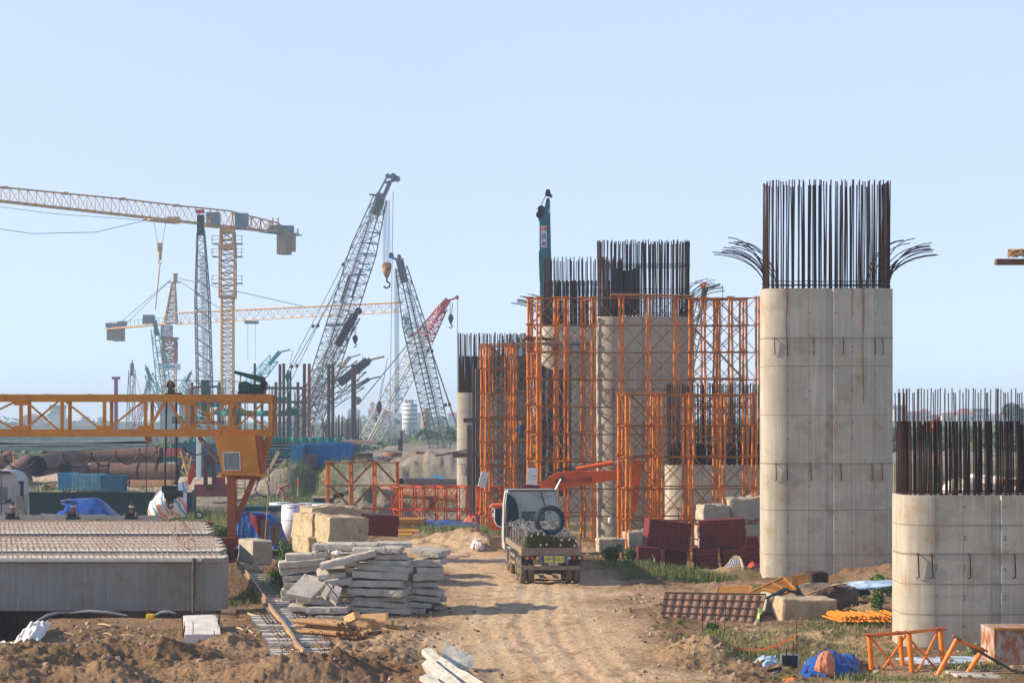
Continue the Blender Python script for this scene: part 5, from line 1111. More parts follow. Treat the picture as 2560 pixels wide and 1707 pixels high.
# ---------------- dark red formwork stacks ----------------
FRM=pm('maroon_formwork',(.19,.024,.018),(.14,.018,.014),1.5,.6,.08,c3=(.22,.05,.04),c3r=(.66,.8)); HOL=pm('hole_dark',(.015,.004,.004),(.01,.003,.003))
def stack(label,px0,px1,yl0,yr0,yb,Y,n,dep=1.4,yaw=.15,side=0,holes=True,mat=None):
    a=P(px0,yl0,Y);b=P(px1,yr0,Y); L_=(b-a).length; hgt=(yb-(yl0+yr0)/2)/F*Y; roll=-math.atan2(b.z-a.z,b.x-a.x); c=(a+b)/2+Vector((0,dep/2,-hgt/2)); M=TR(c,(0,roll,yaw))
    t=thing('formwork_stack',label,'formwork stack',(c.x,c.y,c.z-hgt/2),'dark red formwork stacks'); th=hgt/n
    for i in range(n):
        m=MB(); z=-hgt/2+th*(i+.5); j=random.uniform(-.02,.02)
        m.box((j,0,z),(L_,dep,th*.93)); m.box((j,-dep/2-.004,z+th*.38),(L_,.02,th*.14)); m.box((j,-dep/2-.004,z-th*.38),(L_,.02,th*.14)); 
        if holes:
            h=m
            for k in range(7): h.cyl((-L_/2+L_*(k+.5)/7,-dep/2-.012,z),(-L_/2+L_*(k+.5)/7,-dep/2+.02,z),.028,n=6,mi=1)
        xf(m,M); m.build('panel',[mat or FRM,HOL],t)
    return t
stack('upper left dark red formwork stack, tilted down to the right',1616,1723,1296,1308,1375,92.5,10,1.3,.12)
stack('lower left dark red formwork stack tilting out of the grass',1590,1648,1366,1370,1428,91.5,7,1.3,.12)
stack('dark red formwork under the upper left stack, in its shade',1660,1716,1374,1382,1428,93.0,5,1.2,0)
stack('upper right dark red formwork stack rising to the right',1752,1866,1302,1295,1369,93,9,1.3,-.05)
stack('lower middle dark red formwork with a wide top flange',1739,1795,1372,1370,1430,92.6,3,1.2,0)
stack('dark red formwork standing behind the netted tarpaulin',1808,1868,1372,1366,1430,92.8,2,1.2,0)
stack('dark red formwork squeezed against the tallest pier',1868,1900,1344,1340,1430,92.8,3,1.2,0)
stack('dark maroon formwork stack behind the big sandy blocks',883,982,1284,1290,1340,97,7,2.2,.28,holes=False)
stack('dusty red formwork pile on the grey soil plateau, lower part',1052,1140,1150,1152,1165,178,3,3,.1,holes=False,mat=pm('dusty_red_formwork',(.30,.06,.05),(.22,.045,.04),2))
stack('dusty red formwork pile on the plateau, upper left part',1036,1056,1128,1130,1162,179,9,2.5,.1,holes=False,mat=MATS['dusty_red_formwork'])
stack('dusty red formwork pile on the plateau, top slab',1052,1120,1130,1134,1149,178.4,2,2.5,.1,holes=False,mat=MATS['dusty_red_formwork'])
m=MB(); p=gp(1640,1420)
for a,b in(((1631,1386),(1636,1396)),((1636,1394),(1634,1406)),((1633,1390),(1638,1402))): m.beam(P(*a,91.2),P(*b,91.2),.06,.02)
single('rag_strip',m,WHT,'white plastic strip tied to the lower left red stack','strip')
# yellow shutter boards
YB=pm('yellow_shutter',(.70,.36,.03),(.6,.28,.03),3,.6,.1)
for k,(x0,x1,y,Y,l) in enumerate(((925,1048,1327,101.5,'upper yellow shutter board lying beside the maroon stack'),(935,1030,1337,100,'lower yellow shutter board lying on the ground'))):
    m=MB(); m.beam(P(x0,y,Y),P(x1,y,Y),.9,.07); m.beam(P(x0,y-3,Y+.4),P(x1,y-2,Y+.4),.12,.12); single('shutter_board',m,YB,l,'board','yellow shutter boards')
# ---------------- debris right of the track ----------------
PAN=pm('rusty_panel',(.42,.24,.15),(.28,.15,.095),2,.7,.3,c3=(.33,.30,.29),c3r=(.58,.7)); PRB=pm('panel_rib',(.10,.055,.035),(.15,.08,.045),4,.8,.3)
t=thing('ribbed_panel','large rusty steel formwork panel with a grid of ribs leaning on blocks','steel panel',(XP(1785,69.5),69.5,0)); q=[P(1650,1549,68.8),P(1895,1562,67.8),P(1915,1487,70.6),P(1663,1483,71.2)]
def qp(u,v,o=0): 
    n=(q[1]-q[0]).cross(q[3]-q[0]).normalized(); return q[0].lerp(q[1],u).lerp(q[3].lerp(q[2],u),v)+n*o
m=MB(); m.grid(lambda u,v:qp(u,v,-.02),2,2,0,False); m.grid(lambda u,v:qp(1-u,v,-.04),2,2,0,False); m.build('sheet',PAN,t)
for i in range(13): m=MB(); m.beam(qp(i/12,0,.03),qp(i/12,1,.03),.022,.06,up=(q[1]-q[0]).cross(q[3]-q[0]).normalized()); m.build('rib',PRB,t)
for j in range(5): m=MB(); m.beam(qp(0,j/4,.03),qp(1,j/4,.03),.022,.06,up=(q[1]-q[0]).cross(q[3]-q[0]).normalized()); m.build('rib',PRB,t)
OCH=pm('ochre_rust',(.50,.22,.03),(.34,.14,.03),3,.7,.3,c3=(.18,.08,.03))
def grille(label,pts,nx_,ny_,mat,rib=.03,name='steel_grille'):
    c=[P(*p) for p in pts]; t=thing(name,label,'grille',(c[0].x,c[0].y,c[0].z),'ochre steel grilles'); tp_=lambda u,v:c[0].lerp(c[1],u).lerp(c[3].lerp(c[2],u),v)
    m=MB()
    for i in range(4): a,b=[((0,0),(1,0)),((1,0),(1,1)),((1,1),(0,1)),((0,1),(0,0))][i]; m.beam(tp_(*a),tp_(*b),.08,.08)
    m.build('frame',mat,t); m=MB()
    for i in range(1,nx_): m.beam(tp_(i/nx_,0),tp_(i/nx_,1),rib,rib)
    for i in range(1,ny_): m.beam(tp_(0,i/ny_),tp_(1,i/ny_),.06,.06)
    m.build('slats',mat,t)
grille('flat ochre steel grille lying just behind the ribbed panel',[(1790,1483,73.2),(1875,1483,72.6),(1878,1466,75.5),(1794,1468,76.2)],26,2,OCH)
grille('tilted ochre grille frame sloping up to the right of the flat one',[(1872,1482,72),(1960,1486,71.6),(1960,1443,73),(1925,1452,73.5)][:1]+[(1942,1489,71.6),(1990,1474,72.2),(1958,1443,73.2)],24,3,OCH,.025)
m=MB(); m.prism([(XP(1978,74),ZP(1438,74)),(XP(2021,74),ZP(1434,74)),(XP(2021,74),ZP(1464,74)),(XP(1990,74),ZP(1472,74)),(XP(1980,74),ZP(1466,74))],74,74.05,'y'); 
b_=single('ochre_sheet',m,pm('burnt_ochre',(.62,.28,.03),(.35,.10,.02),5,.7,.3,c3=(.15,.05,.02)),'bent sheet with bright orange and burnt rust below the tallest pier','steel sheet')
m=rough_box((.68,.9,.5),(6,6,5),.05,.04,3,2); xf(m,TR(P(2043,1445,74.8),(0,-.05,.1))); single('charred_box',m,pm('charred',(.02,.012,.01),(.06,.03,.02),5,.8,.4),'dark charred box beside the orange rusty sheet','box')
m=MB(); c=[P(1994,1488,70.2),P(2010,1489,70),P(2125,1457,71.4),P(2085,1458,72)]
m.grid(lambda u,v:c[0].lerp(c[1],u).lerp(c[3].lerp(c[2],u),v)+Vector((0,0,.12*math.sin(v*PI)*(u-.3))),4,12); m.grid(lambda u,v:c[1].lerp(c[0],u).lerp(c[2].lerp(c[3],u),v)+Vector((0,0,.12*math.sin(v*PI)*(.7-u)-.03)),4,12)
single('warped_board',m,pm('warped_board',(.50,.30,.10),(.16,.10,.05),3,.8,.3,c3=(.05,.03,.02)),'long warped plywood board rising to a point over dark rubble','board')
for k,(a,b,l) in enumerate((((1915,1494),(1960,1472),'dark steel bar crossing over the small rounded block'),((1935,1492),(1968,1470),'second dark bar beside the crossing one'),((1958,1470),(2005,1484),'bent black bar in front of the warped board'))):
    m=MB(); m.tube([P(*a,69.8),P((a[0]+b[0])/2,(a[1]+b[1])/2+2,69.6),P(*b,70.2)],.05,5); single('steel_bar',m,NAV,l,'steel bar','dark steel bars by the ochre grilles')
m=rough_box((2.0,1.6,.8),(12,8,6),.3,.15,1.5,8); xf(m,TR(P(2068,1487,72.5),(0,0,.2))); single('dirt_lump',m,pm('dirt_dark',(.16,.11,.075),(.09,.06,.045),3,.95,.8),'dark lumpy earth mass under the warped board','earth lump')
# orange pipe heap right
random.seed(9)
for i in range(36):
    u=(i//3)/11; l3=i%3; k='%s orange pipe of the heap by the short pier, %s layer'%(NUMS[i//3],('bottom','middle','top')[l3])
    e=P(2106+u*125+l3*3,1556,66.6+.15*l3); s_=-.5 if i<24 else -.25
    d=Vector((s_,random.uniform(1.2,1.6),.08)); e.z=max(e.z,hz(e.x,e.y))+.04+.08*l3; e.x+=random.uniform(-.06,.06); e.y+=random.uniform(-.15,.15); m=MB(); d=d*random.uniform(.75,.95); m.cyl(e,e+d,.036,n=8); m.cyl(e+Vector((0,-.01,0)),e,.04,n=8); single('orange_pipe',m,pm('pipe_yellow_orange',(.70,.25,.012),(.5,.16,.012),3,.45,.05),k,'pipe','heap of short orange pipes')
# tape on stakes
TAPE=pm('orange_tape',(.80,.18,.03),(.7,.15,.03),3,.5,.1)
for i,(x,y0,y1) in enumerate(((1992,1548,1640),(1812,1505,1605),(1788,1500,1585),(1756,1505,1572),(1900,1490,1572))):
    Y=(56.8 if i<2 else GY(y1)-2.2); m=MB(); m.tube([P(x+(3 if i==1 else 0),y0,Y),P(x,(y0+y1)/2,Y),P(x-(5 if i==1 else 0),y1+8,Y)],.013,5); single('rebar_stake',m,REB,['rusty stake holding the right end of the orange tape','leaning rusty stake at the left end of the orange tape','rusty stake in front of the ribbed panel, right of another','rusty stake low before the middle of the ribbed panel','rusty stake with a lime rag near the panel end'][i],'stake','rusty rebar stakes')
m=MB(); pts=[(1785,1612),(1800,1614),(1812,1609),(1830,1617),(1860,1623),(1885,1625),(1920,1620),(1950,1609),(1975,1596),(1990,1585)]; V=[P(x,y,57.2-.04*i) for i,(x,y) in enumerate(pts)]
for a,b in zip(V[:-1],V[1:]): m.beam(a,b,.012,.055)
single('barrier_tape',m,TAPE,'orange barrier tape sagging between two rusty stakes on the grass','tape')
m=MB(); V=[P(1898,1520,67.5),P(1900,1530,67.4),P(1895,1545,67.3),P(1897,1570,67.2)]
for a,b in zip(V[:-1],V[1:]): m.beam(a,b,.11,.02)
m.beam(P(1895,1545,67.3),P(1886,1577,67.2),.05,.02); single('lime_rag',m,pm('lime_rag',(.50,.65,.18),(.4,.55,.15)),'lime green rag tied to a stake at the end of the ribbed panel','rag')
# signboard frame at the bottom
t=thing('small_board','small dark board in a pale frame on two rods, lower right','board',(XP(1975,55.5),55.5,0)); m=MB(); Y=55.2
m.box(P(1975,1665,Y),(.42,.03,.60)); m.build('panel',NAV,t); m=MB()
for a,b in(((1953,1634),(1997,1636)),((1997,1636),(1995,1696)),((1995,1696),(1953,1695)),((1953,1695),(1953,1634))): m.beam(P(*a,Y-.02),P(*b,Y-.02),.035,.035)
m.build('frame',BRD,t); m=MB(); m.tube([P(1966,1620,Y-.05),P(1964,1712,Y-.05)],.014,5); m.tube([P(1983,1600,Y-.05),P(1982,1712,Y-.05)],.014,5); m.beam(P(1955,1662,Y-.05),P(1994,1664,Y-.05),.015,.015); m.build('rod',REB,t)
# tarps bottom right
OTC=pm('orange_cloth',(.66,.22,.10),(.52,.16,.07),2.5,.7,.3)
LBT=pm('pale_blue_sheet',(.55,.66,.74),(.30,.47,.62),2.5,.45,.3,stretch=(.6,3,1),c3=(.75,.78,.8))
drape([(1985,1712),(2135,1706),(2110,1650),(2020,1655)],53.2,55.5,BLU,'big blue tarpaulin heap with an orange cloth on it, lower right','tarpaulin','tarpaulin',.42,40,12,.16)
drape([(2035,1672),(2085,1690),(2100,1655),(2042,1645)],53.0,55.0,OTC,'faded orange cloth lying on top of the blue tarpaulin heap','cloth','cloth_sheet',.36,26,13,.06)
drape([(2090,1690),(2155,1690),(2145,1650),(2070,1648)],54.2,56.5,BLU,'right hand fold of blue tarpaulin falling towards the lying frames','tarpaulin','tarpaulin',.3,26,15,.12)
drape([(1858,1690),(1955,1690),(1955,1655),(1880,1660)],55,57.5,LBT,'crumpled white and pale blue sheet left of the small framed board','plastic sheet','plastic_sheet',.28,30,17,.14)
drape([(2135,1670),(2570,1672),(2570,1648),(2130,1652)],56,59.5,LBT,'long pale blue and white sheet spread behind the lying orange frames','plastic sheet','plastic_sheet',.18,60,19,.10)
drape([(1927,1705),(1960,1708),(1965,1690),(1935,1686)],53.6,54.5,pm('dark_blue_cloth',(.02,.03,.10),(.03,.02,.05),4),'small dark blue cloth at the foot of the small board','cloth','cloth_sheet',.2,16,23,.08)
drape([(1955,1712),(2000,1712),(2000,1700),(1955,1700)],52.6,53.4,pm('bright_orange_net',(.8,.22,.03),(.65,.15,.03)),'bright orange netting under the small framed board','netting','net_sheet',.08,12,25,.08)
drape([(2010,1478),(2040,1470),(2030,1458),(2005,1462)],72.5,74,LBT,'pale sheet showing between the grilles and the warped board','plastic sheet','plastic_sheet',.1,12,27,.08)
drape([(2100,1472),(2235,1466),(2235,1455),(2110,1458)],73,76,LBT,'pale blue sheet strip lying behind the bushes by the short pier','plastic sheet','plastic_sheet',.12,24,29,.08)
m=MB(); m.beam(P(1995,1648,60),P(2350,1614,63),.25,.14); single('long_plank',m,OCH,'long ochre steel plank running behind the tarpaulins to the short pier','plank')
m=MB(); m.beam(P(2240,1632,61.5),P(2490,1632,61.5),.3,.30); single('dark_girder',m,TDK,'dark steel girder lying along the foot of the short pier','girder')
for k,(a,b,l) in enumerate((((1870,1690),(1930,1688),'rusty pipe lying under the crumpled white sheet'),((1918,1677),(1955,1668),'dark beam end on the crumpled white sheet'))): m=MB(); m.beam(P(*a,54.6),P(*b,54.6),.09,.09); single('short_pipe',m,GRD if k==0 else TDK,l,'pipe')
# lying orange frames
t=thing('scaffold_module','orange pipe scaffold frame lying on its side before the short pier','scaffold frame',(XP(2260,55),55,0),'orange frames lying in the foreground')
def pipe(par,a,b,Y0,Y1,r_=.055,name='tube',mat=None): m=MB(); m.cyl(P(*a,Y0),P(*b,Y1),r_,n=12); m.build(name,mat or LYO,par)
LYO=pm('bright_orange_pipe',(.84,.22,.01),(.74,.16,.01),2,.42,.05,c3=(.4,.12,.03),c3r=(.66,.74))
for a,b,Y0,Y1,r_ in(((2173,1588),(2180,1688),55,55,.075),((2250,1588),(2259,1688),56,56,.075),((2272,1580),(2281,1694),54.6,54.6,.08),((2350,1572),(2361,1684),55.6,55.6,.08),((2166,1588),(2262,1581),55,55.8,.055),((2270,1580),(2352,1572),54.6,55.6,.05),((2210,1696),(2275,1693),54.6,54.6,.05),((2288,1688),(2352,1682),54.6,55.4,.05),
 ((2180,1594),(2252,1690),55,55.6,.03),((2264,1588),(2196,1688),55.6,55,.035),((2278,1600),(2348,1680),54.6,55.4,.035),((2345,1576),(2290,1688),55.4,54.6,.035)): pipe(t,a,b,Y0,Y1,r_*.92)
for x,y,Y in((2173,1586,55),(2252,1580,55.6),(2273,1579,54.6),(2352,1570,55.5),(2280,1694,54.6),(2361,1684,55.5)): m=MB(); m.box(P(x,y,Y),(.26,.26,.03),(.1,.05,0)); m.build('end_plate',GRD,t)
t=thing('scaffold_module','toppled orange pipe frame tilted to the right, next to the rusty skip','scaffold frame',(XP(2400,54.5),54.5,0),'orange frames lying in the foreground')
for a,b,Y0,Y1,r_ in(((2393,1596),(2343,1688),54,54,.075),((2458,1622),(2418,1682),54.5,54.5,.075),((2395,1600),(2456,1622),54,54.5,.055),((2343,1692),(2380,1706),54,53.6,.05)): pipe(t,a,b,Y0,Y1,r_*.92)
pipe(t,(2390,1594),(2560,1692),54.6,54.2,.04,'dark_bar',TDK)
for x,y,Y in((2393,1594,54),(2458,1622,54.5)): m=MB(); m.box(P(x,y,Y),(.26,.2,.04),(.1,.5,0)); m.build('end_plate',GRD,t)
# rusty skip
t=thing('rusty_skip','rusty brown steel skip with an ochre rim cut by the right edge','skip',(XP(2550,57),57,0)); m=MB(); Y=56
m.prism([(XP(2485,Y),ZP(1573,Y)),(XP(2680,Y),ZP(1573,Y)),(XP(2670,Y),ZP(1680,Y)),(XP(2487,Y),ZP(1680,Y))],Y,Y+1.6,'y'); m.build('skip_body',pm('flaking_rust',(.30,.10,.035),(.40,.33,.27),4,.8,.3,c3=(.14,.05,.03),contrast=(.42,.58),stretch=(1,1,.6)),t)
m=MB(); m.beam(P(2483,1572,Y-.02),P(2690,1572,Y-.02),.1,.06); m.build('rim',OCH,t)
m=rough_box((1.4,1.3,.12),(8,6,2),.03,.03,2,4); xf(m,TR(P(2445,1690,53.8),(0,.05,.1))); single('flat_stone',m,SLC,'flat pale stone slab lying in front of the rusty skip','stone slab')
# beam end jutting in at the right edge
t=thing('platform_beam','dark steel beam end with thatch on it jutting in at the right edge','steel beam',(XP(2560,60),60,ZP(655,60))); m=MB(); m.beam(P(2489,655,60),P(2760,655,60),.3,.17); m.build('beam',PRB,t)
m=MB()
for i in range(60): a=P(2560+random.uniform(-10,60),640,60+random.uniform(-.4,.4)); b=P(2518+random.uniform(0,40),643-random.uniform(0,18),60+random.uniform(-.5,.5)); m.cyl(a+Vector((0,0,.2)),b,.025,n=4)
m.build('thatch',pm('thatch',(.50,.34,.18),(.35,.2,.1)),t)
m=MB(); m.cyl((XP(2740,60),60,0),(XP(2740,60),60,ZP(655,60)),.25,n=12); m.build('post',HST,t)
# netted tarp at the pier foot
m=MB()
for i in range(9):
    u=i/8; m.tube([P(1806+60*u-8*abs(u-.5),1440-(1-abs(2*u-1))*2,88.0),P(1812+48*u,1420,88.0),P(1826+28*u,1398,88.3),P(1840+8*u,1390,88.8)],.014,4)
for j in range(6): v=j/5; m.tube([P(1808+24*v+ (58-44*v)*u,1436-44*v-(3 if 0<u<1 else 0),87.9+.7*v) for u in np.linspace(0,1,8)],.014,4)
m.tube([P(1812,1418,87.9),P(1830,1396,88),P(1842,1390,88.2),P(1852,1398,88),P(1860,1436,87.8)],.03,6)
single('rope_net',m,pm('pale_rope',(.62,.54,.40),(.5,.42,.3)),'pale rope net thrown over the small blue bundle','net')
drape([(1858,1440),(1900,1436),(1898,1412),(1872,1410)],89.5,90.5,pm('red_orange_cloth',(.50,.07,.03),(.36,.05,.02)),'crumpled red orange cloth at the foot of the tallest pier','cloth','cloth_sheet',.25,18,33,.09)
drape([(1796,1443),(1815,1441),(1813,1432),(1797,1432)],88,88.6,pm('red_orange_cloth',(0,0,0)),'tiny red cloth scrap left of the netted bundle','cloth','cloth_sheet',.08,10,35,.05)
# white rag by the heap, tapes behind lorry
drape([(1173,1372),(1210,1374),(1205,1356),(1182,1358)],105,107,CLO,'white rag lying on the earth heap left of the lorry','cloth','cloth_sheet',.3,20,37,.14)
m=MB()
for a,b in(((1455,1378),(1462,1348)),((1464,1346),(1500,1362)),((1470,1376),(1464,1348)),((1462,1348),(1503,1355))): m.beam(P(*a,96),P(*b,96),.05,.02)
single('barrier_tape',m,TAPE,'orange tape tied in strands right of the lorry tail','tape')
m=MB(); V=[P(1082,1310,128.5),P(1110,1318,128),P(1140,1312,128),P(1170,1322,127.5),P(1225,1322,126)]
for a,b in zip(V[:-1],V[1:]): m.beam(a,b,.02,.09)
single('barrier_tape',m,pm('salmon_tape',(.85,.40,.28),(.7,.3,.2)),'salmon coloured tape sagging along the low red scaffold','tape')
drape([(1060,1322),(1200,1322),(1200,1306),(1065,1300)],126,131,BLU,'flat blue sheet under the low red orange scaffold','tarpaulin','tarpaulin',.15,22,39,.12)
drape([(1148,1318),(1205,1316),(1198,1288),(1170,1292)],129,131,pm('salmon_cloth',(.50,.14,.09),(.4,.1,.06)),'dull red cloth heap between the low scaffold and the pier','cloth','cloth_sheet',.4,18,41,.14)
m=MB(); m.beam(P(985,1300,128),P(1062,1300,128),2.5,.25); m.beam(P(985,1318,127),P(1062,1318,127),.2,.5); single('orange_trestle',m,OCH,'ochre orange trestle table behind the left of the low scaffold','trestle')
# white bulb sack, bamboo frame in the scaffold foot
m=MB(); m.lathe(P(1524,1300,108),[(0,-.16),(.07,-.14),(.08,0),(.06,.12),(.03,.16)],10); m.cyl(P(1524,1296,108),P(1528,1288,108),.01,n=4); single('hanging_lamp',m,WHT,'small white lamp hanging in the foot of the tall scaffold','lamp')
m=MB(); m.beam(P(1515,1345,106),P(1532,1318,106),.05,.05); m.beam(P(1521,1330,106),P(1534,1333,106),.12,.04); m.beam(P(1524,1316,106),P(1536,1320,106),.1,.04); single('tied_sticks',m,BRD,'pale sticks tied in a cross near the long low block','sticks')
# ---------------- things behind the precast beams ----------------
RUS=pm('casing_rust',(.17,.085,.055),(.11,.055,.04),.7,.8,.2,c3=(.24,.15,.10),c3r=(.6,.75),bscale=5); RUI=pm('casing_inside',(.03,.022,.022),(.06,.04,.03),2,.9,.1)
RUS2=pm('casing_warm',(.26,.125,.06),(.18,.085,.045),.8,.8,.2,c3=(.45,.33,.22),c3r=(.6,.75))
def casing(label,a,b,r,mat=None,rot=0,n=36):
    a=Vector(a);b=Vector(b); A,B,D=frame(b-a); m=MB(); vs=[]
    c=(a+b)/2; t=thing('steel_casing',label,'steel pipe',(c.x,c.y,c.z-r),'rusty steel casings')
    for p,rr in((a,r),(b,r),(b,r-.05),(a,r-.05)):
        for i in range(n): k=2*PI*i/n; vs.append(p+A*rr*math.cos(k)+B*rr*math.sin(k))
    fo=[(i,(i+1)%n,n+(i+1)%n,n+i) for i in range(n)]; 
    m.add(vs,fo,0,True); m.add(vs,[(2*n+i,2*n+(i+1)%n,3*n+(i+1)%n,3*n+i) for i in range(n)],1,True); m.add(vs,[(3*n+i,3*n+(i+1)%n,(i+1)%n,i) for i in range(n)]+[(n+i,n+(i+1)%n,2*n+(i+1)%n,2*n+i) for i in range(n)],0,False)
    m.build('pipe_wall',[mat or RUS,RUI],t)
    k=MB(); 
    for f_ in(.33,.66): q=a.lerp(b,f_); k.cyl(q-D*.03,q+D*.03,r+.012,n=n,cap=False)
    k.build('weld_ring',mat or RUS,t); return t
def pp(x,y,Y): return P(x,y,Y)
casing('long rusty casing on top of the left pile, ending at the gantry ropes',pp(218,1136,205),pp(403,1137,204),.85)
casing('middle layer rusty casing, long piece right of the dark gap',pp(280,1177,200),pp(348,1178,199.5),.84)
casing('middle layer rusty casing farthest right in the left pile',pp(352,1180,199.5),pp(445,1180,199),.84)
casing('short rusty casing left of centre in the middle layer',pp(230,1175,200),pp(248,1175,200),.84)
casing('very short rusty casing ring in the middle layer',pp(252,1175,200),pp(272,1175,200),.84)
casing('rusty casing lying at an angle with its dark mouth towards us',pp(92,1165,192),pp(170,1150,204),1.05)
casing('casing with a dark round mouth just right of the angled one',pp(163,1175,196),pp(228,1180,203),.72)
casing('sloping rusty casing on top, its upper end cut ragged',pp(112,1130,204),pp(215,1152,206),.9,RUS2)
casing('leftmost rusty casing with an open dark mouth above the lorry',pp(-30,1180,188),pp(22,1142,196),.62,RUS2)
casing('rusty casing beneath the angled one at the far left',pp(35,1195,190),pp(72,1160,196),1.0)
casing('dark casing standing low left of the angled mouth',pp(20,1210,189),pp(60,1200,192),.95)
casing('pale rusty casing in the bottom layer behind the fence',pp(332,1219,196),pp(440,1220,195),.80,RUS2)
casing('narrow ring casing between the blue skips and the pale casing',pp(312,1219,196),pp(324,1219,196),.80)
casing('small bright orange brown casing left of the blue skips',pp(118,1226,188),pp(140,1220,192),.55,pm('bright_rust',(.60,.24,.08),(.45,.16,.06)))
casing('bottom layer casing hidden behind the blue skips',pp(150,1216,198),pp(310,1218,198),.80)
m=MB(); m.beam(P(30,1122,192),P(42,1192,190),.12,.12,up=(0,1,0)); single('steel_post',m,GRD,'thin rusty post standing in front of the leftmost casings','post')
# ribbed skips
BLS=pm('blue_skip',(.03,.24,.42),(.04,.18,.34),2,.6,.1,c3=(.35,.33,.27),c3r=(.6,.7)); BLS2=pm('pale_blue_skip',(.12,.37,.46),(.08,.26,.38),1.5,.6,.1,c3=(.42,.38,.28),c3r=(.52,.66)); BLS3=pm('strong_blue',(.015,.17,.42),(.012,.12,.32),2,.55,.1,c3=(.05,.14,.3))
def skip(label,px0,px1,y0,y1,Y,dep,mat,nr,yaw=0):
    a=P(px0,y0,Y);b=P(px1,y1,Y); W=b.x-a.x;Hh=a.z-b.z; c=Vector(((a.x+b.x)/2,Y+dep/2,(a.z+b.z)/2)); t=thing('steel_skip',label,'skip',(c.x,c.y,b.z),'blue steel skips'); M=TR(c,(0,0,yaw))
    m=MB(); m.box((0,0,0),(W,dep,Hh)); xf(m,M); m.build('skip_wall',mat,t); m=MB()
    for i in range(nr+1): x=-W/2+W*i/nr; m.box((x,-dep/2-.04,0),(.09,.09,Hh-.02)); m.box((x,dep/2+.04,0),(.09,.09,Hh-.02))
    for i in range(4): y=-dep/2+dep*(i+.5)/4; m.box((-W/2-.04,y,0),(.09,.1,Hh-.02)); m.box((W/2+.04,y,0),(.09,.1,Hh-.02))
    m.box((0,-dep/2-.05,.05*Hh),(W,.1,.10)); xf(m,M); m.build('rib',mat,t)
    m=MB(); m.box((0,-dep/2,Hh/2+.03),(W+.2,.16,.12)); m.box((0,dep/2,Hh/2+.03),(W+.2,.16,.12)); m.box((-W/2,0,Hh/2+.03),(.16,dep,.12)); m.box((W/2,0,Hh/2+.03),(.16,dep,.12)); xf(m,M); m.build('rim',mat,t)
skip('bright blue ribbed skip at the left of three behind the fence',146,182,1184,1226,186,2,BLS,4)
skip('pale faded blue skip in the middle of three behind the fence',182,252,1187,1226,185,2,BLS2,7)
skip('darker blue skip at the right of three behind the fence',252,306,1190,1228,184.6,2,pm('teal_skip',(.012,.13,.22),(.01,.09,.17),2,.6,.1,c3=(.1,.07,.05)),4)
skip('blue steel skip with a sunlit end on the grey soil plateau',728,756,1115,1168,176,3,BLS,2,0)
skip('large strong blue skip right beside the sunlit one',756,878,1112,1167,177.5,3.5,BLS3,9)
skip('farther blue skip behind the big one on the plateau',800,876,1108,1140,184,3,BLS3,5)
m=MB(); m.cyl(P(775,1152,175.5),P(775,1152,175.7),.62,n=20); m.box(P(775,1143,175.6),(1.24,.2,.6)); single('round_plate',m,pm('grey_rust',(.16,.11,.10),(.1,.07,.07)),'dark rusty rounded plate leaning on the strong blue skip','plate')
m=MB(); m.box(P(905,1146,178),(1.9,1,1.0)); m.box(P(875,1150,178.5),(1.2,1,.7)); single('steel_sheets',m,RUS,'rusty brown steel sheets right of the blue skips','steel sheets')
m=MB(); m.lathe(P(982,1136,182),[(.82,-.25),(.86,.22),(.80,.22),(.78,-.2)],28); single('round_tub',m,RUS2,'shallow round rusty tub on the grey plateau','tub')
m=MB()
for i in range(40): a=P(random.uniform(915,1000),1146+random.uniform(-3,5),176+random.random()*3); m.beam(a,a+Vector((random.uniform(-1.4,1.4),random.uniform(-.5,.5),random.uniform(-.1,.25))),.12,.06)
single('scrap_plates',m,pm('scrap_grey',(.32,.30,.28),(.2,.15,.12)),'heap of grey scrap plates beside the round tub','scrap',kind='stuff')
# fence tarps
m=0
STRM=bpy.data.materials.new('striped_tarp'); STRM.use_nodes=True; n_=STRM.node_tree; L=n_.links; b=n_.nodes['Principled BSDF']; b.inputs['Roughness'].default_value=.5
uvn=n_.nodes.new('ShaderNodeTexCoord'); sp=n_.nodes.new('ShaderNodeSeparateXYZ'); L.new(uvn.outputs['UV'],sp.inputs[0]); fr=n_.nodes.new('ShaderNodeMath'); fr.operation='FRACT'; ml=n_.nodes.new('ShaderNodeMath'); ml.operation='MULTIPLY'; ml.inputs[1].default_value=3.4; L.new(sp.outputs[0],ml.inputs[0]); L.new(ml.outputs[0],fr.inputs[0])
cr=n_.nodes.new('ShaderNodeValToRGB'); cr.color_ramp.interpolation='CONSTANT'; e=cr.color_ramp.elements; e[0].color=(.80,.78,.74,1); e[1].position=.30; e[1].color=(.15,.40,.55,1)
for p_,c_ in((.48,(.80,.78,.74,1)),(.62,(.78,.25,.16,1)),(.80,(.80,.78,.74,1)),(.88,(.15,.40,.55,1)),(.93,(.80,.78,.74,1))): q=e.new(p_); q.color=c_
L.new(fr.outputs[0],cr.inputs[0]); L.new(cr.outputs[0],b.inputs['Base Color']); MATS['striped_tarp']=STRM
def uvgrid(name,fn,nu,nv,mat,label,cat,th=.04):
    m=MB(); m.grid(fn,nu,nv); N=(nu+1)*(nv+1); m.grid(lambda u,v:Vector(fn(u,v))+Vector((0,th,-th*.3)),nu,nv); o=single(name,m,mat,label,cat); me=o.data; uv=me.uv_layers.new(name='UVMap')
    us=[((k%N)%(nu+1)/nu+.45*((k%N)//(nu+1)/nv),(k%N)//(nu+1)/nv) for k in range(2*N)]
    for lp in me.loops: uv.data[lp.index].uv=us[lp.vertex_index]
    return o
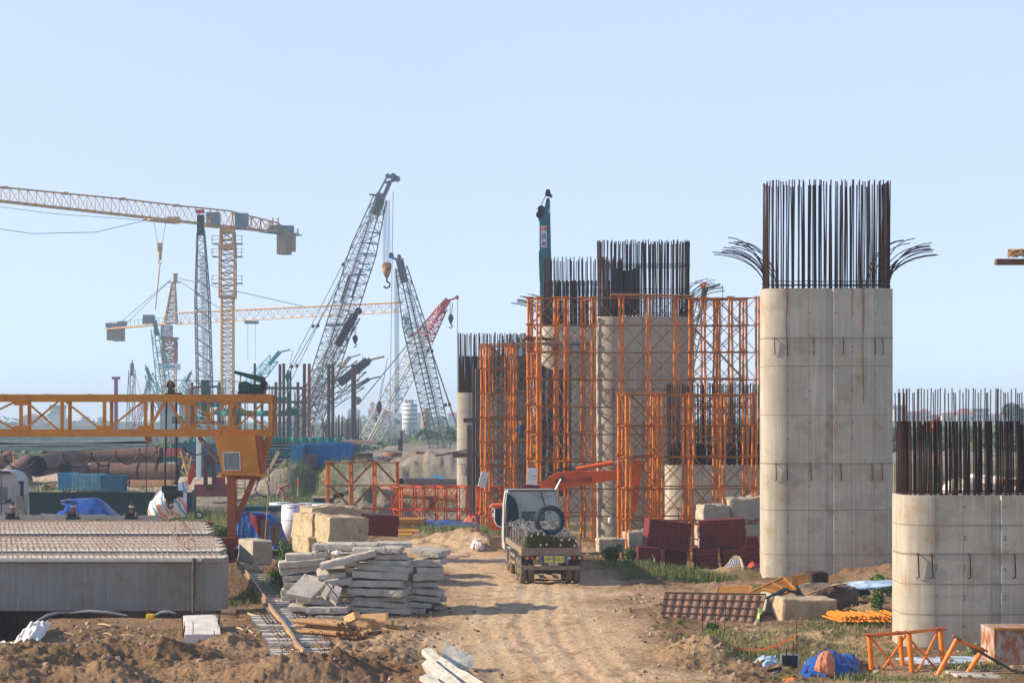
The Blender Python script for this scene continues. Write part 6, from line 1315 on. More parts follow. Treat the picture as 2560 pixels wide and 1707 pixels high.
def tarpfn(u,v):
    # outline: left edge bulging, tip upper right
    lo=P(374+92*u,1304-14*u,112); hi=P(398+70*u,1226-28*u**.9,112); lft=math.sin(v*PI)*(1-u)*-.35
    p=lo.lerp(hi,v); bul=math.sin(u*PI)**.7*math.sin(min(1,v*1.05)*PI)**.6; p.y-=bul*1.3; p.x+=lft; p.z+=.12*math.sin(u*13+v*7)*bul+.05*math.sin(v*23)
    return p
uvgrid('striped_tarpaulin',tarpfn,34,26,STRM,'white tarpaulin with red and blue stripes covering a heap by the flag','tarpaulin')
RFL=pm('red_flag',(.70,.06,.02),(.6,.04,.02),2,.6,.1)
def flag(label,px,py0,py1,Y,pts,pole=True):
    t=thing('flag',label,'flag',(XP(px,Y),Y,ZP(py1,Y)),'red flags on poles')
    if pole: m=MB(); m.cyl(P(px,py1,Y),P(px,py0,Y),.02*Y/100,n=5); m.build('pole',STK,t)
    m=MB(); m.prism([(XP(x,Y),ZP(y,Y)) for x,y in pts],Y-.02,Y+.02,'y'); m.build('cloth',RFL,t); return t
flag('tall drooping orange red flag beside the striped tarpaulin',470,1148,1225,112,[(483,1150),(487,1180),(483,1195),(476,1213),(470,1210),(472,1188)])
flag('small red flag at the left foot of the grey bank',745,1194,1240,158,[(741,1203),(748,1195),(748,1213),(741,1217)])
flag('small red flag at the gully of the grey bank',808,1194,1220,158,[(809,1195),(811,1216),(805,1212),(806,1202)])
t=flag('red flag with a yellow star flying behind the short pier rebar',2350,1045,1200,170,[(2311,1056),(2335,1050),(2350,1041),(2352,1074),(2338,1081),(2320,1084)])
star=lambda cx,cy,r:[(cx+r*(1 if k%2==0 else .42)*math.sin(k*PI/5),cy-r*(1 if k%2==0 else .42)*math.cos(k*PI/5)) for k in range(10)]
m=MB(); m.prism([(XP(x,170),ZP(y,170)) for x,y in star(2333,1064,6)],169.9,169.97,'y'); m.build('star',YEL,t)
t=flag('small red flag with a star on the middle pier, right of its rebar',1772,705,742,117,[(1750,709),(1768,706),(1763,718),(1752,719)])
m=MB(); m.prism([(XP(x,117),ZP(y,117)) for x,y in star(1759,712,3)],116.9,116.97,'y'); m.build('star',YEL,t)
def heapt(label,pts,Y,mat,dep=1.6,seed=1,name='tarpaulin',amp=.1,cat='tarpaulin'):
    """tarp over a heap: pts = silhouette px polyline left->right (tops), base y"""
    xs=[p[0] for p in pts]; ys=[p[1] for p in pts]; base=pts[0][1] if pts[0][1]>pts[-1][1] else pts[-1][1]
    def fn(u,v):
        x=xs[0]+(xs[-1]-xs[0])*u; top=np.interp(x,xs,ys); vv=math.sin(v*PI)**.55; y=base+(top-base)*vv; k=float(fbm(np.array([u*6+seed]),np.array([v*5]),4,seed,.6)[0])
        p=P(x,y,Y); p.y=Y-dep/2+dep*v+k*amp; p.z+=abs(k)*amp*.7; p.x+=k*amp*.5; return p
    m=MB(); m.grid(fn,40,26); return single(name,m,mat,label,cat)
heapt('large blue tarpaulin heap in front of the dark green fence',[(163,1290),(170,1262),(172,1248),(200,1246),(240,1244),(262,1256),(280,1275),(291,1290)],128,BLU,3,5)
heapt('low blue tarpaulin fold left of the large heap',[(141,1290),(150,1278),(170,1272),(185,1290)],126,BLU,2,7)
m=MB(); m.beam(P(152,1252,127.3),P(175,1247,127.3),.4,.12); m.beam(P(155,1257,127.3),P(166,1260,127.3),.3,.14); single('tarp_end',m,pm('lilac_sheet',(.36,.36,.62),(.25,.25,.5)),'pale lilac end of the blue tarpaulin jutting left','sheet end')
# blue tarp tent behind gantry leg
heapt('blue tarpaulin tent behind the gantry leg',[(586,1370),(592,1285),(600,1278),(650,1280),(680,1286),(697,1300),(712,1345),(716,1368)],104,BLU,3,15,amp=.22)
heapt('bright blue tarpaulin curtain just right of the gantry leg',[(590,1366),(594,1277),(608,1276),(616,1300),(622,1340)],101.5,pm('bright_blue_tarp',(.06,.24,.62),(.03,.16,.5),3,.4,.4),1.2,17,amp=.2)
m=MB(); m.grid(lambda u,v:P(622+40*u+6*v,1284+40*v*(.6+.6*math.sin(u*PI))+6*u,100.8-.5*math.sin(u*PI))+Vector((0,0,.1*math.sin(u*11+v*6))),10,12); m.grid(lambda u,v:P(662-40*u+6*v,1290+40*v*(.6+.6*math.sin(u*PI))-6*u,100.9-.5*math.sin(u*PI))+Vector((0,0,.1*math.sin((1-u)*11+v*6))),10,12)
single('maroon_cloth',m,pm('maroon_cloth',(.16,.01,.015),(.1,.008,.01)),'dark red cloth hanging over the blue tarpaulin tent','cloth')
for k,(x,y0,y1,l) in enumerate(((657,1300,1348,'leftmost brown post of the left trio by the blue tent'),(664,1300,1346,'middle brown post of the left trio'),(670,1302,1348,'right brown post of the left trio'),(681,1313,1364,'leftmost post of the right trio by the blue tent'),(690,1304,1362,'middle post of the right trio'),(696,1304,1360,'right post of the right trio'))):
    m=MB(); m.cyl(P(x-3,y1,98),P(x+1,y0,98),.085,n=10); single('pipe_post',m,pm('brown_post',(.30,.17,.09),(.2,.11,.06)),l,'post','brown posts beside the blue tent')
m=MB(); m.box((XP(645,110),111,ZP(1272,110)),(2.3,2,.25)); m.box((XP(645,110),111,.9),(2.0,1.8,1.2)); single('green_shed',m,pm('green_shed',(.01,.08,.07),(.015,.06,.05)),'low dark green sheet roof above the blue tarpaulin tent','shed roof')
# white wrapped rolls
WR=pm('white_wrap',(.80,.80,.82),(.70,.70,.74),2,.5,.15,stretch=(1,1,.4)); 
for k,(x,y0,y1,r_,Y,l) in enumerate(((703,1255,1340,30,112,'leftmost tall white wrapped roll behind the blocks'),(734,1260,1345,30,108,'white wrapped roll with black straps nearest the blocks'),(770,1257,1330,28,115,'white wrapped roll third from the left'),(812,1259,1320,32,113,'white wrapped roll rightmost, mostly behind the sandy blocks'))):
    c=P(x,y0,Y); rr=r_/F*Y; t=thing('wrapped_roll',l,'roll',(c.x,c.y,ZP(y1,Y)),'white wrapped rolls'); m=MB(); z0=ZP(y1,Y); m.lathe((c.x,c.y,0),[(0,z0),(rr,z0),(rr*1.02,(z0+c.z)/2),(rr,c.z-.04),(rr*.93,c.z),(0,c.z+.02)],28); m.build('wrap',WR,t)
    for zz in(.15,.85): m=MB(); m.tube([(c.x+rr*1.02*math.cos(a),c.y+rr*1.02*math.sin(a),c.z-zz) for a in np.linspace(0,2*PI,25)[:-1]],.015,4,closed=True); m.build('strap',BLK,t)
    m=MB(); m.tube([(c.x+rr*.97*math.cos(a),c.y+rr*.97*math.sin(a),c.z-.0) for a in np.linspace(0,2*PI,25)[:-1]],.012,4,closed=True); m.build('strap',BLK,t)
# concrete pump hoses, small box etc
PNK=pm('pink_hose',(.45,.20,.16),(.35,.15,.12)); m=MB(); m.tube([P(710,1252,150),P(709,1232,150),P(700,1222,150),P(697,1215,150),P(705,1218,150),P(712,1212,150),P(722,1213,150),P(726,1220,150)],.13,8); m.tube([P(695,1235,150),P(698,1222,150),P(708,1226,150),P(712,1240,150)],.1,8); single('pink_hose',m,PNK,'thick pinkish hose standing in loops in the weeds','hose')
m=MB(); m.box(P(728,1247,150),(.42,.4,.38)); single('brown_crate',m,WOOD,'small brown crate right of the pinkish hose','crate')
t=thing('green_container','small dark green container box with a pale roof before the scaffold','container',(XP(805,140),140,ZP(1262,140))); m=MB(); m.box(P(810,1252,140),(1.3,1.5,.55)); m.build('body',pm('green_shed',(0,0,0)),t); m=MB(); m.box(P(806,1243,140),(1.45,1.7,.09)); m.build('roof',pm('pale_roof',(.42,.33,.26),(.35,.28,.22)),t); m=MB(); m.box(P(810,1254,139.2),(.4,.06,.3)); m.build('window',BLK,t)
# big pipes under the bank
casing('large dark open pipe mouth left of the heap under the three bay scaffold',pp(848,1250,146),pp(890,1236,158),.56)
casing('large open pipe mouth behind the earth heap, its body pale and long',pp(902,1240,144),pp(970,1243,150),.62,pm('pale_pipe',(.30,.25,.21),(.2,.16,.13),1,.8,.2))
casing('long slanting rusty pipe with a pink painted end on the bank',pp(1003,1205,158),pp(1135,1207,166),.36,pm('pink_grey_pipe',(.25,.17,.15),(.17,.12,.10)))
casing('long orange brown pipe lying from the heap to the farthest pier',pp(940,1222,156),pp(1150,1238,150),.52,RUS2)
casing('short rusty pipe behind the long orange brown pipe',pp(935,1220,160),pp(1010,1222,162),.3)
m=MB(); m.cyl(P(1076,1272,139),P(1076,1248,139),.34,n=18); m.box(P(1076,1244,139),(.5,.4,.2)); single('pile_stub',m,RUS,'short rusty pile stub with a dark clamp behind the low scaffold','pile stub')
# blue lattice jib lying on the bank
t=thing('lying_jib','blue lattice crane section lying on the slope of the grey bank','crane section',(XP(1080,168),168,ZP(1190,168))); a0=P(1028,1172,171);b0=P(1138,1205,166); a1=P(1032,1192,171);b1=P(1130,1230,164); TB=pm('jib_blue',(.03,.16,.34),(.03,.12,.26))
m=MB(); m.beam(a0,b0,.22,.22); m.beam(a1,b1,.22,.22)
m.beam(b0,b0+Vector((.1,-.5,-1.2)),.2,.2); m.build('chord',TB,t); m=MB()
for i in range(6): m.beam(a1.lerp(b1,i/6),a0.lerp(b0,(i+.5)/6),.16,.16); m.beam(a0.lerp(b0,(i+.5)/6),a1.lerp(b1,(i+1)/6),.16,.16)
m.build('lacing',TB,t)
# parked lorry at far left edge
t=thing('parked_lorry','grey white lorry cab with a dark visor at the far left edge','lorry',(XP(10,118),118,0)); Y=116
m=MB(); m.prism([(XP(-110,Y),ZP(1174,Y)),(XP(22,Y),ZP(1176,Y)),(XP(38,Y),ZP(1185,Y)),(XP(46,Y),ZP(1200,Y)),(XP(48,Y),ZP(1235,Y)),(XP(50,Y),ZP(1300,Y)),(XP(-110,Y),ZP(1300,Y))],Y,Y+2.3,'y'); m.build('cab',pm('lorry_grey_white',(.48,.47,.46),(.38,.37,.37),1,.5,.05,c3=(.25,.24,.25)),t)
m=MB(); m.prism([(XP(-110,Y),ZP(1176,Y)),(XP(24,Y),ZP(1178,Y)),(XP(28,Y),ZP(1184,Y)),(XP(-110,Y),ZP(1183,Y))],Y-.2,Y+.02,'y'); m.build('visor',BLK,t)
m=MB(); m.prism([(XP(-110,Y),ZP(1214,Y)),(XP(18,Y),ZP(1216,Y)),(XP(24,Y),ZP(1232,Y)),(XP(20,Y),ZP(1252,Y)),(XP(-110,Y),ZP(1258,Y))],Y-.03,Y+.02,'y'); m.build('windscreen',pm('cab_glass',(0,0,0)),t)
m=MB(); m.prism([(XP(20,Y),ZP(1218,Y)),(XP(33,Y),ZP(1210,Y)),(XP(33,Y),ZP(1300,Y)),(XP(20,Y),ZP(1300,Y))],Y-.05,Y+.02,'y'); m.build('pillar',pm('lorry_grey_white',(0,0,0)),t)
m=MB(); m.box(P(55,1226,Y),(.16,.16,.95)); m.box(P(53,1205,Y),(.3,.1,.12)); m.build('mirror',BLK,t)
m=MB(); m.box(P(55,1268,Y+.5),(.35,1.2,1.4)); m.build('side_step',pm('dusty_step',(.34,.33,.25),(.2,.2,.16),4),t)
m=MB(); m.prism([(XP(-110,Y),ZP(1262,Y)),(XP(10,Y),ZP(1256,Y)),(XP(28,Y),ZP(1244,Y)),(XP(30,Y),ZP(1256,Y)),(XP(-110,Y),ZP(1275,Y))],Y-.12,Y,'y'); m.build('bumper',pm('navy_bumper',(.03,.06,.12),(.04,.05,.08)),t)
for x in(-60,30): m=MB(); m.cyl((XP(x,Y),Y+.2,.5),(XP(x,Y),Y+.5,.5),.5,n=20); m.build('wheel',TYR,t)
# second bridge of red machinery behind the leg
t=thing('red_carrier','dark red machine base with the block letters and a tall dark lattice above','machine',(XP(528,165),165,0)); MR=pm('faded_maroon',(.24,.06,.05),(.18,.05,.04)); m=MB(); m.box((XP(525,165),165.8,ZP(1226,165)),(2.6,1.6,1.0)); m.build('base_box',MR,t)
m=MB(); m.prism([(XP(508,165),ZP(1138,165)),(XP(540,165),ZP(1138,165)),(XP(534,165),ZP(1170,165)),(XP(512,165),ZP(1170,165))],165,165.6,'y'); m.box(P(514,1192,165),(.3,.4,1.5)); m.box(P(535,1192,165),(.3,.4,1.5)); m.build('mast_frame',pm('dark_maroon',(.06,.025,.03),(.09,.03,.03)),t)
m=MB(); m.box(P(548,1200,166),(.9,.9,.6)); m.build('cowl',pm('faded_red',(.35,.05,.06),(.28,.04,.05)),t)
m=MB()
for k,x in enumerate((518,525,532)): m.box(P(x,1221,164.9),(.18,.05,.22)); m.box(P(x,1213,164.9),(.24,.05,.05))
m.build('emblem',pm('dark_maroon',(0,0,0)),t)
# ---------------- cranes ----------------
def lat(m,a,b,w0,w1,d0,d1,n,rc,rb,side=None,tri=False,seg=4,z=1):
    a=Vector(a);b=Vector(b);D=(b-a).normalized(); S=Vector(side or (1,0,0)); S=(S-D*S.dot(D)).normalized(); N=D.cross(S)
    def cor(t): 
        p=a.lerp(b,t); w=(w0+(w1-w0)*t)/2; d=(d0+(d1-d0)*t)/2
        return [p-S*w-N*d,p+S*w-N*d,p+S*w+N*d,p-S*w+N*d] if not tri else [p-S*w-N*d,p+S*w-N*d,p+N*d]
    C=[cor(i/n) for i in range(n+1)]; k=len(C[0])
    for j in range(k): m.cyl(C[0][j],C[n][j],rc,n=seg+1,cap=False)
    for i in range(n):
        for j in range(k):
            l=(j+1)%k; q=(C[i][j],C[i+1][l]) if (i+j)%2 else (C[i][l],C[i+1][j]); m.cyl(q[0],q[1],rb,n=seg-1,cap=False)
            if z: m.cyl(C[i][j],C[i][l],rb,n=seg-1,cap=False)
    return m
def rope(par,a,b,r,mat,name='rope'): m=MB(); m.cyl(a,b,r,n=4); return m.build(name,mat,par)
TYE=pm('tower_crane_yellow',(.52,.30,.09),(.42,.22,.07),1,.5,.05,c3=(.35,.15,.05)); TYO=pm('tower_crane_ochre',(.62,.36,.04),(.52,.28,.03),1,.5,.05); GRM=pm('cool_grey_metal',(.18,.21,.23),(.10,.12,.14),2,.5,.05); CWT=pm('counterweight',(.38,.27,.18),(.26,.19,.14),1.2,.85,.1,stretch=(3,1,.3)); ROP=pm('rope_steel',(.10,.12,.15),(.08,.1,.12),3)
DST=pm('boom_hazed_steel',(.09,.115,.13),(.14,.16,.17),1.5,.5,.05);  # dark steel lightened, distance haze put into its colour
# big flat top tower crane
YC=400; S1=YC/312.; t=thing('tower_crane','big yellow flat top tower crane, its jib leaving the photo at the left','tower crane',(XP(569,YC),YC,0),'tower cranes')
bx=XP(569,YC); zt=ZP(568,YC); m=MB(); lat(m,(bx,YC,0),(bx,YC,ZP(735,YC)),2.3,2.3,2.3,2.3,38,.15,.075); m.build('mast',TYO,t)
m=MB(); lat(m,(bx,YC,ZP(745,YC)),(bx,YC,ZP(620,YC)),3.0,3.0,3.0,3.0,8,.17,.1); lat(m,(bx,YC,ZP(620,YC)),(bx,YC,ZP(580,YC)),2.6,2.6,2.6,2.6,2,.25,.14); m.box((bx,YC,ZP(618,YC)),(3.3,3.3,1.0)); m.box((bx,YC,ZP(577,YC)),(2.8,2.8,1.0)); m.box((bx,YC,ZP(742,YC)),(3.2,3.2,.4)); m.build('climbing_cage',TYE,t)
for y in(610,642,709):
    m=MB(); z=ZP(y,YC)
    for s_ in(-1,1):
        c=bx+s_*2.25; m.box((c,YC,z),(1.5,2.6,.12))
        for dz_ in(.8,1.5): m.beam((c-.75,YC-1.3,z+dz_),(c+.75,YC-1.3,z+dz_),.08,.08); m.beam((c+s_*.75,YC-1.3,z+dz_),(c+s_*.75,YC+1.3,z+dz_),.08,.08)
        for q in(-.7,.7): m.beam((c+q,YC-1.3,z),(c+q,YC-1.3,z+1.5),.08,.08,up=(0,1,0))
    m.build('platform',GRM,t)
jd=Vector((-70.6+44.4,276-312,0)).normalized(); zj=ZP(568,YC); base=Vector((bx,YC,zj+.1)); sideJ=jd.cross(Vector((0,0,1)))
def jp(s,dz=0,o=0):
    s=s*.8 if s<0 else s
    return base+jd*s+Vector((0,0,dz))+sideJ*o
jib=MB(); segs=[(0,3.2),(14,3.0),(28,3.0),(42,2.75),(56,2.5),(70,2.2),(86,1.9)]
for (s0,h0),(s1,h1) in zip(segs[:-1],segs[1:]):
    nn=7; 
    for i in range(nn):
        a=s0+(s1-s0)*i/nn;b=s0+(s1-s0)*(i+1)/nn;c=(a+b)/2; ha=h0+(h1-h0)*(i+.5)/nn
        for o in(-1,1): jib.cyl(jp(a,0,o),jp(c,ha,0),.07,n=3,cap=False); jib.cyl(jp(c,ha,0),jp(b,0,o),.07,n=3,cap=False)
        jib.cyl(jp(a,0,-1),jp(a,0,1),.06,n=3,cap=False)
    jib.cyl(jp(s0,h0,0),jp(s1,h1,0),.17,n=5); 
    for o in(-1,1): jib.cyl(jp(s0,0,o),jp(s1,0,o),.16,n=5)
    jib.box(jp(s1,h1,0),(.9,.7,.5))
jib.build('jib',TYE,t)
m=MB()
for i in range(6):
    a=-i*3.4;b=a-3.4;c=(a+b)/2;h0=3.2-.42*i*.6
    for o in(-1,1): m.cyl(jp(a,0,o),jp(c,h0,0),.12,n=4); m.cyl(jp(c,h0,0),jp(b,0,o),.12,n=4)
for o in(-1,1): m.cyl(jp(0,0,o),jp(-24,0,o),.2,n=5)
m.cyl(jp(0,3.2),jp(-18.5,1.9),.18,n=5); m.beam(jp(-16.5,0),jp(-16.5,2.9),.25,.25,up=(0,1,0)); m.beam(jp(-18.5,0),jp(-18.5,3.0),.25,.25,up=(0,1,0)); m.build('counter_jib',TYE,t)
m=MB(); m.beam(jp(-13,-.2),jp(-26,-.2),2.6,.2,); m.beam(jp(-23.5,1.1,1.2),jp(-26.5,1.1,1.2),.1,.1); m.box(jp(-17.5,.7),(3.0,2,1.4)); m.box(jp(-22,.9),(2.6,2,1.3)); m.box(jp(-26,.5),(.1,2,1.4)); m.build('machinery_deck',GRM,t)
for k,s_ in enumerate((-20,-21.6,-23.2)): m=MB(); m.box(jp(s_,-2.3+.3*(k==2)),(2.0,2.2,4.2-.9*(k==2))); m.build('counterweight',CWT,t)
m=MB(); m.box(jp(4.5,1.2,-.5),(2.6,2.0,2.4)); m.build('cab',GRM,t); m=MB(); m.box(jp(-3.5,1.5,-1.2),(2.6,1.8,2.6)); m.box(jp(-3.0,.4,-1.4),(2.0,1.4,1.8)); m.build('electric_cabinet',GRM,t)
m=MB(); m.beam(jp(2,-.3),jp(7,-.3),2.0,.3); m.build('cab_platform',TYE,t); m=MB(); m.beam(jp(14,-.4),jp(22,-.4),2.0,.3); m.box(jp(15,.2),(2.2,1.2,1.0)); tr_=m.build('trolley',TYE,t)
hk=Vector(jp(18.5)); m=MB(); zh=ZP(618,hk.y); m.box((hk.x,hk.y,zh),(.9,.6,1.6)); m.cyl((hk.x,hk.y,zh-.8),(hk.x,hk.y,zh-2.4),.35,n=8); m.tube([(hk.x,hk.y,zh-2.4),(hk.x-.4,hk.y,zh-2.9),(hk.x,hk.y,zh-3.3),(hk.x+.4,hk.y,zh-2.9)],.12,5); m.cyl((hk.x,hk.y,zh-3.2),(hk.x-.9,hk.y,zh-12),.12,n=5); m.build('hook_block',TYE,t)
for o in(-1.2,1.2): rope(t,(hk.x+o,hk.y,zj),(hk.x+o*.3,hk.y,zh),.045,ROP)
m=MB(); m.tube([jp(22,-.5),jp(35,-3.8),jp(50,-5.2),jp(66,-4.6),jp(86,-1.5)],.06,4); m.build('service_cable',ROP,t); m=MB(); m.tube([jp(20,-.5),jp(45,-1.2),jp(70,-.8),jp(86,.3)],.05,4); m.build('service_cable',ROP,t)
# second tower crane with pointed top
YC=520; K=YC/400.; t=thing('tower_crane','hazy yellow tower crane with a pointed top and a level jib to the right','tower crane',(XP(424,YC),YC,0),'tower cranes'); bx=XP(424,YC)
TYH=pm('pale_crane_yellow',(.62,.34,.10),(.50,.26,.08),1,.6,0); m=MB(); lat(m,(bx,YC,0),(bx,YC,ZP(852,YC)),3.0,3.0,3.0,3.0,12,.17,.1); m.box((bx,YC,ZP(850,YC)),(3.4,3.4,.7)); m.build('mast',TYH,t)
m=MB(); lat(m,(bx,YC,ZP(905,YC)),(bx,YC,ZP(852,YC)),3.2,3.2,3.2,3.2,4,.3,.16); m.box((bx,YC,ZP(846,YC)),(4.2,4,.5)); m.build('climbing_cage',pm('rusty_crane_red',(.38,.13,.06),(.3,.1,.05)),t)
m=MB(); ax=XP(434,YC); lat(m,(XP(427,YC),YC,ZP(808,YC)),(ax,YC,ZP(706,YC)),3.0,.8,3.0,.8,12,.2,.1); m.box((ax,YC,ZP(706,YC)),(3.2,1,.3)); m.box((ax+.5,YC,ZP(695,YC)),(1.0,1,2.4)); m.build('tower_head',TYE,t)
m=MB(); m.box((XP(417,YC),YC,ZP(828,YC)),(2.8,2.4,3.0)); m.box((XP(421,YC),YC-1.3,ZP(830,YC)),(1.4,.2,2.0)); m.build('cab',pm('pale_cab',(.60,.64,.66),(.2,.25,.28),.8),t)
zj=ZP(809,YC); e=P(1002,783+7,YC*.925); e=Vector((XP(1000,470),470,zj+.3))
m=MB(); lat(m,(XP(441,YC),YC,zj+1.3),(e.x,e.y,zj+1.4),2.0,1.8,2.9,2.2,46,.14,.07,side=(e-Vector((bx,YC,zj))).cross(Vector((0,0,1))),tri=True,z=0); m.build('jib',TYH,t)
m=MB(); cx0=Vector((XP(268,550),550,zj)); m.beam(Vector((bx,YC,zj)),cx0,1.6,.4); m.build('counter_jib',TYE,t)
m=MB()
for k in range(15): q=Vector((bx,YC,zj+.2)).lerp(cx0,.1+.9*k/14); m.beam(q,q+Vector((0,0,1.6)),.1,.1,up=(0,1,0))
m.beam(Vector((bx,YC,zj+1.8)),cx0+Vector((0,0,1.8)),.1,.1); q=Vector((bx,YC,zj)).lerp(cx0,.32); m.box(q+Vector((0,0,1.6)),(3.0,1.6,2.4)); q=Vector((bx,YC,zj)).lerp(cx0,.75); m.box(q+Vector((0,0,1.0)),(2.4,1.6,1.4)); q=Vector((bx,YC,zj)).lerp(cx0,.92); m.box(q+Vector((0,0,.9)),(3.2,1.6,1.2)); m.build('machinery_deck',GRM,t)
for k in range(3): m=MB(); q=cx0+Vector((.8+1.6*k,0,-1.6)); m.box(q,(1.5,2,3.0+.5*(k>0))); m.build('counterweight',CWT,t)
tp0=Vector((ax-.6,YC,ZP(698,YC)))
for s_ in(.82,.68): rope(t,tp0,Vector((bx,YC,zj)).lerp(cx0,s_)+Vector((0,0,1)),.10,ROP,'tie_rod')
jv=lambda s_:Vector((bx,YC,zj+2.7)).lerp(Vector((e.x,e.y,zj+2.4)),s_)
rope(t,Vector((ax+1.5,YC,ZP(696,YC))),jv(.62),.10,ROP,'tie_rod'); rope(t,Vector((ax+1.5,YC,ZP(702,YC))),jv(.25),.10,ROP,'tie_rod')
m=MB(); q=jv(.38); m.box(q+Vector((0,0,-3.2)),(3.4,1.6,.7)); m.build('trolley',GRM,t)
rope(t,q+Vector((-1,0,-3)),Vector((q.x-1,q.y,ZP(905,YC))),.05,ROP); rope(t,q+Vector((1,0,-3)),Vector((q.x+1,q.y,ZP(905,YC))),.05,ROP)
m=MB(); m.box(P(424,917,YC-2.2),(5.6,.4,1.6)); bn=m.build('banner',pm('pale_banner',(.66,.70,.74),(.6,.64,.7)),t); m=MB()
for k in range(6): m.box(P(413+k*4.6,916,YC-2.6),(.32,.1,.45))
m.build('banner_lettering',pm('soft_blue_print',(.08,.30,.55),(.1,.3,.5)),bn)
# lattice boom crawler cranes
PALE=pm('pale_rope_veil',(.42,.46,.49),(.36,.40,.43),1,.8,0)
def boom(t,a,b,w,d,n,rc,rb,mat,top=.06,foot=.08,side=(1,0,0),name='boom'):
    a=Vector(a);b=Vector(b); p=a.lerp(b,foot); q=a.lerp(b,1-top); m=MB()
    n1=max(2,int(n*foot)); lat(m,a,p,w*.35,w,d*.2,d,n1,rc,rb,side); lat(m,p,q,w,w,d,d,n,rc,rb,side); lat(m,q,b,w,w*.55,d,d*.45,max(2,int(n*top)),rc,rb,side)
    return m.build(name,mat,t)
YB=300; t=thing('crawler_crane','tallest grey lattice boom crane leaning right with an orange hook block','crawler crane',(XP(760,YB),YB,0),'lattice boom crawler cranes')
A=Vector((XP(748,YB),YB,ZP(1130,YB))); Bt=Vector((XP(950,YB-14),YB-14,ZP(496,YB-14)))
boom(t,A,Bt,2.9,2.7,26,.10,.05,DST,top=.20,foot=.10,side=(.85,.5,0))
D=(Bt-A).normalized(); m=MB(); m.beam(Bt-D*2.4,Bt+D*.6,1.3,1.5,up=(0,1,0)); m.beam(Bt+D*.6+Vector((.5,0,0)),Bt+D*2.6+Vector((.7,0,0)),.5,1.0,up=(0,1,0)); m.beam(Bt+D*.6+Vector((-.5,0,0)),Bt+D*3.2,.22,.3,up=(0,1,0)); m.build('boom_head',DST,t)
m=MB(); m.cyl(Bt+D*3+Vector((1.0,-.3,.3)),Bt+D*3+Vector((1.0,.3,.3)),.5,n=14); m.cyl(Bt+D*3.1+Vector((.2,-.3,.3)),Bt+D*3.1+Vector((.2,.3,.3)),.35,n=12); m.beam(Bt+D*2.4,Bt+D*3.2+Vector((1.6,0,-.3)),.35,.3); m.cyl(Bt+D*3+Vector((1.6,-.3,.0)),Bt+D*3+Vector((1.6,.3,.0)),.42,n=12); m.beam(Bt+D*.2+Vector((0,0,.2)),Bt+D*.6+Vector((-1.7,0,0)),.25,.25); m.build('sheave',GRM,t)
m=MB(); 
for k in range(5): 
    q=A.lerp(Bt,.70+.04*k); m.beam(q+Vector((.2,-1.6,.3)),q+Vector((1.9,-1.6,.2)),.18,.18)
for f,mt in((.62,0),): q=A.lerp(Bt,f); m.beam(q+Vector((.7,-1.7,0)),q+D*4.4+Vector((.7,-1.7,0)),.35,.15,up=(0,1,0)); m.beam(A.lerp(Bt,.505)+Vector((-1.8,-1.6,.2)),A.lerp(Bt,.505)+Vector((.6,-1.6,.2)),.35,.35)
m.build('boom_plate',DST,t)
m=MB(); q=A.lerp(Bt,.60); m.beam(q+Vector((-.7,-1.6,0)),q+D*4.4+Vector((-.7,-1.6,0)),.35,.1,up=(0,1,0)); m.build('boom_plate',pm('brown_plate',(.16,.12,.09),(.12,.09,.07)),t)
m=MB()
for o in np.linspace(-1.1,-.2,5): 
    m.cyl(A.lerp(Bt,.02)+Vector((o,.9,0)),A.lerp(Bt,.95)+Vector((o*.8,.9,0)),.06,n=4,cap=False)
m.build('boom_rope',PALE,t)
hb=P(967,672,YB-14); 
for k in range(6): rope(t,P(957+k*3.2,500,YB-14),hb+Vector((-.5+.2*k,0,.9)),.035,ROP)
rope(t,P(983,478,YB-14),P(974,1090,YB-14),.04,ROP)
m=MB(); m.lathe(hb,[(0,1.0),(.62,.8),(.70,.3),(.5,-.7),(.2,-1.3),(0,-1.4)],14); m.build('hook_block',pm('hook_orange',(.50,.22,.07),(.08,.05,.04),1.5,contrast=(.48,.55),stretch=(1,1,3)),t)
m=MB(); m.tube([hb+Vector((0,0,-1.3)),hb+Vector((0,0,-1.8)),hb+Vector((.45,0,-2.1)),hb+Vector((.35,0,-2.6)),hb+Vector((-.1,0,-2.75)),hb+Vector((-.45,0,-2.5))],.13,6); m.build('hook',BLK,t)
for (a,b) in(((942,496),(703,960)),((945,502),(668,1075)),((868,680),(722,935))): rope(t,P(*a,YB-12),P(*b,YB+6),.07,ROP,'pendant_line')
for x,y in((858,661),(782,815),(794,814),(728,916),(742,914)): m=MB(); m.cyl(P(x-2,y+4,YB-6),P(x+2,y-4,YB-6),.28,n=6); m.build('rope_socket',BLK,t)
m=MB(); m.box((XP(735,YB),YB+5,2.2),(6,5,2.2)); m.box((XP(735,YB),YB+5,.7),(7,6,1.2)); m.build('crane_body',DST,t)
# right leaning one with banner
t=thing('crawler_crane','grey lattice boom crane leaning left, carrying a white green lettered banner','crawler crane',(XP(1115,YB),YB,0),'lattice boom crawler cranes')
A=Vector((XP(1108,YB),YB,ZP(1140,YB))); Bt=Vector((XP(1003,YB-8),YB-8,ZP(668,YB-8))); boom(t,A,Bt,2.5,2.3,24,.095,.045,DST,top=.30,foot=.06,side=(.85,-.5,0)); D=(Bt-A).normalized()
m=MB(); m.beam(Bt-D*2.2,Bt+D*1.2,1.1,1.4,up=(0,1,0)); m.cyl(Bt+D*1.6+Vector((-1.1,-.3,.2)),Bt+D*1.6+Vector((-1.1,.3,.2)),.38,n=12); m.cyl(Bt+D*1.4+Vector((0,-.3,.2)),Bt+D*1.4+Vector((0,.3,.2)),.3,n=12); m.beam(Bt+D*1.0,Bt+D*1.6+Vector((-1.4,0,0)),.35,.3); m.build('boom_head',DST,t)
m=MB()
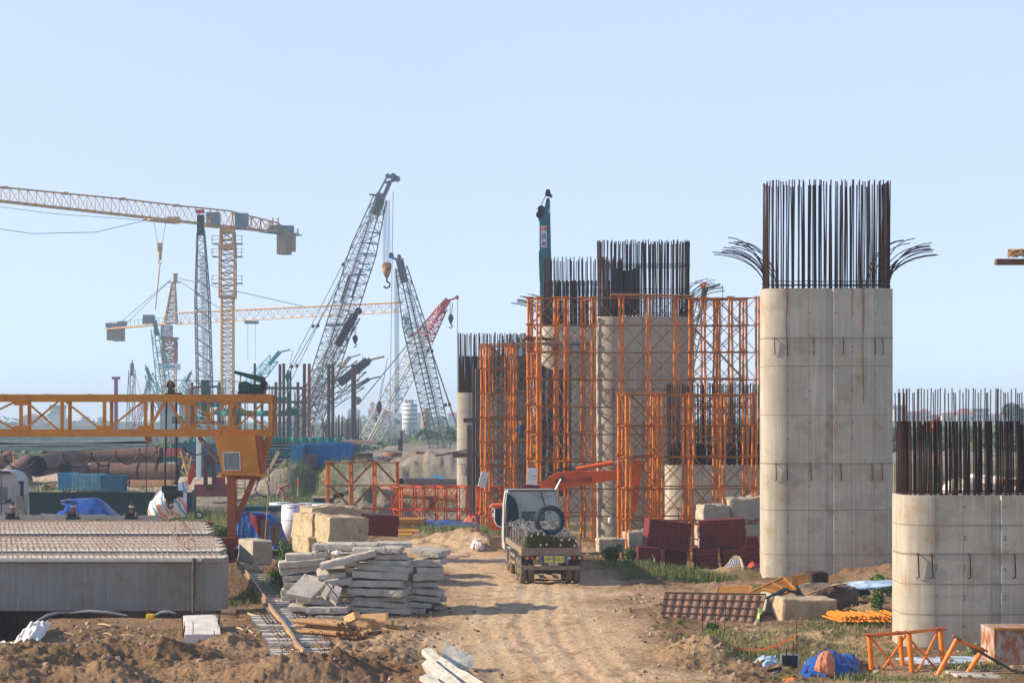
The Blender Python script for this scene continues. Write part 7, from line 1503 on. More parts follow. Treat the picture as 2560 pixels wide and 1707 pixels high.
for o in np.linspace(.1,.8,4): m.cyl(A.lerp(Bt,.05)+Vector((o,.8,0)),A.lerp(Bt,.9)+Vector((o*.7,.8,0)),.06,n=4,cap=False)
m.build('boom_rope',PALE,t)
for k in range(5): rope(t,P(987+k*2.4,676,YB-8),P(988+k*2.4,1060 if k else 1120,YB-8),.035,ROP)
for a,b in(((1016,690),(1140,1062)),((1040,760),(1150,1085))): rope(t,P(*a,YB-7),P(*b,YB+3),.07,ROP,'pendant_line')
for x,y in((1070,876),(1080,877),(1114,1012),(1124,1011)): m=MB(); m.cyl(P(x-1,y-4,YB-4),P(x+1,y+4,YB-4),.25,n=6); m.build('rope_socket',BLK,t)
m=MB(); q=[P(x,y,YB-10) for x,y in((1007,786),(1020,779),(1033,840),(1022,850))]; m.add([*q,*[v+Vector((0,.1,0)) for v in q]],[(0,3,2,1),(4,5,6,7),(0,1,5,4),(1,2,6,5),(2,3,7,6),(3,0,4,7)]); bn=m.build('banner',pm('banner_white',(.80,.82,.82),(.74,.78,.78)),t)
GL=pm('green_lettering',(.02,.26,.17),(.02,.22,.15)); rr=(R(90),R(76)-0*PI,0)
for ch,x,y,sz in(('A',1014,799,2.9),('C',1018,815,2.7),('C',1022,828,2.7),('1',1026,841,2.3)): text('banner_lettering',ch,sz*.62,GL,t,P(x,y,YB-10.25),(R(90),R(77),0),ext=.03)
m=MB(); m.box(P(1029,838,YB-10.2),(.45,.05,.45)); m.build('red_mark',pm('red_mark',(0,0,0)),bn)
m=MB(); m.box((XP(1120,YB),YB+3,2),(6,5,2)); m.build('crane_body',DST,t)
# upright foreshortened dark boom
t=thing('crawler_crane','dark lattice boom crane seen end on, standing upright left of the yellow mast','crawler crane',(XP(512,YB),YB,0),'lattice boom crawler cranes')
A=Vector((XP(516,YB+10),YB+10,ZP(1150,YB))); Bt=Vector((XP(502,YB-6),YB-6,ZP(580,YB-6))); m=MB(); lat(m,A,A.lerp(Bt,.72),2.3,2.0,2.3,2.0,22,.10,.05); lat(m,A.lerp(Bt,.72),Bt,2.0,1.0,2.0,1.0,9,.10,.05); m.build('boom',DST,t)
m=MB(); m.box(Bt+Vector((0,0,1)),(1.0,1,3)); m.build('boom_head',BLK,t); m=MB(); m.box(Bt+Vector((-.1,0,3)),(1.2,.8,.5)); m.build('head_cap',pm('pink_paint',(.45,.06,.10),(.4,.05,.08)),t)
m=MB(); 
for o in np.linspace(-.3,.5,5): m.cyl(A+Vector((o,.5,0)),A.lerp(Bt,.9)+Vector((o,.5,0)),.05,n=4,cap=False)
m.build('boom_rope',PALE,t)
# red tipped white boom
YD=360; t=thing('crawler_crane','pale lattice boom crane with a red upper third and a dark hook','crawler crane',(XP(905,YD),YD,0),'lattice boom crawler cranes')
RDC=pm('crane_red',(.48,.06,.05),(.38,.05,.04),1,.5,0); PWH=pm('boom_pale',(.55,.52,.46),(.45,.43,.40),1,.6,0)
a=P(908,1130,YD);mid=P(1062,842,YD-4);b=P(1108,768,YD-6); m=MB(); lat(m,a,mid,2.6,2.6,2.4,2.4,20,.13,.06,side=(.8,.6,0)); m.build('boom',PWH,t)
m=MB(); lat(m,mid,b,2.5,1.2,2.2,1.0,9,.13,.08,side=(.8,.6,0)); m.build('upper_boom',RDC,t); D=(b-mid).normalized(); m=MB(); m.beam(b-D*1,b+D*1.6,1.1,1.1,up=(0,1,0)); m.beam(b+D*1.3,b+D*1.5+Vector((1.7,0,.5)),.35,.3); m.cyl(b+D*1.5+Vector((1.7,-.3,.5)),b+D*1.5+Vector((1.7,.3,.5)),.35,n=10); m.build('boom_head',RDC,t)
for k in range(2): rope(t,P(1125+k*7,756,YD-6),P(1126+k*2,790,YD-6),.06,ROP)
rope(t,P(1144,736,YD-6),P(1143,1100,YD-6),.05,ROP); rope(t,P(1108,752,YD-5),P(898,1008,YD),.10,ROP,'pendant_line')
m=MB(); q=P(1127,797,YD-6); m.lathe(q,[(0,.9),(.3,.7),(.55,.2),(.3,-.5),(.15,-.9),(0,-1)],10); m.tube([q+Vector((0,0,-.9)),q+Vector((.3,0,-1.3)),q+Vector((0,0,-1.6)),q+Vector((-.3,0,-1.4))],.12,5); m.build('hook_block',BLK,t)
m=MB(); m.cyl(P(893,1001,YD),P(893,1001,YD+.6),.75,n=14); m.build('pulley',pm('pulley_yellow',(.55,.36,.08),(.1,.07,.04),2,contrast=(.45,.55)),t)
# dark mid boom with block hidden behind the tallest
for (lab,pts,Y,mat,w_,extra) in (
 ('short dark lattice boom pointing right behind the steel piles, with a yellow tip',((760,1030),(905,915)),330,DST,2.6,'y'),
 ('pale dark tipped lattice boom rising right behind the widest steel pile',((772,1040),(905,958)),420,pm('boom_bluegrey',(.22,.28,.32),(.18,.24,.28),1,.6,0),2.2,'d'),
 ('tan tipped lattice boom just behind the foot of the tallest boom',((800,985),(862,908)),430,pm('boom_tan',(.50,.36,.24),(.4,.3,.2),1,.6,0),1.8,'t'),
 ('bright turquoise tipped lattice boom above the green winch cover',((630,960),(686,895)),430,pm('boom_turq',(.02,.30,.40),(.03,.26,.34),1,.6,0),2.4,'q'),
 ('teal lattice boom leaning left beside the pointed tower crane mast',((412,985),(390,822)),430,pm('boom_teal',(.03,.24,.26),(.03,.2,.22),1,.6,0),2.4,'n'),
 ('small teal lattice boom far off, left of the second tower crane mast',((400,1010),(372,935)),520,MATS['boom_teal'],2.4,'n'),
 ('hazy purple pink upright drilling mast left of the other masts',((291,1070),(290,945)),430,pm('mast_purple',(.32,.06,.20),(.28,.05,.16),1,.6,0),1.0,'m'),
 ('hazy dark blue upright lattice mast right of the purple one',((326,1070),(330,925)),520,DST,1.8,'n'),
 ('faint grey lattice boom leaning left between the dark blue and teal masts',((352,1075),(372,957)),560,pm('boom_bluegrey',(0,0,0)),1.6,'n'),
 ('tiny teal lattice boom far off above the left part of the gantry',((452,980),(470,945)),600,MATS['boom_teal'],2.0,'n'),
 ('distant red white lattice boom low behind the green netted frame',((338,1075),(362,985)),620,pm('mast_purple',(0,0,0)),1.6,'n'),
 ('dark boom tip with a hook peeking between pier rebar and the sky bay',((1720,905),(1757,748)),300,DST,1.5,'h')):
    a=P(*pts[0],Y); b=P(*pts[1],Y); t=thing('crawler_crane',lab,'crawler crane',(a.x,Y,min(a.z,5)),'distant cranes'); L_=(b-a).length
    if extra=='m':
        m=MB(); m.beam(a-Vector((0,0,8)),b,.7,.7,up=(0,1,0)); m.box(b,(1.7,.8,.6)); m.box(a.lerp(b,.55)+Vector((-.7,0,0)),(.8,.6,.6)); m.build('mast',mat,t); continue
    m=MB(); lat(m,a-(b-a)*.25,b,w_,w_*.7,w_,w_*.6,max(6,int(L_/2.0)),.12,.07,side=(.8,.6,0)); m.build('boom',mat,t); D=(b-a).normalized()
    if extra in'ydtqnh':
        hm={'y':DST,'d':BLK,'t':mat,'q':mat,'n':mat,'h':BLK}[extra]; m=MB(); m.beam(b-D*1.5,b+D*1.8,.8,.9,up=(0,1,0)); m.build('boom_head',hm,t)
        m=MB(); m.beam(b+D*1.6,b+D*1.9+Vector((2.2,0,.4)) if extra!='n' else b+D*2.6,.3,.3); m.build('jib_tip',MATS['pulley_yellow'] if extra=='y' else hm,t)
    if extra=='y': m=MB(); q=a.lerp(b,.62); m.beam(q+Vector((0,-1.6,0)),q+D*6+Vector((0,-1.6,0)),1.4,.4,up=(0,1,0)); m.build('boom_plate',BLK,t)
    rope(t,b+D*2.2+Vector((2.5 if extra!='n' else 0,0,0)),Vector((b.x+2.8,b.y,b.z-L_*.55)),.05,ROP)
    if extra in'dyq': m=MB(); q=Vector((b.x+2.8,b.y,b.z-L_*.55)); m.lathe(q,[(0,1),(.4,.6),(.5,0),(.2,-1),(0,-1.2)],8); m.build('hook_block',BLK,t)
# dark boom head with long stay in front of tallest boom
t=thing('crawler_crane','near black boom head with a small hook crossing the tallest lattice boom','crawler crane',(XP(800,290),290,0),'lattice boom crawler cranes'); b=P(886,788,288); a=P(700,1120,292)
m=MB(); lat(m,a,b,1.8,1.4,1.6,1.2,24,.1,.05,side=(.8,.6,0)); m.build('boom',DST,t); m=MB(); D=(b-a).normalized(); m.beam(b-D*5,b,1.0,1.4,up=(0,1,0)); m.cyl(b+Vector((.6,-.3,.6)),b+Vector((.6,.3,.6)),.5,n=10); m.beam(b-D*1,b+Vector((.4,0,.4)),.6,.6); m.build('boom_head',BLK,t)
m=MB(); q=a.lerp(b,.78); m.beam(q+Vector((0,-1,0)),q+D*4.5+Vector((0,-1,0)),.8,.5,up=(0,1,0)); m.build('boom_plate',BLK,t)
for k in(0,1): rope(t,P(886+k*5,796,288),P(887+k*2,842,288),.04,ROP)
m=MB(); q=P(888,848,288); m.lathe(q,[(0,.7),(.35,.4),(.4,0),(.15,-.6),(0,-.7)],10); m.tube([q+Vector((0,0,-.6)),q+Vector((.22,0,-.9)),q+Vector((0,0,-1.15)),q+Vector((-.22,0,-1))],.09,5); m.build('hook_block',BLK,t)
# teal telescopic crane
TEL=pm('teal_crane_paint',(.004,.16,.16),(.006,.11,.12),1.5,.4,.03); YT=148
t=thing('telescopic_crane','teal telescopic crane boom rising behind the rear pier, with stickers','crane',(XP(1364,YT),YT,0))
def yp(name,pts,y0,th,mat,par=None): m=MB(); m.prism([(XP(x,YT),ZP(y,YT)) for x,y in pts],YT+y0,YT+y0+th,'y'); return m.build(name,mat,par or t)
yp('boom_section',[(1349,548),(1375,548),(1376,640),(1349,640)],0,1.0,TEL); yp('boom_section',[(1347,634),(1378,634),(1379,700),(1349,700)],-.05,1.15,TEL); yp('boom_section',[(1350,700),(1378,700),(1382,1200),(1352,1200)],0,1.1,TEL); yp('boom_side',[(1373,572),(1376,572),(1381,815),(1377,815)],.1,.8,NAV)
yp('boom_collar',[(1347,628),(1377,628),(1377,634),(1349,640),(1347,634)],-.1,1.25,TEL); yp('boom_collar',[(1349,684),(1380,684),(1380,690),(1349,690)],-.1,1.25,TEL)
yp('boom_head',[(1352,522),(1370,518),(1375,545),(1376,552),(1347,552),(1345,535)],-.05,1.1,TEL); yp('fly_jib',[(1366,496),(1371,494),(1375,498),(1371,540),(1362,540),(1360,525)],.1,.7,TEL); yp('jib_bracket',[(1374,486),(1381,486),(1381,493),(1374,493)],.1,.4,TEL)
m=MB(); 
for x,y,r_ in((1350,537,.30),(1353,523,.28),(1370,485,.22),(1370,479,.18)): m.cyl(P(x,y,YT-.1),P(x,y,YT+.5),r_,n=14)
m.build('sheave',pm('sheave_dark',(.06,.035,.04),(.03,.03,.04)),t)
rope(t,P(1367,482,YT),P(1352,516,YT),.03,BLK); rope(t,P(1374,500,YT-.2),P(1378,720,YT-.2),.035,BLK)
st=yp('sticker',[(1352,565),(1366.5,565),(1368,619),(1353,619)],-.03,.03,pm('sticker_pale',(.66,.68,.74),(.6,.62,.7)))
yp('flag_print',[(1353,567.5),(1366,567.5),(1366,576.5),(1353,576.5)],-.05,.02,RFL,st); m=MB(); m.prism([(XP(x,YT),ZP(y,YT)) for x,y in star(1359.3,572.2,3.2)],YT-.07,YT-.05,'y'); m.build('star_print',YEL,st)
SB=pm('print_blue',(.02,.08,.35),(.02,.07,.3)); SR=pm('print_red',(.6,.05,.06),(.5,.04,.05))
for pts,mt in(([(1353.5,594),(1356,582),(1357.5,582),(1356.5,594)],SB),([(1361,582),(1362.5,582),(1366,594),(1363,594)],SB),([(1357,586.5),(1362,586.5),(1362,588.5),(1357,588.5)],SB),([(1354.5,594.5),(1359.5,590.5),(1365,594.5)],SR),
  ([(1354,614),(1357,603.5),(1359,603.5),(1357,614)],SB),([(1359,603.5),(1361.5,603.5),(1361.5,613),(1357.5,613.5)],SR),([(1362,608),(1365,603),(1366.5,603.5),(1364,608.5),(1367,614),(1364.5,614)],SB)): yp('logo_print',pts,-.055,.02,mt,st)
m=MB(); m.box(P(1360,597,YT-.05),(.40,.02,.035)); m.build('logo_print',SB,st); m=MB(); m.box(P(1361,616,YT-.05),(.34,.02,.03)); m.build('logo_print',SR,st)
# ---------------- cofferdam frame, steel piles, nets ----------------
PIL=pm('pile_steel',(.075,.045,.045),(.12,.075,.07),.8,.75,.2,stretch=(1,1,.3),c3=(.16,.10,.08)); GPL=pm('green_pile',(.06,.15,.12),(.05,.11,.10),1)
NTG=pm('green_netting',(.015,.22,.17),(.01,.16,.14),1.2,.8,.2,stretch=(1,1,2)); YP_=262
for k,(x,top,bot,w_,mat,l) in enumerate(((637,908,1060,0.260,PIL,'leftmost dark steel pile just above the gantry winch'),(700,910,1110,0.322,PIL,'dark steel pile, left one of the first close pair'),(709.5,908,1115,0.322,PIL,'dark steel pile, right one of the first close pair'),(719.5,926,1100,0.218,GPL,'thin green steel pile, left one of two'),(726,926,1100,0.218,GPL,'thin green steel pile, right one of two'),(761,909,1112,0.354,PIL,'dark steel pile left of the tallest lattice boom foot'),(773,909,1118,0.322,GRD,'reddish steel pile crossing the tallest lattice boom'),(822,911,1095,0.374,PIL,'left one of two steel piles right of the tallest boom'),(832,908,1098,0.354,PIL,'right one of two steel piles right of the tallest boom'),(884.5,911,1140,10.104,PIL,'widest steel pile, twin beams with a pale slot between'),(1004,1076,1165,0.260,PIL,'short steel pile standing alone left of the dusty red formwork'),(998,1098,1150,0.208,PIL,'shorter steel pile beside the lone one'))):
    m=MB(); X=XP(x,YP_); hcol(m,X,YP_,-1,ZP(top,YP_),min(w_,.6),.35,.3 if w_<1 else 0,.05)
    if w_>1: m.box((X-.2,YP_-.25,ZP(top,YP_)/2),(.25,.1,ZP(top,YP_)*.98)); m.box((X+.2,YP_-.25,ZP(top,YP_)/2),(.27,.1,ZP(top,YP_)))
    single('steel_pile',m,mat,l,'steel pile','steel piles of the cofferdam')
def bar(name,a,b,w_,h_,mat,label,cat,group=None,Y=None): m=MB(); m.beam(P(*a,Y or 266),P(*b,Y or 266),w_,h_); return single(name,m,mat,label,cat,group)
t=thing('netted_scaffold','steel working frame with green netting between the steel piles','scaffold',(XP(700,270),270,0))
for (a,b,h_) in(((660,970),(764,970),.35),((655,1005),(768,1005),.35),((655,1037),(765,1037),.3),((560,1036),(660,1036),.4),((480,968),(545,966),.3),((455,1004),(660,1004),.4),((430,1055),(560,1056),.4)): m=MB(); m.beam(P(*a,268),P(*b,268),.4,h_); m.build('beam',PIL,t)
for x in(480,548,600,655,690,745): m=MB(); m.beam(P(x,955,270),P(x,1120,270),.35,.35,up=(0,1,0)); m.build('post',GPL if x in(548,600) else PIL,t)
def net(x0,x1,y0,y1,Y,sag=0): m=MB(); m.grid(lambda u,v:P(x0+(x1-x0)*u,y0+(y1-y0)*v+sag*math.sin(u*PI*5),Y)+Vector((0,.3*math.sin(u*30),0)),30,4); m.grid(lambda u,v:P(x1+(x0-x1)*u,y0+(y1-y0)*v+sag*math.sin((1-u)*PI*5),Y+.2)+Vector((0,.3*math.sin((1-u)*30),0)),30,4); m.build('netting',NTG,t)
for q in((535,750,1026,1036,266,1),(680,728,992,1001,266,.5),(470,560,1004,1018,275,1),(502,525,950,1040,272,0),(560,604,1020,1034,266,.6),(430,520,1040,1050,280,1),(715,748,1020,1036,265,.6),(590,600,985,1100,271,0)): net(*q)
for i in range(46):
    x=random.choice([random.uniform(672,765),random.uniform(560,690),random.uniform(470,560)]); m=MB(); m.cyl(P(x,random.uniform(955,985),272+random.random()*5),P(x+random.uniform(-.5,.5),1120,272),.05,n=4); m.build('standing_bar',REB2,t)
t=thing('sheet_pile_dam','low dark platform edged with green netting behind the blue skips','platform',(XP(760,255),255,0)); m=MB()
m.box(((XP(560,255)+XP(895,255))/2,258,2.0),(XP(895,255)-XP(560,255),6,4.0)); m.build('deck_mass',pm('dark_blue_brown',(.05,.05,.06),(.09,.07,.07),.6,.8,.2,stretch=(6,1,.4)),t)
def net2(x0,x1,y0,y1,Y=251): m=MB(); m.grid(lambda u,v:P(x0+(x1-x0)*u,y0+(y1-y0)*v+1.2*math.sin(u*40),Y)+Vector((0,.25*math.sin(u*60),0)),60,3); m.grid(lambda u,v:P(x1+(x0-x1)*u,y0+(y1-y0)*v+1.2*math.sin((1-u)*40),Y+.2)+Vector((0,.25*math.sin((1-u)*60),0)),60,3); m.build('netting',NTG,t)
net2(676,880,1093,1108); net2(665,700,1126,1144); net2(860,900,1120,1142); net2(600,670,1096,1112,252)
for y in(1109,1116,1124,1132): m=MB(); m.beam(P(600,y,250.5),P(890,y,250.5),.1,.12); m.build('rail_bar',PIL,t)
for x in(820,845,870,880): m=MB(); m.cyl(P(x,1040,253),P(x,1100,253),.06,n=4); m.build('standing_bar',REB2,t)
for i in range(60): x=random.uniform(800,905); m=MB(); m.cyl(P(x,random.uniform(1036,1050),262+random.random()*6),P(x,1105,262),.045,n=4); m.build('standing_bar',REB2,t)
bar('bamboo_prop',(652,1212),(697,1128),.3,.3,STK,'left slanting bamboo prop between the gantry cabin and the blue skips','prop','slanting props',Y=200); bar('bamboo_prop',(664,1212),(715,1150),.3,.3,STK,'right slanting bamboo prop with green net hanging from it','prop','slanting props',Y=199)
m=MB(); m.grid(lambda u,v:P(712-(4+9*v)*(1-u)-4*v,1162+36*v,198),4,8); m.grid(lambda u,v:P(712-(4+9*v)*u-4*v,1162+36*v,198.1),4,8); single('green_net',m,NTG,'small green net hanging from the right bamboo prop','net')
m=MB()
for i in range(9): m.beam(P(856+random.uniform(-4,4),1098+i*.7,250),P(952+random.uniform(-15,5),1104+i*.8,246),.3,.1)
single('timber_bundle',m,PIL,'bundle of long boards sticking out right of the green netted platform','boards')
t=thing('sheet_pile_wall','dark blue grey sheet pile wall with pale rails and green nets behind the gantry cabin','wall',(XP(640,222),222,0)); m=MB(); n_=60
xa,xb=XP(553,222),XP(726,222); vs=[]
for i in range(n_*2+1):
    x=xa+(xb-xa)*i/(2*n_); y=222+(.35 if (i//2)%2 else 0); vs+=[(x,y,-.5),(x,y,ZP(1104,222)),(x,y+3,ZP(1104,222))]
m.add(vs,[q for i in range(2*n_) for q in ((3*i,3*i+3,3*i+4,3*i+1),(3*i+1,3*i+4,3*i+5,3*i+2))]); m.build('sheet_piles',pm('dark_blue_brown',(0,0,0)),t)
for y in(1112,1120,1133,1147,1160,1172): m=MB(); m.cyl(P(555,y,221.4),P(726,y,221.4),.06,n=4); m.build('rail_bar',pm('pale_cable',(.35,.42,.5),(.3,.36,.42)),t)
def net3(x0,x1,y0,y1,Y,sl=0): m=MB(); m.grid(lambda u,v:P(x0+(x1-x0)*u,y0+(y1-y0)*v+sl*u+1.5*math.sin(u*9),Y)+Vector((0,.2*math.sin(u*50),0)),50,3); m.grid(lambda u,v:P(x1+(x0-x1)*u,y0+(y1-y0)*v+sl*(1-u)+1.5*math.sin((1-u)*9),Y+.2)+Vector((0,.2*math.sin((1-u)*50),0)),50,3); m.build('netting',NTG,t)
net3(655,726,1092,1106,221); net3(660,722,1124,1140,221); net3(390,505,1122,1140,235,-30); net3(398,455,1138,1156,233,-2)
t=thing('drilling_rig','hazy yellow and red drilling machine among netting behind the hoist ropes','machine',(XP(470,228),228,0)); m=MB()
for a,b in(((452,1128),(470,1190)),((470,1132),(456,1170)),((440,1140),(486,1150)),((462,1160),(492,1178)),((478,1140),(466,1200)),((446,1170),(472,1196))): m.beam(P(*a,228),P(*b,228.5),.16,.16)
m.build('frame',pm('rig_yellow',(.52,.34,.06),(.42,.26,.05)),t); m=MB(); m.box(P(432,1130,229),(2.2,1.2,.9)); m.build('engine_box',pm('rig_red',(.45,.08,.10),(.35,.06,.08)),t); m=MB(); m.box(P(468,1200,230),(4.0,2.5,1.6)); m.box(P(500,1150,232),(4.6,2.5,4.0)); m.build('body',pm('rig_blue',(.04,.10,.17),(.03,.08,.13),2),t)
m=MB()
for x in(494,498,501): m.cyl(P(x,1085,215),P(x,1200,215),.10,n=6)
single('steel_tube',m,pm('pale_bar',(0,0,0)),'cluster of three pale upright tubes left of the gantry cabin','tubes')
# grey slender piers behind, left
for k,(x0,x1,y0,y1,Y,l) in enumerate(((452,490,1002,1120,400,'hazy grey concrete pier behind the tallest mast, left one'),(466,492,970,1005,460,'hazy grey block top behind the gantry, right of the pulley'),(404,440,1005,1100,420,'hazy grey pier with a wide flat cap behind the hoist ropes'))):
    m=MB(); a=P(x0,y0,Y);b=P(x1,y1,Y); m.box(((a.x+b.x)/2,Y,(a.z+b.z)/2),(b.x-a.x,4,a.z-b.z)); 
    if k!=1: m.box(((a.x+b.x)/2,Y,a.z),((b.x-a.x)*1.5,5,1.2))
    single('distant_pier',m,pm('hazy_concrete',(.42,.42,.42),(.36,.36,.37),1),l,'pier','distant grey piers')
# silos
SIL=pm('silo_white',(.66,.66,.66),(.56,.57,.58),.6,.6,.05,c3=(.4,.4,.4),c3r=(.68,.8)); Y=560; t=thing('cement_silo','pale grey cylindrical silo with three stubby vents, behind the leaning boom','silo',(XP(1024,Y),Y,0)); r_=XP(1043,Y)-XP(1024,Y)
m=MB(); m.lathe((XP(1024,Y),Y,0),[(r_*.4,ZP(1085,Y)),(r_,ZP(1072,Y)),(r_,ZP(1009,Y)),(0,ZP(1007,Y))],28); m.build('drum',SIL,t)
for y in(1014,1025,1036,1047,1058): m=MB(); m.lathe((XP(1024,Y),Y,ZP(y,Y)),[(r_+.06,-.12),(r_+.06,.12)],28); m.build('band',GRM,t)
for x in(1016.5,1024,1031): m=MB(); m.cyl(P(x,1008,Y),P(x,999,Y),.28*Y/560*1.0,n=10); m.build('vent',GRM,t)
m=MB()
for a in range(8): m.cyl((XP(1024,Y)+r_*.9*math.cos(a*PI/4),Y+r_*.9*math.sin(a*PI/4),0),(XP(1024,Y)+r_*.9*math.cos(a*PI/4),Y+r_*.9*math.sin(a*PI/4),ZP(1073,Y)),.2,n=5)
m.lathe((XP(1024,Y),Y,ZP(1002.5,Y)),[(r_,0),(r_,.15)],20); m.build('frame',GRM,t)
m=MB(); m.lathe((XP(1064,580),580,0),[(2.2,0),(XP(1076,580)-XP(1064,580),ZP(1060,580)),(XP(1074,580)-XP(1064,580),ZP(1020,580)),(0,ZP(1019,580))],20); single('tan_tank',m,pm('tan_tank',(.36,.24,.16),(.3,.2,.14),1),'tan brown tank right of the pale silo, behind the boom','tank')
t=thing('site_office','small white site office with a window, under the leaning boom','building',(XP(1062,500),500,0)); m=MB(); m.box(P(1062,1082,500),(3.0,4,2.2)); m.build('wall',WHT,t); m=MB(); m.box(P(1062,1070,500),(3.6,5,.3)); m.build('roof',SIL,t); m=MB(); m.box(P(1059,1080,497.9),(.8,.1,.9)); m.build('window',GRM,t); m=MB(); m.box(P(1070,1088,497),(2.6,.4,.6)); m.build('awning',pm('awning_blue',(.05,.3,.45)),t)
t=thing('roofed_shed','low shed with a red and white sloping roof beside the silo foot','building',(XP(1050,470),470,0)); m=MB(); m.prism([(XP(1030,470),ZP(1104,470)),(XP(1066,470),ZP(1100,470)),(XP(1076,470),ZP(1106,470)),(XP(1048,470),ZP(1112,470))],466,474,'y'); m.build('roof',pm('coral_roof',(.72,.16,.12),(.6,.12,.1)),t); m=MB(); m.box(P(1062,1116,472),(2.6,4,1.6)); m.box(P(1035,1111,472),(2.4,3,1.6)); m.build('wall',SIL,t)
# ---------------- far wooded bank ----------------
LEAF=[pm('far_leaves_a',(.07,.12,.04),(.045,.08,.03),.3,.9,0),pm('far_leaves_b',(.10,.16,.05),(.06,.1,.035),.3,.9,0)]
def leafclump(m,c,rx,ry,rz_,n,s,mi=0):
    for i in range(n):
        u=random.uniform(-1,1);a=random.uniform(0,2*PI);r_=random.random()**.35; k=math.sqrt(1-u*u); p=Vector((c[0]+rx*r_*k*math.cos(a),c[1]+ry*r_*k*math.sin(a),c[2]+rz_*r_*u)); 
        d1=Vector((random.gauss(0,1),random.gauss(0,1),random.gauss(0,.6))).normalized()*s*random.uniform(.6,1.3); d2=Vector((random.gauss(0,1),random.gauss(0,1),random.gauss(0,1))).normalized(); d2=(d2-d1.normalized()*d2.dot(d1.normalized())).normalized()*s*.6
        m.v+= [tuple(p-d1),tuple(p+d2),tuple(p+d1),tuple(p-d2)]; b_=len(m.v)-4; m.f.append((b_,b_+1,b_+2,b_+3)); m.mi.append(random.randint(0,1) if mi<0 else mi); m.sm.append(False)
random.seed(77)
m=MB()
def prof_top(px):  # height of the tree line in photo pixels
    return np.interp(px,[-200,0,60,110,190,260,420,520,640,800,900,940,1000,1060,1100,1140,1300,1900,2230,2500,2540,2700],[1042,1045,1040,1036,1048,1052,1046,1050,1052,1046,1046,1036,1026,1042,1036,1040,1040,1046,1050,1050,1012,1010])
for i in range(800):
    px_=random.uniform(-260,2760); f=random.random(); Y=620+f*900; ty=prof_top(px_)+ (1-f)*62+random.uniform(-2,9)
    if px_>2200: ty=prof_top(px_)+(1-f)*75+random.uniform(-1,6)
    z=ZP(ty,Y); c=P(px_,ty,Y); q=Y/700; rx=random.uniform(4,9)*q; leafclump(m,(c.x,Y,z-3.5*q),rx,rx,4.5*q,34,1.3*q,-1)
o=m.build('far_woods',LEAF); o['kind']='stuff'
# grass bank behind, lower layer
m=MB()
for i in range(430):
    px_=random.uniform(-200,2700); Y=random.uniform(330,640)
    if random.random()<.35: px_=random.uniform(2150,2650); Y=random.uniform(250,540)
    c=P(px_,1055,Y); rx=random.uniform(2,5); leafclump(m,(c.x,Y,hz(c.x,Y)+.8),rx,rx,1.8,26,.9,-1)
o=m.build('bank_scrub',LEAF); o['kind']='stuff'
# houses on the far bank
HW=[pm('house_wall_pale',(.62,.58,.52),(.5,.47,.43),.5,.8,0),pm('house_wall_cream',(.66,.56,.40),(.55,.46,.34),.5,.8,0)]; HR=[pm('house_roof_red',(.36,.12,.09),(.28,.09,.07),.5,.8,0),pm('house_roof_grey',(.20,.22,.24),(.16,.17,.19),.5,.8,0)]; HWN=pm('house_window',(.08,.10,.12),(.12,.14,.16),1,.3,0)
def house(px0,px1,ytop,yeave,ybase,Y,wm,rm,label,kind='hip',wins=4):
    Y*=1.5; a=P(px0,yeave,Y);b=P(px1,ybase,Y); W=b.x-a.x; ze=a.z; zt_=ZP(ytop,Y); zb_=b.z-6; cx=(a.x+b.x)/2; D=min(W*.8,20); t=thing('house',label,'house',(cx,Y,zb_),'houses on the far bank')
    m=MB(); m.box((cx,Y,(ze+zb_)/2),(W,D,ze-zb_)); m.build('wall',HW[wm],t)
    m=MB(); e=1.0; c4=[(cx-W/2-e,Y-D/2-e,ze),(cx+W/2+e,Y-D/2-e,ze),(cx+W/2+e,Y+D/2+e,ze),(cx-W/2-e,Y+D/2+e,ze)]
    if kind=='hip': r0=[(cx-W*.22,Y,zt_),(cx+W*.22,Y,zt_)]; m.add(c4+r0,[(0,1,5,4),(1,2,5),(2,3,4,5),(3,0,4),(3,2,1,0)])
    elif kind=='pyr': m.add(c4+[(cx,Y,zt_)],[(0,1,4),(1,2,4),(2,3,4),(3,0,4),(3,2,1,0)])
    else: m.box((cx,Y,(ze+zt_)/2),(W+.6,D+.6,max(.4,zt_-ze)))
    m.build('roof',HR[rm],t)
    for i in range(wins): m=MB(); m.box((cx-W/2+W*(i+.5)/wins,Y-D/2-.03,ze-2.6),(W/wins*.4,.08,2.0)); m.build('window',HWN,t)
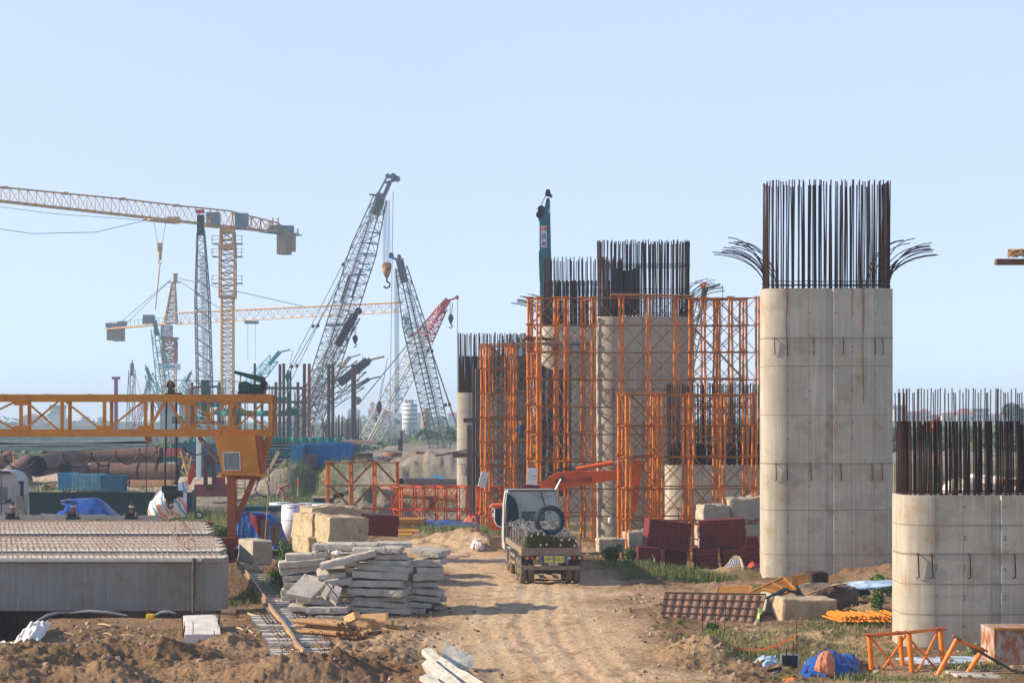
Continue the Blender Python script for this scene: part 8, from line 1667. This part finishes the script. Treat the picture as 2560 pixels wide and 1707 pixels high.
hs=[(922,962,1016,1026,1038,900,0,0,'hazy tower house with a steep pink red roof on the wooded ridge','hip',4),(927,936,1002,1013,1020,905,0,0,'pointed turret top above the tower house on the ridge','pyr',0),(950,985,1028,1033,1045,880,0,0,'long low red roofed house right of the tower house','hip',4),(1000,1060,1030,1034,1042,930,0,0,'red roofed house half hidden behind the pale silo','hip',5),(1120,1142,1030,1036,1048,860,0,0,'red roofed house beside the farthest left pier','hip',2),(745,775,1030,1036,1048,900,1,0,'pinkish house between the steel piles','hip',3),(870,900,1020,1028,1040,950,0,1,'grey roofed house behind the widest steel pile','hip',3),(60,100,1034,1042,1052,820,0,0,'long red roofed hall seen through the left gantry truss','hip',4),(128,162,1012,1020,1050,800,0,1,'pale office block with a green top seen through the gantry','flat',4),(205,222,1040,1044,1052,850,1,1,'small pale house in the trees behind the gantry','hip',2),(248,262,1042,1046,1054,840,0,1,'tiny white house in the trees behind the gantry','hip',1),
(2232,2262,1013,1024,1060,760,0,1,'grey boxy house right beside the tallest pier edge','flat',3),(2262,2298,1027,1033,1062,770,1,0,'low house with red eaves behind the short pier rebar','hip',3),(2297,2323,1020,1032,1060,760,1,0,'cream house with a pyramid red roof behind the flag','pyr',2),(2325,2352,1035,1040,1062,790,0,0,'small red roofed house right of the cream one','hip',2),(2352,2392,1030,1036,1064,780,0,0,'wide house with several red gables behind the rebar','hip',3),(2388,2432,1021,1036,1062,750,0,0,'largest red roofed house in the row behind the rebar','hip',4),(2430,2468,1021,1028,1064,770,0,1,'white house with a flat roof terrace behind the rebar','flat',4),(2466,2506,1033,1039,1066,790,1,0,'red roofed cream house left of the tall tree','hip',3),(2502,2530,1027,1034,1066,800,0,0,'pinkish house next to the tall tree at the right edge','hip',2)]
for h in hs: house(*h[:8],h[8],h[9],h[10])
# tree at the right edge and riverside things behind the short pier
def tree(px_,ytop,ybase,Y,w_,label,leaf=None,n=900,s=.35,cat='tree',name='tree'):
    b=P(px_,ybase,Y); b.z=min(b.z,hz(b.x,Y)+.3); top=ZP(ytop,Y); t=thing(name,label,cat,(b.x,Y,b.z)); h=top-b.z; m=MB(); m.tube([b-Vector((0,0,.3)),b+Vector((.02*h,0,h*.35)),b+Vector((0,0,h*.75))],[.05*h*.5,.035*h*.5,.01*h],7)
    for k in range(5): a=random.uniform(0,6.28); m.tube([b+Vector((0,0,h*(.3+.08*k))),b+Vector((w_*.5*math.cos(a),w_*.5*math.sin(a),h*(.5+.1*k)))],[.015*h,.004*h],5)
    m.build('trunk',MATS['bark'],t); m=MB()
    for k in range(9): a=random.uniform(0,6.28);rr=random.uniform(.2,.75)*w_/2; leafclump(m,(b.x+rr*math.cos(a),Y+rr*math.sin(a),b.z+h*random.uniform(.45,.88)),w_*.28,w_*.28,h*.16,n//9,s,-1)
    m.build('crown',leaf or LEAF,t); return t
tree(2552,1008,1130,560,9,'tall tree standing at the right edge of the far ridge',s=.9)
t=thing('river_shed','long low grey green roofed shed behind the rebar of the short pier','shed',(XP(2370,230),230,0)); m=MB(); m.box((XP(2375,230),232,1.5),(12.5,4,3.0)); m.build('wall',pm('shed_wall_dark',(.05,.06,.07),(.08,.09,.1),1),t); m=MB(); m.box((XP(2375,230),231.5,ZP(1192,230)),(14,6,.5)); m.build('roof',pm('shed_roof',(.26,.33,.31),(.2,.26,.25),1),t)
for k,(x,y,Y,w_,l) in enumerate(((2420,1228,130,1.8,'pale boulder at the left of the riprap heap behind the rebar'),(2455,1215,134,2.2,'tallest buff boulder of the heap behind the rebar'),(2480,1222,131,2.4,'broad white bag like boulder right of the tallest'),(2515,1226,132,2.2,'grey white boulder by the rusty beam end'),(2545,1224,131,2,'boulder at the right edge behind the rebar'),(2388,1228,133,1.5,'small dark edged boulder at the far left of the heap'))):
    m=rough_box((w_,1.6,1.4),(9,8,7),.5,.25,.9,k+40); xf(m,TR(P(x,y,Y),(random.uniform(-.3,.3),random.uniform(-.3,.3),random.random()))); single('boulder',m,CLO if k%2 else pm('buff_stone',(.62,.50,.38),(.5,.4,.3)),l,'boulder','pale boulders behind the short pier')
m=MB(); m.beam(P(2505,1206,63.5),P(2620,1206,63.5),.3,.22); single('rusty_beam_end',m,OCH,'rusty ochre beam end resting across the short pier rebar','beam')
heapt('white tarpaulin over a heap behind the low pier rebar',[(1768,1165),(1790,1146),(1830,1132),(1862,1130),(1880,1140),(1893,1160)],118,CLO,3,51)
for k,(x,y,l) in enumerate(((2234,1145,'small white flag left of the short pier rebar'),(2244,1135,'white flag close beside the tallest pier'),(2298,1137,'white flag between the first thick rebars'),(2390,1142,'small pinkish white flag in the middle of the rebar'),(2453,1140,'white flag seen through the right part of the rebar'))):
    t=thing('flag',l,'flag',(XP(x,150),150,0),'small white flags along the bank'); m=MB(); m.cyl((XP(x,150),150,0),P(x,y-8,150),.025,n=4); m.build('pole',STK,t); m=MB(); m.prism([(XP(x,150),ZP(y-7,150)),(XP(x+3,150),ZP(y+8,150)),(XP(x-4,150),ZP(y+10,150)),(XP(x-3,150),ZP(y,150))],149.97,150.02,'y'); m.build('cloth',WHT,t)
# ---------------- vegetation near ----------------
GR=[pm('grass_a',(.13,.175,.04),(.09,.13,.03),2,.8,0),pm('grass_b',(.25,.24,.09),(.18,.19,.06),2,.8,0)]
def grass(m,px_,py_,n,rx,ry,h,spread=.4):
    c=gp(px_,py_)
    if py_>1540: n=int(n*.55); h*=.75
    elif px_>1500: h*=.8; n=int(n*.75)
    for i in range(n):
        x=c.x+random.gauss(0,rx*.5);y=c.y+random.gauss(0,ry*.5)
        if hz(x,y)<-.6: continue
        z=hz(x,y)-.02;hh=h*random.uniform(.4,1.1);a=random.uniform(0,6.28);l=hh*spread*random.random();w_=.006+.005*random.random()+h*.006; dx,dy=math.cos(a),math.sin(a); b0=len(m.v)
        m.v+=[(x-w_*dy,y+w_*dx,z),(x+w_*dy,y-w_*dx,z),(x+dx*l*.4+w_*.7*dy,y+dy*l*.4-w_*.7*dx,z+hh*.6),(x+dx*l*.4-w_*.7*dy,y+dy*l*.4+w_*.7*dx,z+hh*.6),(x+dx*l,y+dy*l,z+hh*.95)]
        m.f+=[(b0,b0+1,b0+2,b0+3),(b0+3,b0+2,b0+4)]; k=random.random()<.4; m.mi+=[int(k)]*2; m.sm+=[False]*2
random.seed(31); m=MB()
P_=[(1600,1432,900,1.6,.8,.55),(1660,1438,1400,1.6,.8,.6),(1710,1436,1400,1.5,.8,.6),(1760,1438,900,1.2,.8,.5),(1540,1420,900,1.2,1.2,.5),(1570,1412,600,1.2,1,.4),(1560,1395,500,2,1.5,.3),
 (560,1460,700,.6,3,.4),(555,1490,500,.6,2,.35),(640,1440,700,.6,4,.45),(690,1450,900,.7,5,.5),(660,1480,700,.7,4,.45),(700,1490,600,.8,3,.45),(620,1420,400,.6,4,.35),(590,1505,500,.7,1.5,.25),(575,1512,400,.7,1.2,.25),(720,1530,500,.6,1,.25),(780,1545,400,1.2,.8,.22),(860,1530,500,.8,.8,.25),(910,1525,500,1.2,.7,.2),
 (540,1340,700,1.5,5,.9),(520,1320,700,1.6,6,1.0),(500,1300,800,2,7,1.0),(560,1300,600,2,6,.8),(530,1370,500,1,3,.6),(720,1262,900,4,5,.9),(760,1250,900,4,6,.9),(790,1240,600,4,6,.9),(700,1240,700,3,6,1.0),(670,1255,800,3,6,1.1),(735,1215,600,4,6,1),
 (1030,1322,900,3,4,.5),(1080,1325,700,3,3,.45),(1150,1330,900,3,3,.5),(1200,1332,900,3,3,.5),(1240,1336,500,2,3,.4),(960,1310,600,2,3,.4),(1000,1250,500,3,5,.8),(1100,1260,500,3,5,.8),
 (1880,1600,900,1.6,1,.28),(1900,1645,1100,1.8,1,.3),(1850,1640,900,1.4,1,.3),(1960,1640,900,1.6,1,.28),(2020,1620,700,1.6,1,.25),(2080,1560,700,1.2,1.2,.3),(2140,1580,700,1.4,1,.3),(2190,1560,700,1.2,1,.3),(1780,1600,400,.8,.8,.35),(1775,1596,500,.5,.5,.5),(2150,1620,500,1.5,1,.25),(2200,1640,500,1.5,.8,.25),(2130,1695,700,.9,.6,.3),(2200,1700,600,1.2,.6,.22),(2310,1700,500,1,.6,.22),(2430,1668,600,1,.7,.3),(2470,1640,500,.8,.8,.35),(1660,1565,200,.5,.5,.2),(1700,1590,200,.6,.5,.2),(1950,1580,500,2,.6,.18),
 (60,1640,150,.5,.6,.15),(10,1660,120,.4,.4,.2),(470,1690,200,.5,.5,.14),(380,1660,150,.8,.8,.12),(200,1680,120,.8,.6,.12),(440,1580,250,.8,.8,.14),(100,1590,200,.7,.7,.12),(360,1690,120,.8,.5,.12),(300,1560,120,2,.5,.10),(690,1560,150,.4,.4,.2),
 (100,1228,500,4,4,.9),(200,1232,400,4,4,.8),(380,1226,300,4,4,.8),(150,1290,150,.3,.3,.8)]
for a in P_: grass(m,*a[:3],a[3],a[4],a[5])
o=m.build('grass',GR); o['kind']='stuff'
LF2=[pm('bush_leaf_a',(.08,.16,.03),(.05,.11,.02),2,.7,0),pm('bush_leaf_b',(.13,.21,.05),(.09,.15,.04),2,.7,0)]; LFG=[pm('silver_leaf_a',(.30,.34,.20),(.22,.27,.14),2,.7,0),pm('silver_leaf_b',(.38,.42,.26),(.28,.32,.18),2,.7,0)]
def bush(px_,py_,wpx,hpx,label,leaf=None,n=1400,s=.05,name='bush',Y=None):
    c=gp(px_,py_); 
    if Y: c=P(px_,py_,Y); c.z=hz(c.x,Y)
    w_=wpx/F*c.y/2; h=hpx/F*c.y/2; t=thing(name,label,'bush',c); m=MB()
    for k in range(7): a=random.uniform(0,6.28); m.tube([c,c+Vector((w_*.4*math.cos(a),w_*.4*math.sin(a),h)),c+Vector((w_*.8*math.cos(a),w_*.8*math.sin(a),h*1.6))],[.02,.014,.006],4)
    m.build('stems',MATS['bark'],t); m=MB()
    for k in range(14): a=random.uniform(0,6.28); rr=random.uniform(.1,.75); leafclump(m,(c.x+w_*rr*math.cos(a),c.y+w_*rr*math.sin(a),c.z+h*random.uniform(.5,1.5)),w_*.38,w_*.38,h*.42,n//14,s,-1)
    m.build('leaves',leaf or LF2,t)
bush(2088,1458,64,58,'pale silvery green bush at the foot of the tallest pier',LFG,2200,.045,Y=74.5)
bush(2205,1490,70,60,'dark green bush between the tallest pier and the short pier',n=2200)
bush(2150,1500,50,40,'lower dark green bush left of the one by the short pier',n=1500)
bush(2196,1545,40,50,'leafy green plant above the heap of orange pipes',n=1200)
bush(718,1375,70,90,'bright green bush left of the big sandy blocks',n=2600,Y=92)
bush(702,1420,60,70,'green weeds between the rail and the slab pile',n=1800,Y=80)
bush(552,1340,60,60,'green bush between the beam ends and the gantry leg',n=1800,s=.06,Y=108)
bush(1525,1420,60,55,'dark green bush in front of the low long grey block',n=2200,Y=93.5)
bush(1576,1415,40,55,'lighter green weeds left of the red formwork',n=1500,Y=92)
bush(2110,1690,46,24,'small green plant among the tarpaulins',n=800,Y=54)
bush(2435,1655,36,40,'thin pale weed in front of the rusty skip',LFG,700,.035,Y=58)
bush(1778,1588,36,34,'small bush on top of the clay heap beside the track',n=1000)
bush(2120,1250,60,20,'x')if 0 else None
heapt('small blue tarpaulin bundle wrapped in pale netting beside the tallest pier',[(1802,1441),(1818,1412),(1836,1391),(1850,1392),(1862,1414),(1869,1439)],88.9,BLU,1.0,61)
# tiny workers on the far platform
def person(px_,ybase,Y,label,shirt,hat,bent=0.,faceback=True,parent=None):
    b=P(px_,ybase,Y); t=thing('person',label,'person',b,'workers'); v=[(0,0,.92),(0,0,1.15),(0,0,1.42),(0,0,1.52),(0,0,1.64),(-.19,0,1.40),(-.30,.03,1.14),(-.26,-.16,.95),(.19,0,1.40),(.29,.03,1.13),(.27,-.14,.93),(-.10,0,.88),(-.12,-.02,.48),(-.12,.02,.06),(-.13,-.14,.02),(.10,0,.88),(.13,.02,.48),(.13,.05,.06),(.14,-.1,.02)]
    rad=[.15,.15,.16,.06,.105,.075,.05,.035,.075,.05,.035,.10,.07,.045,.035,.10,.07,.045,.035]; e=[(0,1),(1,2),(2,3),(3,4),(2,5),(5,6),(6,7),(2,8),(8,9),(9,10),(0,11),(11,12),(12,13),(13,14),(0,15),(15,16),(16,17),(17,18)]
    me=bpy.data.meshes.new('body'); me.from_pydata([(x,y,z) for x,y,z in v],e,[]); o=bpy.data.objects.new('body',me); COL.objects.link(o); sk=o.modifiers.new('skin','SKIN'); 
    for i,r_ in enumerate(rad): me.skin_vertices[0].data[i].radius=(r_,r_*.8)
    me.skin_vertices[0].data[0].use_root=True; o.modifiers.new('sub','SUBSURF').levels=1; bpy.context.view_layer.update(); me2=bpy.data.meshes.new_from_object(o.evaluated_get(bpy.context.evaluated_depsgraph_get())); bpy.data.objects.remove(o); me2.name='body'
    me2.materials.append(shirt); me2.materials.append(pm('trousers_dark',(.03,.035,.05),(.04,.045,.06))); me2.materials.append(pm('skin_tone',(.36,.20,.13),(.3,.17,.11)))
    for p in me2.polygons: z=p.center.z; p.material_index=2 if z>1.5 or (abs(p.center.x)>.24 and z<1.02) else (1 if z<.95 else 0); p.use_smooth=True
    n=bpy.data.objects.new('body',me2); COL.objects.link(n); n.parent=t; ORG[n.name]=ORG[t.name]
    m=MB(); m.lathe(b+Vector((0,0,1.66)),[(.15,0),(.13,.04),(.12,.09),(.07,.13),(0,.14)],12); m.build('helmet',hat,t); return t
BSH=pm('blue_overall',(.02,.05,.16),(.02,.04,.12)); YH=pm('yellow_helmet',(.75,.5,.03)); OH=pm('orange_helmet',(.75,.2,.03))
person(811,1092,250,'worker in blue standing on the green netted platform',BSH,BSH)
person(781,1093,251,'worker with a yellow helmet near the foot of the tallest boom',pm('grey_shirt',(.12,.13,.14)),YH)
person(1303,1120,131.3,'worker in dark blue clothes and orange helmet inside the leftmost scaffold',BSH,OH)
hzm=bpy.data.materials.new('haze_air'); hzm.use_nodes=True; n=hzm.node_tree
for q in list(n.nodes):
    if q.type!='OUTPUT_MATERIAL': n.nodes.remove(q)
pv=n.nodes.new('ShaderNodeVolumePrincipled'); pv.inputs['Color'].default_value=(.66,.82,1,1); pv.inputs['Density'].default_value=HAZE; pv.inputs['Anisotropy'].default_value=0.0
n.links.new(pv.outputs[0],n.nodes['Material Output'].inputs['Volume'])
m=MB(); m.box((0,1390,16),(3600,2840,60)); o=m.build('haze',hzm,None); o['kind']='stuff'
